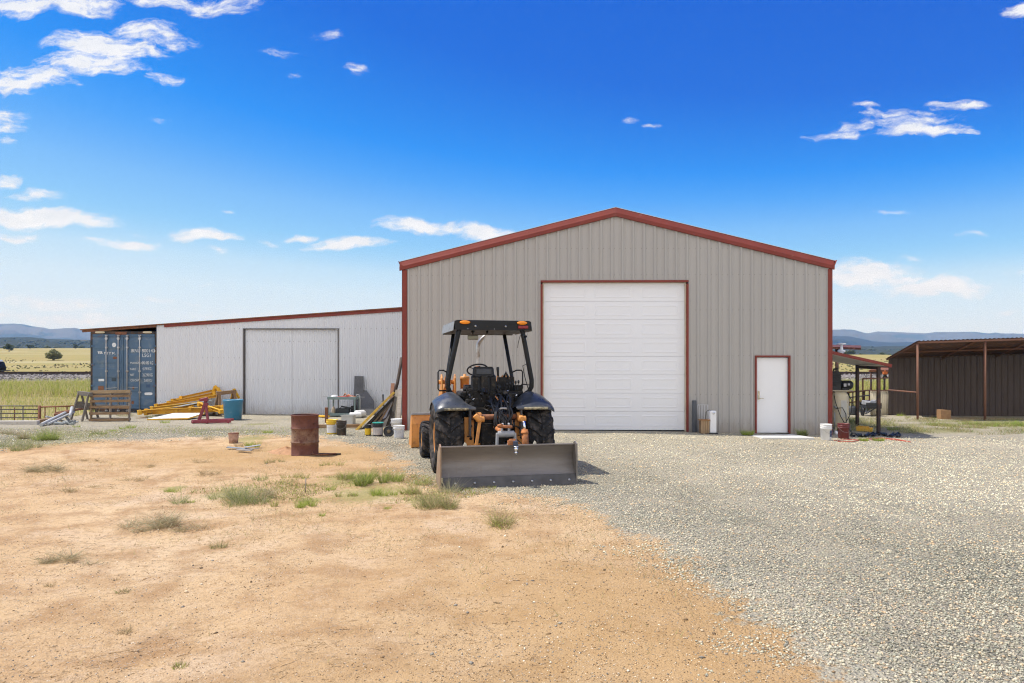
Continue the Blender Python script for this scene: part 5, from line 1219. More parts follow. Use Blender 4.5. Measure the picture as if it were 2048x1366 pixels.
m = MB(); m.tube([P3(108, 830, 24.3), P3(150, 822, 24.6)], .05, 8); m.tube([P3(112, 826, 24.4), P3(168, 817, 24.8)], .04, 8); one(m, 'rusty_rails', RUST, 'dark rusty pipes lying behind the pale scrap pipes', 'pipe')

# pipe corral panel with heavy post
DK = rusty('weathered_dark_pipe', (.12, .115, .12), (.11, .07, .05), (.17, .11, .08), amt=.3, sc=5)
yf = 27.5
fe = thing('pipe_corral', 'dark steel pipe corral panel and heavy post below the yard edge', 'corral fence', (wx(40, yf), yf, gh(wx(40, yf), yf)))
def lf(u, v): return Vector((wx(u, yf) - fe.location.x, 0, wz(v, yf) - fe.location.z))
for v in (812, 819, 827, 835.5, 843, 852):
    b = MB(); b.tube([lf(-60, v - .3), lf(75, v)], .022, 8); b.build('rail', DK, fe)
for u in (-55, 1, 28, 45):
    b = MB(); a = lf(u, 811 if u != 28 else 815); b.tube([(a.x, 0.03, -.1), (a.x, .03, a.z)], .020, 8); b.build('upright', RUST if u == 28 else DK, fe)
b = MB(); a = lf(79, 811); b.tube([(a.x, 0, -.2), (a.x, 0, a.z)], .055, 12); b.build('post', RUST, fe)
b = MB()
b.tube([lf(80, 814), lf(150, 812)], .03, 8); b.build('top_rail', RUST, fe)
for u in (90, 111, 134):
    b = MB(); a = lf(u, 813); b.tube([(a.x, 0, -.2), (a.x, 0, a.z)], .022, 8); b.build('upright', RUST, fe)

# tool cart with its load
g = GP(688, 834); yc = 25.4; kk = yc / F
ct = thing('tool_cart', 'two-shelf grey green steel cart heaped with tools', 'cart', (wx(688, yc), yc, gh(wx(688, yc), yc)), -3)
CARTM = paint('grey_green_cart_paint', (.17, .235, .235), .45, var=.1, dirt=(.12, .1, .08), dirt_amt=.2)
def lc(u, v): return ((u - 688) * kk, wz(v, yc) - ct.location.z)
z1 = lc(0, 795)[1]; z0 = lc(0, 829)[1]; wd = 56 * kk
for z, nm in ((z1, 'shelf'), (z0 + .03, 'shelf')):
    b = MB(); b.box((0, 0, z - .05), (wd, .62, .02))
    for y in (-.31, .31): b.box((0, y, z - .01), (wd + .02, .02, .10))
    for x in (-1, 1): b.box((x * wd / 2, 0, z - .011), (.02, .60, .10))
    b.build(nm, CARTM, ct, bevel=.006)
for x in (-1, 1):
    for y in (-1, 1):
        b = MB(); b.beam((x * (wd / 2 - .03), y * .29, .08), (x * (wd / 2 - .03), y * .29, z1 - .06), .05, .05, (0, 1, 0)); b.build('leg', CARTM, ct, bevel=.006)
        b = MB(); b.tube([(x * (wd / 2 - .05) - .02, y * .27, .055), (x * (wd / 2 - .05) + .02, y * .27, .055)], .055, 12); b.build('caster', BLACKP, ct)
b = MB(); b.tube([(wd / 2, -.2, z1 + .02), (wd / 2 + .02, -.2, z1 + .12), (wd / 2 + .10, -.2, z1 + .10), (wd / 2 + .14, -.2, z1 - .05), (wd / 2 + .13, -.2, z0 + .05)], .016, 8); b.build('handle', GPIPE, ct)
cw = lambda x, y, z: Vector(ct.matrix_world @ Vector((x, y, z))) if False else Vector((ct.location.x + x, ct.location.y + y, ct.location.z + z))
m = MB(); m.lathe([(.001, .14), (.09, .12), (.15, .06), (.14, 0), (.001, 0)], 14, Matrix.Translation(cw(-.34, -.05, z1 - .04)), wob=.12); one(m, 'plastic_bag', paint('clear_white_plastic', (.66, .67, .68), .3, var=.1), 'crumpled white plastic bag on the left end of the tool cart', 'bag')
m = MB(); m.box(cw(.03, -.15, z1), (.42, .16, .08), rotm(0, 4, 12)); m.tube([cw(-.2, -.16, z1 + .02), cw(.35, -.10, z1 + .06)], .025, 8); one(m, 'power_tool', paint('red_tool_body', (.42, .05, .03), .45), 'long red power tool lying on top of the tool cart', 'tool', bevel=.02)
m = MB(); m.tube([cw(.05, .05, z1 + .02), cw(.18, -.05, z1 + .10), cw(.30, -.12, z1 + .04), cw(.45, -.08, z1 + .03)], .03, 8); m.tube([cw(-.06, .08, z1), cw(.04, .02, z1 + .15), cw(.1, .0, z1 + .05)], .022, 8); one(m, 'tool_hose', paint('orange_brown_hose', (.42, .17, .07), .6), 'orange brown coiled lead on the tool cart', 'lead')
m = MB(); m.box(cw(.34, -.12, z1 - .01), (.22, .18, .07), rotm(0, 0, 25)); m.tube([cw(.15, -.2, z1), cw(.4, -.22, z1 + .01)], .035, 10); one(m, 'white_canister', paint('off_white_canister', (.60, .60, .57), .5), 'white canister on the right end of the tool cart', 'canister', bevel=.012)
m = MB(); m.beam(cw(-.78, -.1, z1 + .03), cw(.75, .0, z1 + .015), .02, .015); one(m, 'steel_rod', STEEL, 'thin dark rod lying across the top of the tool cart', 'rod')
m = MB(); m.box(cw(-.02, -.05, z0 + .13), (.48, .26, .20)); m.box(cw(.12, -.05, z0 + .26), (.42, .10, .05), rotm(0, 10, 0)); m.tube([cw(-.15, -.05, z0 + .22), cw(-.05, -.05, z0 + .30), cw(.1, -.05, z0 + .22)], .015, 6); one(m, 'tool_box', paint('charcoal_case', (.022, .026, .03), .5), 'black toolbox on the lower shelf of the tool cart', 'toolbox', bevel=.02)
m = MB(); m.lathe([(.07, 0), (.075, .02), (.07, .2), (.05, .25), (.03, .27), (.03, .31), (.001, .31)], 14, Matrix.Translation(cw(-.36, -.08, z0 + .0))); one(m, 'oil_jug', paint('tan_jug', (.45, .36, .25), .5), 'tan jug on the lower left of the tool cart', 'jug')
m = MB(); m.box(cw(.34, .1, z0 + .16), (.18, .25, .30)); one(m, 'dark_crate', paint('dark_crate', (.03, .03, .03), .7), 'black crate at the lower right of the tool cart', 'crate', bevel=.01)

# grey boards leaning on the corrugated wall
SLATE = wood('dark_grey_board', (.10, .10, .105), (.17, .17, .175), axis=2)
def lean_panel(poly_px, yb, yt, th, name, mat, label, cat, group=None):
    """flat sheet standing on the ground at depth yb and leaning back to yt at its top; outline from the photo"""
    vmin = min(v for _, v in poly_px); vmax = max(v for _, v in poly_px); pts = []
    for u, v in poly_px:
        d = yb + (yt - yb) * (vmax - v) / (vmax - vmin); pts.append(P3(u, v, d))
    n = len(pts); m = MB(); m.add(pts + [p + Vector((0, th, 0)) for p in pts], [tuple(range(n)), tuple(range(2 * n - 1, n - 1, -1))] + [(i, n + i, n + (i + 1) % n, (i + 1) % n) for i in range(n)])
    return one(m, name, mat, label, cat, group)
lean_panel([(706, 832), (727, 832), (727, 752.5), (709, 752)], 26.1, 26.50, .02, 'grey_board', SLATE, 'tall narrow dark grey board leaning on the wall behind the cart', 'board', 'grey boards leaning on the corrugated wall')
lean_panel([(716, 832), (748, 832), (748.5, 803), (741, 792), (733, 781), (724, 780), (716, 786)], 25.8, 26.40, .02, 'grey_board', SLATE, 'wide low dark grey board with cut corner leaning beside the cart', 'board', 'grey boards leaning on the corrugated wall')

# timber and beams leaning in the corner against the barn
def plank(u0, v0, d0, u1, v1, d1, w_, t_, mat, label, cat='plank', name='timber_plank', up=(0, 1, 0)):
    m = MB(); m.beam(P3(u0, v0, d0), P3(u1, v1, d1), w_, t_, up); return one(m, name, mat, label, cat, 'timbers leaning in the corner by the barn', bevel=.006)
lean_panel([(716, 871), (765, 871), (789, 802), (785, 793)], 20.4, 22.9, .03, 'timber_plank', paint('dark_filler_sheet', (.05, .042, .036), .8, var=.4, sc=5), 'wide dark sheet added as shading inside the slanted planks', 'sheet', 'timbers leaning in the corner by the barn')  # dark filler sheet added for the dark shading between the planks
plank(703, 870, 19.9, 783, 790, 22.6, .07, .30, paint('yellow_painted_plank', (.50, .31, .035), .6, var=.15, dirt=(.16, .1, .05), dirt_amt=.4, dsc=6), 'long yellow painted plank leaning at a shallow slant', up=(1, 0, 1))
plank(712, 872, 20.2, 786, 797, 22.7, .07, .28, paint('black_stained_plank', (.035, .032, .03), .8), 'black plank lying directly under the yellow one', up=(1, 0, 1))
plank(736, 871, 20.6, 788, 800, 22.8, .07, .30, BROWNW, 'brown plank leaning third in the slanted stack', up=(1, 0, 1))
plank(752, 871, 20.6, 781, 804, 22.4, .14, .05, paint('pale_grey_channel', (.42, .41, .40), .5, dirt=(.25, .1, .08), dirt_amt=.1), 'pale grey steel channel leaning right of the slanted planks')
plank(764, 872, 20.9, 784, 806, 22.6, .10, .05, paint('black_board', (.02, .02, .02), .8), 'narrow black board behind the pale grey channel')
plank(788, 842, 21.8, 798, 781, 22.8, .22, .08, wood('split_grey_post', (.14, .12, .095), (.33, .29, .23), axis=2), 'weathered grey channelled timber standing in the corner')
plank(797, 846, 21.2, 801, 779, 22.2, .12, .08, GREYW, 'narrow weathered grey timber hard against the red corner trim')
plank(723, 872, 20.4, 786, 799, 22.75, .06, .24, wood('old_plank', (.16, .12, .075), (.27, .21, .14)), 'old tan plank between the black and brown slanted ones', up=(1, 0, 1))
plank(774, 860, 21.2, 792, 792, 22.9, .16, .05, wood('dark_old_board', (.09, .075, .06), (.17, .14, .11), axis=2), 'dark old board leaning steeply before the grey corner timber')
plank(781, 815, 22.6, 786, 767, 23.2, .12, .04, rusty('rusted_plate', (.2, .1, .06), amt=.6), 'short rust brown board end showing behind the grey timber')
plank(767, 812, 23.6, 766, 789, 23.8, .06, .04, paint('dark_stake', (.05, .05, .05), .8), 'short dark stake upright behind the slanted planks')
m = MB(); m.tube([P3(788, 790, 22.9), P3(795, 765, 23.1), P3(800, 738, 23.3), P3(803, 716, 23.5)], .055, 8); one(m, 'bent_bar', paint('dark_brown_bar', (.06, .04, .03), .8), 'tall dark curved bar leaning up into the corner by the red trim', 'bar', 'timbers leaning in the corner by the barn')

# buckets
def bucket(u, vb, hpx, wpx, label, body, lid=None, band=None, tilt=0, group='buckets beside the barn corner', lab=None, d=None, rz=0, bail=True):
    g = GP(u, vb); k = g.y / F; hh = hpx * k; r = wpx * k / 2
    t = thing('plastic_bucket', label, 'bucket', g, rz, group)
    b = MB(); b.lathe([(r * .84, 0), (r * .86, .006), (r * .93, hh * .72), (r * .985, hh * .735), (r * .985, hh * .76), (r * .945, hh * .765), (r * .955, hh * .84), (r * .995, hh * .85), (r * .995, hh * .87), (r * .96, hh * .875), (r * .97, hh * .96), (r, hh * .97), (r, hh), (r * .95, hh), (r * .82, .02), (.001, .02)], 32); b.build('body', body, t)
    if lid:
        b = MB(); b.lathe([(r * 1.02, hh * .955), (r * 1.04, hh * .965), (r * 1.04, hh * 1.01), (r * .98, hh * 1.02), (r * .95, hh * 1.0), (.001, hh * .995)], 32); b.build('lid', lid, t)
    if band:
        b = MB(); n = 14; a0, a1 = R(-150), R(-20); z0_, z1_ = hh * .10, hh * .66
        vs = [];
        for i in range(n + 1):
            a = a0 + (a1 - a0) * i / n
            for z in (z0_, z1_): q = r * (.86 + .07 * (z / (hh * .72))) + .002; vs.append((q * math.cos(a), q * math.sin(a), z))
        b.add(vs, [(2 * i, 2 * i + 2, 2 * i + 3, 2 * i + 1) for i in range(n)], True); b.build('label', band, t)
    if bail:
        b = MB(); b.tube([(r * math.cos(a) * 1.02, -r * .3 - abs(math.sin(a)) * r * .75, hh * .80 - math.sin(a) * hh * .36) for a in [math.pi * i / 10 for i in range(11)]], .003, 5); b.build('handle', STEEL, t)
    if tilt: t.rotation_euler[1] = R(tilt)
    return t
WPL = paint('white_bucket_plastic', (.68, .68, .67), .45, var=.04, dirt=(.5, .47, .42), dirt_amt=.1)
YPL = paint('yellow_bucket_plastic', (.70, .46, .02), .45, var=.06); BPL = paint('black_bucket_plastic', (.02, .02, .021), .5, var=.2, dirt=(.08, .06, .045), dirt_amt=.2)
bucket(664, 868, 29, 23, 'yellow bucket with white label beside the black one', YPL, band=WPL)
bucket(683, 870, 29, 21, 'dark brown black bucket touching the yellow bucket', paint('stained_dark_bucket', (.035, .028, .022), .5, var=.3, dirt=(.12, .075, .05), dirt_amt=.35))
bucket(756, 872, 27, 22, 'black bucket with teal lid and pale label', BPL, paint('teal_lid', (.02, .28, .22), .4), paint('grubby_label', (.48, .44, .42), .7, dirt=(.25, .15, .12), dirt_amt=.2))
bucket(736, 871, 22, 14, 'small black and yellow pail in the shade of the slanted planks', BPL, band=YPL, bail=False)
bucket(798, 876, 25, 23, 'white bucket standing front most by the barn corner', WPL, band=paint('faint_grey_label', (.52, .53, .55), .6, dirt=(.6, .6, .6), dirt_amt=.5, dsc=25))
b_ = bucket(793, 862, 24, 22, 'white lidded bucket behind the front most white one', WPL, lid=WPL)
g = GP(777, 874); k = g.y / F; r = 11 * k
t = thing('buried_wheel', 'black round lid propped on edge between the buckets', 'lid', g + Vector((0, .05, r)), 8); b = MB(); b.lathe([(.001, .02), (r * .35, .024), (r * .4, .012), (r * .8, .012), (r * .86, .03), (r, .026), (r, -.02), (.001, -.02)], 32, rotm(rx=80)); b.build('disc', BPL, t)
b = MB(); b.lathe([(.001, .027), (r * .33, .027), (r * .34, .02)], 16, rotm(rx=80), wob=.1); b.build('hub_stain', paint('dusty_hub', (.22, .16, .09), .8), t)
# clear tote, foam and scrap between cart and buckets
CLR = paint('cloudy_plastic', (.48, .48, .46), .4, var=.1)
m = MB(); g = GP(697, 849); k = g.y / F; w_, h_ = 22 * k, 19 * k
for (c_, d_) in (((0, -.2, h_ / 2), (w_, .012, h_)), ((0, .2, h_ / 2), (w_, .012, h_)), ((-w_ / 2, 0, h_ / 2), (.012, .39, h_ - .002)), ((w_ / 2, 0, h_ / 2), (.012, .39, h_ - .002)), ((0, 0, .01), (w_ - .02, .38, .012)), ((0, -.205, h_), (w_ + .05, .03, .03))): m.box(g + Vector(c_), d_)
one(m, 'storage_tote', CLR, 'cloudy plastic tote standing behind the dark brown bucket', 'tote')
for i, (u, v, r_, lab) in enumerate(((711, 836, .10, 'white round foam lump right of the tote'), (720, 835, .13, 'larger white roll lying by the slanted planks'))):
    m = MB(); g = GP(u, v); m.lathe([(.001, -.2), (r_ * .9, -.2), (r_, -.17), (r_, .17), (r_ * .9, .2), (.001, .2)], 18, Matrix.Translation(g + Vector((0, 0, r_))) @ rotm(ry=90, rz=20 + 40 * i), wob=.04); one(m, 'white_roll', WPL, lab, 'roll', 'white rolls between cart and planks')
m = MB(); g = GP(733, 829); m.box(g + Vector((0, 0, .12)), (.30, .2, .22), rotm(0, 12, 20)); one(m, 'red_can', paint('red_white_box', (.45, .04, .04), .5, dirt=(.6, .55, .5), dirt_amt=.3, dsc=4), 'small red and white box behind the slanted planks', 'box', bevel=.02)
m = MB(); m.beam(GP(636, 858) + Vector((0, 0, .08)), GP(724, 857) + Vector((0, 0, .08)), .12, .10); one(m, 'ground_timber', BROWNW, 'brown timber lying on the gravel behind the yellow bucket', 'timber', bevel=.008)
m = MB(); m.beam(GP(622, 833) + Vector((0, 0, .04)), GP(656, 836) + Vector((0, 0, .05)), .14, .06); one(m, 'yellow_board', YELLOW, 'short yellow board lying on gravel left of the cart', 'board', bevel=.008)
m = MB(); g = GP(653, 846); m.box(g + Vector((0, 0, .24)), (.09, .09, .52)); one(m, 'rusty_stub', RUST, 'short rusty upright stub left of the tool cart', 'post', bevel=.008)
# little things on the dirt
g = GP(467, 886); k = g.y / F
t = thing('paint_pail', 'small weathered pinkish pail standing on the dirt', 'pail', g, 0); b = MB(); b.lathe([(8.5 * k, 0), (9.2 * k, 10 * k), (10 * k, 19 * k), (10.4 * k, 20 * k), (9.5 * k, 20 * k), (8 * k, .02), (.001, .02)], 24, wob=.012); b.build('body', paint('weathered_pail', (.42, .28, .22), .8, var=.25, sc=8, dirt=(.22, .12, .08), dirt_amt=.4), t)
b = MB(); b.lathe([(10.2 * k, 18.5 * k), (10.7 * k, 19 * k), (10.7 * k, 20.2 * k), (9.8 * k, 20.4 * k)], 24); b.build('rim', RUST, t)
for i, (u, v, L_, a, lab) in enumerate(((480, 899, .62, -6, 'longest grey scrap slat lying on the dirt'), (497, 902, .45, 14, 'pale tilted scrap slat right of the longest one'), (488, 905, .40, -22, 'dark short scrap slat nearest the weeds'), (505, 898, .35, 32, 'small pale scrap strip at the right of the slats'))):
    g = GP(u, v); m = MB(); m.box(g + Vector((0, 0, .03 + .012 * i)), (L_, .09, .012), rotm(rng.uniform(-8, 8), rng.uniform(-6, 6), a)); one(m, 'scrap_metal', [GREYST, GPIPE, GREYW, GPIPE][i], lab, 'slat', 'scrap slats on the dirt')
m = MB(); g = GP(611, 985); m.tube([g, g + Vector((.005, 0, .22))], .008, 6); one(m, 'marker_stake', GREYW, 'thin pale marker stake standing in the dirt', 'stake')
# ================================================================== RIGHT SIDE
BWD = wood('bleached_wood', (.30, .20, .11), (.45, .32, .20), axis=2)
# beside the roll-up door
g = GP(1389, 869); y_ = 19.72; zg = gh(wx(1389, y_), y_)
m = MB(); m.T = Matrix.Translation((wx(1389, y_), y_, zg)) @ rotm(rx=2, ry=-1); m.lathe([(.001, 0), (.062, 0), (.064, .02), (.064, .88), (.056, .90), (.001, .905)], 18); m.T = None
one(m, 'mat_roll', paint('slate_rubber_roll', (.085, .09, .10), .8, bump=.3, bsc=50), 'slate grey upright roll leaning beside the roll-up door', 'roll')
y_ = 19.76; rk_ = thing('wire_rack', 'small white wire rack leaning on the barn wall', 'rack', (wx(1406, y_), y_, gh(wx(1406, y_), y_)))
b = MB(); b.tube([(-.14, 0, .02), (-.14, .02, .78), (.14, .02, .78), (.14, 0, .02)], .010, 6); b.build('frame', WHITE, rk_)
b = MB()
for i in range(5): x = -.09 + .045 * i; b.tube([(x, .005, .05), (x, .022, .775)], .005, 5)
b.tube([(-.14, .005, .10), (.14, .005, .10)], .006, 5); b.build('wires', WHITE, rk_)
y_ = 19.38; bx_ = thing('wood_bin', 'small bleached wooden bin standing against the barn', 'bin', (wx(1408, y_), y_, gh(wx(1408, y_), y_)), 4); 
for i in range(4):
    b = MB(); b.box((-.09 + .06 * i, -.10, .19), (.052, .018, .36)); b.build('front_slat', BWD, bx_, bevel=.003)
b = MB(); b.box((0, .01, .18), (.22, .18, .34)); b.build('box', BROWNW, bx_, bevel=.004)
b = MB(); b.box((0, -.01, .375), (.27, .25, .03)); b.build('lid', paint('orange_brown_lid', (.34, .17, .07), .7), bx_, bevel=.006)
y_ = 19.36; ht = thing('white_post_heater', 'white upright heater post with black cord by the barn wall', 'heater', (wx(1425, y_), y_, gh(wx(1425, y_), y_)))
b = MB(); b.box((0, 0, .33), (.19, .16, .62)); b.build('body', WHITE, ht, bevel=.035, seg=4)
b = MB(); b.box((0, 0, .015), (.25, .22, .03)); b.build('base', BLACKP, ht, bevel=.01)
b = MB(); b.tube([(-.02, .0, .63), (-.10, .0, .66), (-.17, .02, .60), (-.19, .03, .35), (-.18, .03, .02)], .008, 6); b.build('cord', BLACKP, ht)
b = MB(); b.lathe([(.028, 0), (.028, .012), (.001, .014)], 14, Matrix.Translation((.01, -.08, .57)) @ rotm(rx=90)); b.build('dial', CHROME, ht)

# canopy on the right wall of the barn
cn_ = thing('side_canopy', 'low lean-to canopy on brown posts at the right barn wall', 'canopy', (9.2, 20.2, 0))
o = cn_.location
A0, A1 = Vector((9.12, 20.05, 2.34)), Vector((10.86, 20.1, 1.955)); B0, B1 = Vector((9.12, 22.9, 2.36)), Vector((11.35, 22.9, 1.97))
b = MB(); n = 24
for i in range(n):
    q = [A0.lerp(A1, i / n), A0.lerp(A1, (i + 1) / n), B0.lerp(B1, (i + 1) / n), B0.lerp(B1, i / n)]; b.add([p - o for p in q], [(0, 1, 2, 3)])
b.build('roof', paint('pale_roof_sheet', (.60, .58, .52), .5, var=.06), cn_, solid=.03)
b = MB(); b.beam(A0 - o + Vector((0, -.04, .01)), A1 - o + Vector((.02, -.04, .01)), .03, .085); b.beam(A1 - o + Vector((.01, -.02, .0)), B1 - o + Vector((.01, 0, .0)), .03, .085); b.build('edge_trim', TRIM, cn_)
POSTM = rusty('dark_brown_post', (.05, .033, .028), (.10, .05, .035), (.16, .08, .05), amt=.3)
for u, v0, v1, d in ((1757, 733, 869, 20.22), (1714.5, 729, 856, 22.5)):
    b = MB(); zt = wz(v0, d); zb = gh(wx(u, d), d) - .1; b.box(Vector((wx(u, d), d, (zt + zb) / 2)) - o, (.085, .085, zt - zb)); b.build('post', POSTM, cn_, bevel=.005)
b = MB(); b.beam(Vector((wx(1757, 20.22), 20.22, 1.90)) - o, Vector((wx(1714.5, 22.5), 22.5, 1.93)) - o, .06, .09); b.build('beam', POSTM, cn_)
vt = MB(); zc = 2.26
vt.lathe([(.085, 0), (.09, .02), (.05, .06), (.05, .10), (.10, .12), (.115, .15), (.10, .17), (.05, .175), (.03, .33), (.12, .345), (.13, .37), (.09, .385), (.001, .39)], 20, Matrix.Translation((wx(1683, 20.9), 20.9, zc)))
one(vt, 'roof_vent', WHITE, 'white double capped vent standing on the side canopy roof', 'vent')
# air compressor under the canopy
yk = 20.9; cmp_ = thing('air_compressor', 'beige vertical tank air compressor with black motor beside the barn', 'compressor', (wx(1677, yk), yk, gh(wx(1677, yk), yk)))
BEI = paint('beige_tank_paint', (.62, .55, .39), .45, var=.06, dirt=(.3, .22, .14), dirt_amt=.08)
b = MB(); b.lathe([(.001, .12), (.18, .13), (.25, .18), (.275, .25), (.28, 1.06), (.26, 1.13), (.20, 1.18), (.001, 1.20)], 36); b.build('tank', BEI, cmp_)
for a in (45, 135, 225, 315):
    b = MB(); b.beam((.2 * math.cos(R(a)), .2 * math.sin(R(a)), .2), (.25 * math.cos(R(a)), .25 * math.sin(R(a)), 0), .06, .02); b.build('foot', BEI, cmp_)
b = MB(); b.box((.02, 0, 1.235), (.64, .40, .035)); b.box((.0, 0, 1.20), (.35, .3, .05)); b.build('platform', paint('tan_platform', (.42, .37, .27), .5), cmp_, bevel=.006)
b = MB(); b.tube([(.06, -.02, 1.40), (.34, -.02, 1.40)], .135, 18); b.tube([(.34, -.02, 1.40), (.40, -.02, 1.40)], [.135, .09], 18); b.box((.16, -.02, 1.28), (.22, .2, .06)); b.build('motor', BLACKP, cmp_, bevel=.008)
b = MB(); b.box((.12, -.162, 1.40), (.08, .01, .09)); b.box((.23, -.162, 1.42), (.06, .01, .06)); b.build('data_plate', paint('plate_grey', (.5, .5, .52), .4), cmp_)
b = MB(); b.box((-.14, 0, 1.50), (.30, .28, .50)); b.box((-.14, 0, 1.78), (.22, .22, .06)); 
for i in range(7): b.box((-.14, 0, 1.40 + .05 * i), (.34, .32, .012))
b.tube([(-.16, -.04, 1.80), (-.16, -.04, 1.87), (-.05, -.04, 1.88)], .03, 8); b.build('pump', BLACKP, cmp_, bevel=.006)
b = MB()
for i in range(9): b.box((.03, -.2795 - .003, .88 - .045 * i), (.13, .004, .012))
b.box((.03, -.2775, .70), (.17, .004, .5)); b.build('label', paint('pale_label', (.56, .55, .50), .6), cmp_)
b = MB(); b.tube([(-.22, -.18, 1.15), (-.23, -.30, .9), (-.12, -.38, .5), (.05, -.38, .2), (.22, -.34, .03)], .012, 8); b.tube([(.20, -.12, 1.18), (.25, -.30, .95), (.20, -.38, .6), (.0, -.42, .28), (-.15, -.40, .05)], .012, 8); b.tube([(-.2, -.30, .72), (-.05, -.36, .74), (.05, -.36, .55), (.05, -.38, .25), (.12, -.42, .03)], .012, 8); b.build('air_hose', HOSE, cmp_)
b = MB(); b.tube([(-.25, -.25, .78), (-.18, -.28, .72)], .03, 8); b.tube([(-.24, -.27, .6), (-.24, -.27, .1)], .018, 8); b.build('valve', paint('valve_steel', (.35, .37, .38), .4, .5), cmp_)
# buckets, hoses, orange cord
bucket(1652, 880, 32, 23, 'white bucket with dark blue label at the right barn corner', WPL, band=None, group='buckets at the right barn corner', bail=True, rz=15)
wb = bpy.data.objects[[o_.name for o_ in bpy.data.objects if o_.get('label', '').startswith('white bucket with dark blue')][0]]
k = wb.location.y / F; r = 11.5 * k; hh = 32 * k; b = MB(); vs = []; n = 10; a0, a1 = R(-88), R(-25)
for i in range(n + 1):
    a = a0 + (a1 - a0) * i / n
    for z in (hh * .22, hh * .62): q = r * (.86 + .07 * z / (hh * .72)) + .002; vs.append((q * math.cos(a), q * math.sin(a), z))
b.add(vs, [(2 * i, 2 * i + 2, 2 * i + 3, 2 * i + 1) for i in range(n)], True); b.build('label', paint('navy_label', (.03, .06, .13), .5, var=.3, sc=20, dirt=(.5, .52, .55), dirt_amt=.05, dsc=30), wb)
bucket(1687, 877, 30, 23, 'dark red bucket in front of the air compressor', paint('dark_red_plastic', (.13, .018, .018), .45, var=.1), group='buckets at the right barn corner')
def ground_line(pts, r, seg=10):
    out = []
    for (u0, v0), (u1, v1) in zip(pts, pts[1:]):
        for i in range(seg):
            g = GP(u0 + (u1 - u0) * i / seg, v0 + (v1 - v0) * i / seg); out.append(g + Vector((0, 0, r + .004)))
    return out + [GP(*pts[-1]) + Vector((0, 0, r + .004))]
m = MB(); m.tube(ground_line([(1668, 882), (1700, 880), (1730, 882), (1760, 878), (1800, 882), (1821, 885)], .011), .011, 8); m.tube(ground_line([(1821, 885), (1790, 879), (1765, 877), (1735, 878), (1705, 884.5), (1675, 884)], .011), .011, 8); one(m, 'air_line', paint('orange_red_hose', (.42, .08, .04), .5), 'orange red hose looped flat on the gravel by the canopy', 'hose')
for i, lab in enumerate(('tangled black hose lying under the side canopy', 'loose black hose trailing right of the front canopy post')):
    m = MB(); pts = []
    u, v = (1702, 869) if i == 0 else (1752, 866)
    for k in range(26):
        a = k * .9; g = GP(u + k * 2.0 + 7 * math.cos(a), v + 3.2 * math.sin(a * 1.3) + 3 + (k * .18 if i else 0)); pts.append(g + Vector((0, 0, .02 + .02 * (k % 3))))
    m.tube(pts, .022, 7); one(m, 'black_hose', HOSE, lab, 'hose', 'black hoses under the side canopy')
m = MB(); a = GP(1712, 862); b_ = GP(1745, 864); m.beam(a + Vector((0, 0, .07)), b_ + Vector((0, 0, .07)), .2, .13); m.beam(a + Vector((.05, 0, .15)), b_ + Vector((-.1, 0, .15)), .07, .03); one(m, 'yellow_tray', YELLOW, 'flat yellow tray lying under the side canopy', 'tray', bevel=.015)
m = MB(); m.lathe([(.001, 0), (.05, .0), (.055, .05), (.03, .10), (.001, .11)], 14, Matrix.Translation(GP(1672, 869))); one(m, 'white_cap', WHITE, 'small round white cap on the ground behind the white bucket', 'cap')  # a loose white cap lying on the ground

# brown open shed
FL, rot6 = Vector((14.95, 25.8, 0)), 6
ux, uy = Vector((math.cos(R(-rot6)), math.sin(R(-rot6)), 0)), Vector((math.sin(R(rot6)), math.cos(R(rot6)), 0))
sh = thing('open_shed', 'dark brown open-fronted steel shed with sloping roof at right', 'shed', FL, -rot6)
BRN = paint('brown_steel_sheet', (.080, .058, .048), .5, var=.1, sc=1.5, stretch=(3, 3, .5), dirt=(.05, .035, .03), dirt_amt=.2, spec=.3)
BRPIPE = rusty('red_brown_pipe', (.20, .095, .062), (.15, .07, .045), (.26, .14, .09), amt=.4, sc=4)
LEN = 13; zf_ = lambda x: 2.80 + .03 * x; zb_ = lambda x: 2.19 + .028 * x
def prof_shed(a, b_):
    out = []; x = a
    while x < b_ + .3: out += [(x, 0), (x + .12, 0), (x + .15, .028), (x + .20, .028)]; x += .23
    return out
w_ = MB(); ribbed(w_, prof_shed(0, LEN), 0, LEN, lambda x: zb_(x) + .085, lambda x: -.4, y=2.5); w_.build('back_wall', BRN, sh)
w_ = MB(); M = Matrix.Translation((LEN, 0, 0)) @ rotm(rz=90); ribbed(w_, prof_shed(0, 2.5), 0, 2.5, lambda x: 2.5, lambda x: -.4, M=M); w_.build('end_wall', BRN, sh)
rf = MB(); px2 = prof_sine(-.05, LEN + .1, .076 * 2, .014, 4)
for (xa, da), (xb, db) in zip(px2, px2[1:]):
    if xa < -.1 or xb > LEN + .2: continue
    rf.add([(xa, -.12, zf_(xa) + .07 + da), (xb, -.12, zf_(xb) + .07 + db), (xb, 2.62, zb_(xb) + .05 + db), (xa, 2.62, zb_(xa) + .05 + da)], [(0, 1, 2, 3)], True)
rf.build('roof', rusty('brown_roof_sheet', (.10, .06, .048), amt=.3), sh, solid=.006)
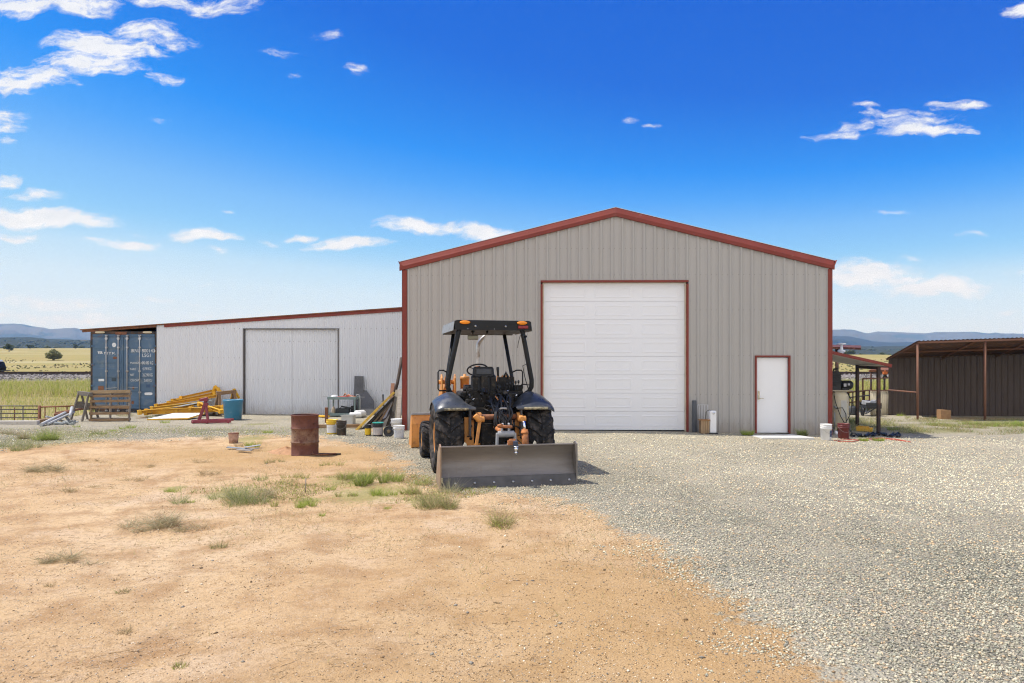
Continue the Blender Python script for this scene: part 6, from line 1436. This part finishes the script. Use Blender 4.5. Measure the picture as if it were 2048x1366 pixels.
for a, b_, nm in (((-.02, -.08, zf_(0) + .02), (LEN, -.08, zf_(LEN) + .02), 'header_beam'), ((-.02, -.1, zf_(0) + .03), (-.02, 2.6, zb_(0) + .03), 'end_rafter'), ((0, 1.2, (zf_(0) + zb_(0)) / 2 + .0), (LEN, 1.2, (zf_(LEN) + zb_(LEN)) / 2), 'purlin'), ((-.0, 0, wz(785, 25.8)), (0, 2.5, wz(780, 28.3)), 'side_rail')):
    b = MB(); (b.tube([a, b_], .03, 8) if nm != 'header_beam' else b.beam(a, b_, .05, .065)); b.build(nm, BRPIPE, sh)
for i in range(8):
    x = .0 + 1.0 * i
    if i % 2 == 0 and i:
        b = MB(); b.tube([(x, 0, zf_(x)), (x, 2.45, zb_(x))], .028, 8); b.build('rafter', BRPIPE, sh)
for x in (0, 2.33, 5.2, 8.2, 11.2):
    p = FL + ux * x; b = MB(); b.tube([(x, 0, gh(p.x, p.y) - .15), (x, 0, zf_(x))], .043 if x else .038, 12); b.build('post', BRPIPE, sh)
m = MB(); p = P3(1887.5, 840, 26.2); zg = gh(p.x, p.y); m.box((p.x, p.y, zg + .17), (.36, .34, .35), rotm(0, 0, -8)); one(m, 'wood_crate', wood('orange_plywood', (.25, .14, .07), (.36, .22, .12)), 'small orange plywood box on the ground before the open shed', 'box', bevel=.008)
m = MB(); p = GP(1862, 836); m.box((p.x, p.y, gh(p.x, p.y) + .05), (.52, .35, .05), rotm(0, 3, 6)); one(m, 'black_tray', BLACKP, 'flat black tray lying left of the plywood box', 'tray', bevel=.01)
# cream sheet wall by the shed corner
yw = 28.4
cwl = thing('sheet_wall', 'low cream corrugated sheet wall joining the open shed corner', 'wall', (wx(1740, yw), yw, gh(wx(1745, yw), yw)))
b = MB(); L_ = wx(1780.5, yw) - wx(1740, yw); ribbed(b, prof_sine(0, L_, .09, .012), 0, L_, lambda x: wz(781, yw) - cwl.location.z, lambda x: -.2, smooth=True); b.build('sheet', paint('cream_sheet', (.72, .64, .47), .5, var=.06, stretch=(3, 3, .4), dirt=(.36, .22, .14), dirt_amt=.06), cwl, solid=.004)
b = MB(); b.beam((0, -.03, wz(781, yw) - cwl.location.z + .01), (L_, -.03, wz(781, yw) - cwl.location.z + .01), .04, .04); b.build('cap', BRPIPE, cwl)
# small loafing sheds and pens farther back
yl = 35.0
lo_ = thing('loafing_shed', 'small open loafing shed with rusty roof behind the pens', 'shed', (wx(1760, yl), yl, gh(wx(1760, yl), yl)))
def ll(u, v, d=yl): return P3(u, v, d) - lo_.location
b = MB(); b.add([ll(1738, 741), ll(1800, 741), ll(1838, 716, yl + 3), ll(1776, 727, yl + 3)], [(0, 1, 2, 3)]); b.build('roof', RUST, lo_, solid=.05)
b = MB(); b.beam(ll(1738, 742), ll(1800, 742), .06, .08); b.build('eave_beam', RUST, lo_)
for u in (1743, 1770, 1797):
    b = MB(); p = ll(u, 742); b.tube([(p.x, .05, -.2), (p.x, .05, p.z)], .05, 8); b.build('post', POSTM, lo_)
yl2 = 30.5
sh2 = thing('pole_shelter', 'dark flat-roofed pole shelter mostly hidden behind the barn', 'shelter', (wx(1677, yl2), yl2, gh(wx(1677, yl2), yl2)))
b = MB(); b.add([P3(1560, 692, yl2) - sh2.location, P3(1722, 697.5, yl2) - sh2.location, P3(1722, 697, yl2 + 3.5) - sh2.location + Vector((0, 0, .1)), P3(1560, 692, yl2 + 3.5) - sh2.location + Vector((0, 0, .1))], [(0, 1, 2, 3)]); b.build('roof', rusty('dark_red_roof', (.09, .03, .028), amt=.3), sh2, solid=.09)
for u in (1580, 1677):
    b = MB(); p = P3(u, 696, yl2) - sh2.location; b.tube([(p.x, .15, -.2), (p.x, .15, p.z)], .07, 10); b.build('post', POSTM, sh2)
yp = 31.5
pen = thing('pipe_pen', 'rusty pipe pen with gates behind the side canopy', 'pen', (wx(1715, yp), yp, gh(wx(1715, yp), yp)))
def lp(u, v, d=yp): return P3(u, v, d) - pen.location
for v in (783, 793, 803, 813, 823):
    b = MB(); b.tube([lp(1690, v + 3), lp(1742, v - 3)], .026, 8); b.build('rail', RUSTPIPE if v in (783, 803) else DK, pen)
b = MB(); b.tube([lp(1692, 785), lp(1730, 781.5)], .035, 8); b.build('top_rail', BRPIPE, pen)
for u, v, r_, mt in ((1699, 785, .03, DK), (1707, 783, .028, DK), (1719, 783, .03, DK), (1727, 757, .035, RUSTPIPE), (1729, 780, .055, POSTM), (1740, 780, .03, RUSTPIPE)):
    b = MB(); p = lp(u, v); b.tube([(p.x, .06, -.2), (p.x, .06, p.z)], r_, 8); b.build('post', mt, pen)
b = MB(); b.tube([lp(1726, 757.5), lp(1742, 757), lp(1790, 755)], .03, 8); b.build('overhead_rail', RUSTPIPE, pen)
# black generator cart and trailer bits by the pens
yg = 28.0; ge = thing('utility_trailer', 'small black utility trailer parked by the cream sheet wall', 'trailer', (wx(1741, yg), yg, gh(wx(1741, yg), yg)), -8)
b = MB(); b.box((0, 0, .36), (.56, .8, .10)); b.box((0, -.36, .47), (.58, .03, .12)); b.box((0, .36, .47), (.58, .03, .12)); b.build('bed', BLACKP, ge, bevel=.01)
for s in (-1, 1):
    b = MB(); b.tube([(s * .27, 0, .17), (s * .33, 0, .17)], .17, 18); b.build('wheel', BLACKP, ge)
b = MB(); b.tube([(-.2, -.3, .34), (-.42, -.7, .12)], .022, 8); b.tube([(.1, -.3, .34), (-.42, -.7, .12)], .022, 8); b.build('drawbar', BLACKP, ge)
m = MB(); m.box((ge.location.x - .05, yg - .05, ge.location.z + .50), (.40, .5, .18), rotm(4, 6, 10)); m.box((ge.location.x + .06, yg - .15, ge.location.z + .61), (.2, .2, .06), rotm(0, -8, 40)); one(m, 'folded_tarp', paint('grey_tarp', (.28, .29, .31), .6, var=.3, sc=6), 'folded grey tarp on the black utility trailer', 'tarp', bevel=.03)
m = MB(); p = GP(1702, 833); m.lathe([(.001, 0), (.20, 0), (.22, .04), (.22, .30), (.20, .33), (.001, .34)], 18, Matrix.Translation((wx(1701, 28.6), 28.6, gh(wx(1701, 28.6), 28.6)))); one(m, 'dark_trough', paint('dark_grey_trough', (.08, .085, .09), .6), 'round dark grey trough behind the beige compressor tank', 'trough')

# railway
rl = thing('railway_track', 'single railway track on a grey ballast bank across the pasture', 'railway', (0, 66, .9))
BAL = paint('ballast', (.22, .20, .185), .95, var=.35, sc=5, dirt=(.12, .10, .09), dirt_amt=.4, dsc=9, bump=1, bsc=8)
b = MB(); b.prism([(-3.2, -.3), (-1.7, .24), (1.7, .24), (3.2, -.3)], -420, 420, Matrix(((0, 1, 0, 0), (1, 0, 0, 0), (0, 0, 1, 0), (0, 0, 0, 1)))); b.build('ballast_bank', BAL, rl)
RAILM = rusty('dark_rail_steel', (.05, .035, .03), (.06, .035, .025), (.10, .06, .045), amt=.5)
for y in (-.75, .75):
    b = MB(); b.prism([(y - .07, .34), (y + .07, .34), (y + .02, .37), (y + .015, .47), (y + .036, .49), (y + .036, .525), (y - .036, .525), (y - .036, .49), (y - .015, .47), (y - .02, .37)], -420, 420, Matrix(((0, 1, 0, 0), (1, 0, 0, 0), (0, 0, 1, 0), (0, 0, 0, 1)))); b.build('rail', RAILM, rl)
b = MB(); x = -150
while x < 150: b.box((x, 0, .27), (.23, 2.6, .15)); x += .55
sl_ = b.build('sleepers', paint('tarred_sleeper', (.045, .035, .03), .9, var=.3), rl); sl_['kind'] = 'stuff'
X = nr.uniform(-75, 75, 9000); Y = nr.uniform(-3, -1.1, 9000)
setting(blobs('ballast_gravel', np.stack([X, 66 + Y, np.interp(Y, [-3.2, -1.7, 0], [.6, 1.13, 1.16])], -1), nr.uniform(.05, .11, 9000), .8, pick([(.26, .24, .225), (.19, .175, .165), (.12, .11, .10), (.32, .29, .27)], 9000), STONE), 'stuff')['label'] = 'coarse grey ballast stones along the railway bank'

# dark vehicle cut by the left edge, on the far side of the track
yv = 82; vz = gh(wx(-20, yv), yv)
ve = thing('parked_truck', 'dark vehicle with pale roof beyond the track at the far left', 'vehicle', (wx(-32, yv), yv, vz))
b = MB(); b.prism([(-2.4, .45), (1.95, .45), (2.0, .8), (1.75, 1.5), (-2.3, 1.55), (-2.45, 1.0)], -.9, .9); b.build('body', paint('black_vehicle_paint', (.012, .012, .012), .6, spec=.2), ve, bevel=.06)
b = MB(); b.prism([(-2.25, 1.56), (1.72, 1.51), (1.6, 1.72), (-2.1, 1.78)], -.82, .82); b.build('roof', paint('white_vehicle_roof', (.65, .66, .68), .4), ve, bevel=.06)
for x in (-1.4, 1.3):
    for y in (-.8, .8):
        b = MB(); b.tube([(x, y - .12, .38), (x, y + .12, .38)], .38, 20); b.build('wheel', RUBBER, ve)
b = MB(); b.box((1.0, -.91, 1.2), (.9, .01, .4)); b.build('side_window', paint('dark_glass', (.03, .035, .04), .1), ve)
b = MB(); b.box((2.3, 0, .45), (.6, 1.3, .1)); b.build('bumper', BLACKP, ve)

# orange and black hoist resting on the overhead rail of the pen
m = MB(); q = P3(1770, 749, yp); k = yp / F
m.m = 1
for s in (-1, 1): m.beam(q + Vector((s * .5 * k, 0, -1 * k)), q + Vector((s * 4.5 * k, 0, -7.5 * k)), 2.6 * k, .05, (0, 1, 0))
m.box(q + Vector((0, 0, -1.5 * k)), (5 * k, .08, 3.5 * k)); m.m = 0; m.box(q + Vector((0, 0, 3 * k)), (8 * k, .10, 5.5 * k)); m.tube([q + Vector((0, 0, 5.5 * k)), q + Vector((0, 0, 8.2 * k))], .02, 8)
one(m, 'rail_hoist', [paint('orange_casing', (.62, .16, .03), .5), BLACKP], 'small orange and black hoist resting on the overhead pen rail', 'hoist')
# ================================================================== TREES, SHRUBS AND WEEDS
LEAFM = vcol('juniper_leaf', .8, .3)
def leafy(name, centre, rx, ry, rz, n, size, cols, mat, lumps=9):
    c0 = []
    while len(c0) < lumps:
        q = nr.uniform(-1, 1, 3)
        if np.linalg.norm(q) < .95 and q[2] > -.8: c0.append(q * .72)
    pts = []
    for i in range(n):
        c = c0[nr.integers(0, lumps)]; d = nr.normal(size=3); d /= np.linalg.norm(d); p = c + d * nr.uniform(.10, .30)
        if p[2] < -.85: p[2] = -.85 + nr.uniform(0, .2)
        pts.append(p)
    P = np.array(pts) * np.array([rx, ry, rz]); n = len(P); a = nr.normal(size=(n, 3)); a /= np.linalg.norm(a, axis=1, keepdims=True); b = np.cross(a, nr.normal(size=(n, 3))); b /= np.linalg.norm(b, axis=1, keepdims=True)
    s = nr.uniform(.5, 1.3, n)[:, None] * size
    V = np.stack([P - a * s, P + b * s * .6, P + a * s, P - b * s * .6], 1).reshape(-1, 3)
    F_ = np.arange(n * 4).reshape(n, 4)
    o = fast_mesh(name, V, F_, mat, np.repeat(pick(cols, n, .25), 4, 0)); o.location = centre; return o
g = Vector((wx(107, 150), 150, gh(wx(107, 150), 150)))
tree = thing('juniper_tree', 'lone round juniper tree on the open pasture at left', 'tree', g)
b = MB()
for k in range(7):
    a = k * 2.4; b.tube([(0, 0, -.1), (.25 * math.cos(a), .25 * math.sin(a), .5), (1.0 * math.cos(a), 1.0 * math.sin(a), 1.2 + .15 * k)], [.16, .10, .03], 7)
b.build('trunk', GREYW, tree)
cr = leafy('crown', (0, 0, 1.25), 2.15, 1.9, 1.25, 5200, .15, [(.22, .23, .10), (.28, .28, .13), (.14, .16, .065), (.34, .32, .16)], LEAFM, 46); cr.parent = tree
far_spots = [(1617 + 10, 703, 420), (1688, 708, 330), (1700, 709, 330), (1722, 706, 420), (1766, 709, 360), (1776, 706, 420), (18, 703, 280), (-40, 706, 240), (60, 699, 430), (150, 700, 430)]
for i, (u, v, d) in enumerate(far_spots):
    x = wx(u, d); z = gh(x, d)
    t = thing('juniper_tree', '', 'tree', (x, d, z), 0, 'small junipers far across the pasture')
    t['label'] = ['distant dark juniper partly hidden behind the red barn trim', 'distant dark juniper left of centre above the side canopy roof', 'second distant juniper touching the one above the canopy roof', 'farther low juniper above the canopy roof',
                  'distant juniper just left of the open shed roof', 'farther distant juniper almost hidden by the open shed roof', 'small distant juniper near the left edge of the pasture', 'distant juniper out at the far left of the pasture', 'tiny distant juniper at the foot of the left hills', 'tiny distant juniper close to the container roof edge'][i]
    b = MB(); b.tube([(0, 0, -.2), (.1, 0, 1.2)], .2, 7); b.build('trunk', GREYW, t)
    c_ = leafy('crown', (0, 0, 1.9), 2.2 + .6 * (i % 3), 2, 1.6, 700, .35, [(.10, .12, .055), (.13, .15, .065), (.07, .085, .04)], LEAFM, 16); c_.parent = t
# yard weeds: each clump its own plant
def weed(u, v, wpx, hpx, n, cols, kind, label, name='weed', group=None, lw=.004):
    g = GP(u, v); k = g.y / F; rx = wpx * k / 2; hh = hpx * k; ry = min(rx, .6) * .7
    a = nr.uniform(0, 6.283, n); q = np.sqrt(nr.uniform(0, 1, n)); lx, ly = .8 * q * np.cos(a), q * np.sin(a)
    if wpx > 40:                        # several crowns growing into one another, of unequal height
        m_ = max(3, int(wpx / 14)); cc_ = nr.normal(0, .42, (m_, 2)); cs = nr.uniform(.18, .42, m_); ci = nr.integers(0, m_, n)
        lx = cc_[ci, 0] + lx * cs[ci]; ly = cc_[ci, 1] * .8 + ly * cs[ci]; hk = nr.uniform(.5, 1.15, m_)[ci]; q = np.clip(np.hypot(lx, ly), 0, 1)
    else: hk = np.ones(n)
    X = g.x + rx * lx; Y = g.y + ry * ly; Z = gha(X, Y) - .005
    if kind == 'grass':
        sp = nr.uniform(.05, .5, n); dr = np.stack([np.cos(a) * sp, np.sin(a) * sp, np.ones(n)], -1); L = hh * nr.uniform(.5, 1.15, n) * hk; bd = np.stack([np.cos(a) * .25, np.sin(a) * .25, -np.full(n, .12)], -1) * L[:, None]
    elif kind == 'bush':
        sp = nr.uniform(.3, 1.6, n); a2 = a + nr.normal(0, .7, n); dr = np.stack([np.cos(a2) * sp, np.sin(a2) * sp, np.ones(n)], -1); L = hh * nr.uniform(.35, 1.15, n) * (1.15 - .5 * q) * hk; bd = nr.normal(0, .18, (n, 3)) * L[:, None]
    else:
        a2 = nr.uniform(0, 6.283, n); dr = np.stack([np.cos(a2), np.sin(a2), nr.uniform(.08, .8, n)], -1); L = nr.uniform(.4, 1.2, n) * min(hh * 1.1, rx) * hk; bd = nr.normal(0, .25, (n, 3)) * L[:, None]
        Z = Z + nr.uniform(0, .45, n) * hh * (1 - q)
    if kind == 'dry':
        s_ = nr.uniform(0, 1, n) < .62; X, Y, Z, dr, L, bd = X[s_], Y[s_], Z[s_], dr[s_], L[s_] * 1.15, bd[s_]; n = len(X)
    dr = dr / np.linalg.norm(dr, axis=1, keepdims=True)
    o = ribbons(name, np.stack([X, Y, Z], -1) - np.array([g.x, g.y, g.z]), dr, L, nr.uniform(.6, 1.5, n) * lw, bd, pick(cols, n, .22), BLADE); o.location = g
    return tag(o, label, 'weed', group or 'weed clumps on the dirt')
GRN = [(.26, .32, .10), (.32, .36, .13), (.20, .26, .08), (.40, .38, .18)]; LIME = [(.32, .42, .07), (.40, .47, .10), (.25, .34, .05), (.46, .46, .16)]; SAGE = [(.38, .38, .23), (.44, .42, .27), (.30, .31, .17), (.50, .43, .29)]; STRAW = [(.44, .34, .18), (.52, .42, .24), (.36, .27, .14), (.30, .27, .13)]; BRN_ = [(.42, .31, .17), (.52, .41, .25), (.32, .23, .13), (.45, .39, .22)]
weeds = [(97, 942, 90, 26, 900, SAGE + BRN_, 'dry', 'rounded grey brown dead bush left of centre on the dirt'), (180, 923, 50, 12, 220, BRN_, 'dry', 'thin brown dead weed behind the rounded dead bush'), (130, 985, 80, 18, 300, STRAW + BRN_, 'dry', 'flat straw coloured weed below the rounded dead bush'),
         (345, 1052, 145, 34, 1500, BRN_ + SAGE, 'dry', 'large brown tangled dead bush on the bare dirt'), (140, 1124, 115, 32, 700, BRN_ + SAGE[:2], 'dry', 'sprawling dead weed with dark branch nearest the left edge'),
         (475, 1004, 150, 55, 1300, SAGE + GRN + GRN, 'bush', 'wide sage green weed patch in mid dirt'), (535, 995, 60, 30, 350, BRN_ + SAGE, 'dry', 'brown dead growth at the right end of the sage patch'),
         (620, 1013, 62, 24, 420, LIME, 'grass', 'bright green grass tuft on the dirt'), (730, 970, 70, 45, 800, LIME + GRN, 'grass', 'tall bright grass clump left of the tractor'), (868, 1015, 95, 55, 900, GRN + STRAW, 'bush', 'green and straw weed before the left end of the blade'),
         (900, 985, 40, 40, 160, SAGE, 'bush', 'sparse grey weed standing against the blade face'), (1000, 1052, 75, 58, 420, STRAW + LIME + BRN_, 'bush', 'open yellow green weed alone before the blade'),
         (420, 880, 42, 16, 220, SAGE + BRN_, 'dry', 'grey bush left of the small pail'), (500, 894, 42, 22, 400, LIME, 'grass', 'lime green clump behind the scrap slats'), (478, 893, 20, 12, 100, STRAW, 'grass', 'straw tuft beside the small pail'),
         (350, 985, 62, 10, 260, LIME, 'grass', 'low flat green patch left of the sage weeds'), (382, 1005, 18, 8, 80, LIME, 'grass', 'tiny lime tuft between the dead bush and sage weeds'), (438, 1095, 38, 22, 160, GRN + STRAW, 'bush', 'small green straw weed right of the tangled dead bush'),
         (644, 1032, 16, 10, 70, LIME, 'grass', 'tiny green tuft below the bright grass tuft'), (548, 1013, 16, 16, 90, STRAW + LIME, 'grass', 'small yellow tuft right of the sage patch'), (245, 1185, 30, 16, 110, BRN_ + GRN[:1], 'bush', 'small brown seedling weed on the bare dirt at left'),
         (250, 1265, 34, 16, 120, BRN_ + STRAW, 'bush', 'small brown weed nearest the bottom left'), (360, 1334, 38, 12, 110, STRAW + LIME, 'grass', 'yellowish tuft at the bottom of the dirt'), (232, 1160, 14, 10, 40, BRN_, 'bush', 'tiny brown sprout above the small seedling'),
         (100, 1172, 22, 9, 60, STRAW, 'grass', 'tiny straw tuft toward the left edge'), (270, 960, 70, 14, 200, STRAW, 'dry', 'flat straw weed in the middle distance of the dirt'), (660, 980, 26, 12, 120, LIME, 'grass', 'small green tuft near the marker stake'), (775, 1018, 18, 8, 70, LIME, 'grass', 'tiny green tuft left of the blade weeds')]
weeds += [(690, 958, 36, 22, 260, LIME + STRAW, 'grass', 'yellow green tuft left of the tall bright grass clump'), (790, 962, 40, 26, 300, LIME + GRN, 'grass', 'green tuft between the tall bright clump and the blade'), (820, 988, 60, 30, 420, LIME + STRAW, 'bush', 'yellow green weed at the left foot of the blade'), (770, 990, 70, 16, 420, LIME, 'grass', 'low lime patch below the tall bright grass clump'),
          (705, 992, 60, 12, 320, LIME + STRAW, 'grass', 'low yellow green patch left of the lime patch'), (575, 905, 40, 14, 140, STRAW + BRN_, 'dry', 'straw weed just left of the burn drum'), (540, 925, 50, 14, 200, GRN + STRAW, 'grass', 'thin green weed between scrap slats and sage patch'), (400, 925, 60, 16, 180, STRAW + BRN_, 'dry', 'straw weed below the grey bush by the small pail'),
          (300, 935, 50, 12, 160, STRAW, 'dry', 'pale straw weed between dead bush and grey bush'), (420, 950, 70, 20, 240, STRAW + BRN_, 'dry', 'wide pale straw weed above the sage patch'), (590, 955, 60, 14, 220, STRAW + LIME, 'grass', 'yellow low grass between drum and marker stake'), (660, 930, 50, 12, 200, STRAW + LIME, 'grass', 'yellow low grass right of the burn drum'),
          (520, 960, 40, 14, 150, GRN, 'grass', 'green tuft above the right end of the sage patch'), (205, 975, 60, 12, 150, STRAW + BRN_, 'dry', 'thin straw weed right of the flat straw coloured weed'), (845, 968, 36, 30, 200, SAGE + LIME, 'bush', 'sage weed against the tan end plate of the blade')]
for wv_ in weeds: weed(*wv_)
# weeds at the gravel edges and along walls
edge = [(30, 895, 120, 26, 1000, SAGE + GRN, 'bush', 'broad grey green weed bank at the left edge'), (95, 880, 70, 30, 800, LIME + GRN, 'bush', 'lively green weed bush before the pale pipes'), (60, 878, 60, 22, 500, SAGE + STRAW, 'bush', 'grey weed behind the broad weed bank'), (20, 868, 60, 16, 400, STRAW + SAGE, 'bush', 'straw weed along the concrete kerb'),
        (262, 856, 22, 9, 150, LIME, 'grass', 'small green tuft on gravel before the white panel'), (245, 858, 16, 6, 90, LIME, 'grass', 'tiny green tuft left of the panel tuft'), (225, 862, 14, 5, 70, LIME, 'grass', 'tiny low green tuft below the pallet'), (152, 854, 18, 6, 80, LIME, 'grass', 'tiny green tuft right of the pale pipes'), (198, 868, 40, 8, 160, GRN, 'grass', 'thin green strip on the gravel left of centre'),
        (308, 838, 30, 10, 160, GRN, 'grass', 'green weeds under the yellow heap'), (330, 846, 24, 8, 110, LIME, 'grass', 'green tuft at the near corner of the white panel'), (250, 832, 40, 10, 160, STRAW + GRN, 'grass', 'dry weeds between pallet and container'), (535, 866, 26, 8, 140, LIME, 'grass', 'green tuft on gravel left of the drum'),
        (1495, 870, 28, 12, 420, LIME, 'grass', 'green tuft by the barn wall left of the entry step'), (1618, 872, 45, 17, 700, GRN, 'grass', 'dark green weeds along the wall left of the white bucket'), (1727, 882, 22, 9, 260, LIME, 'grass', 'green tuft on the orange hose left of the canopy post'), (1757, 882, 26, 9, 280, LIME, 'grass', 'green tuft on the orange hose below the canopy post'),
        (1800, 832, 14, 10, 120, LIME, 'bush', 'small green weed at the open shed corner'), (1815, 835, 10, 6, 80, LIME, 'bush', 'tiny green weed inside the open shed corner'), (1990, 849, 24, 12, 260, LIME, 'bush', 'lime green weed at the right by the open shed'), (2020, 850, 34, 16, 380, LIME, 'bush', 'larger lime weed at the right edge by the shed'), (2050, 853, 26, 12, 260, LIME, 'grass', 'lime weed cut by the right edge'),
        (1708, 848, 20, 20, 420, GRN, 'grass', 'tall grass tuft under the rear canopy post'), (1785, 860, 26, 10, 260, LIME + GRN, 'grass', 'green tuft right of the front canopy post')]
for e in edge: weed(*e, group='weed clumps on the gravel and by the walls', lw=.006)
def turf(name, cx_, cy_, rx, ry, n, hmin, hmax, cols, lab):
    a = nr.uniform(0, 6.283, n); q = np.sqrt(nr.uniform(0, 1, n)); X = cx_ + rx * q * np.cos(a); Y = cy_ + ry * q * np.sin(a); k = fnoise(X, Y, 1.6, 91); keep = nr.uniform(0, 1, n) < sstep(.3, .65, k + .1 * (1 - q)); X, Y = X[keep], Y[keep]; n = len(X)
    a = nr.uniform(0, 6.283, n); sp = nr.uniform(.1, .7, n); dr = np.stack([np.cos(a) * sp, np.sin(a) * sp, np.ones(n)], -1); dr /= np.linalg.norm(dr, axis=1, keepdims=True); L = nr.uniform(hmin, hmax, n)
    o = ribbons(name, np.stack([X, Y, gha(X, Y)], -1), dr, L, nr.uniform(.004, .009, n) * 1.3, np.stack([np.cos(a), np.sin(a), -np.ones(n) * .4], -1) * (L * .3)[:, None], pick(cols, n, .2), BLADE, 2)
    setting(o, 'stuff')['label'] = lab
for (cx_, cy_, rx, ry, n, h0, h1, cols, lab) in [(13.2, 22.2, 3.0, 2.2, 9000, .04, .16, GRN + STRAW, 'patchy green growth beyond the canopy'), (17.6, 22.6, 4.6, 1.1, 9000, .04, .14, LIME + STRAW, 'strip of green and straw growth before the open shed'), (18.5, 23.4, 5, .7, 8000, .05, .17, LIME + GRN, 'greener growth along the open shed front'), (20.5, 20.3, 4, .8, 5000, .03, .12, LIME + STRAW, 'short green growth at the right edge of the gravel'),
        (11.2, 22.6, 1.6, 2.2, 5000, .06, .25, GRN + DRYS, 'tall thin grass around the canopy posts'), (15, 25.3, 4.5, 1.2, 5000, .04, .15, STRAW + GRN, 'dry growth before the shed')]: turf('ground_cover', cx_, cy_, rx, ry, n, h0, h1, cols, lab)
g = GP(755, 978); turf('ground_cover', g.x, g.y, 1.9, 1.25, 9000, .015, .06, LIME + STRAW + STRAW, 'low green growth left of the blade')
g = GP(640, 985); turf('ground_cover', g.x, g.y, 2.0, 1.0, 2600, .02, .08, STRAW + GRN + LIME, 'thin straw growth on mid dirt')
g = GP(500, 860); turf('ground_cover', g.x, g.y, 4.5, 1.6, 3000, .02, .07, LIME + STRAW, 'thin green growth on the far gravel')
g = GP(250, 865); turf('ground_cover', g.x, g.y, 4.5, 1.3, 3500, .02, .07, LIME + STRAW, 'thin green growth on the gravel before the container')
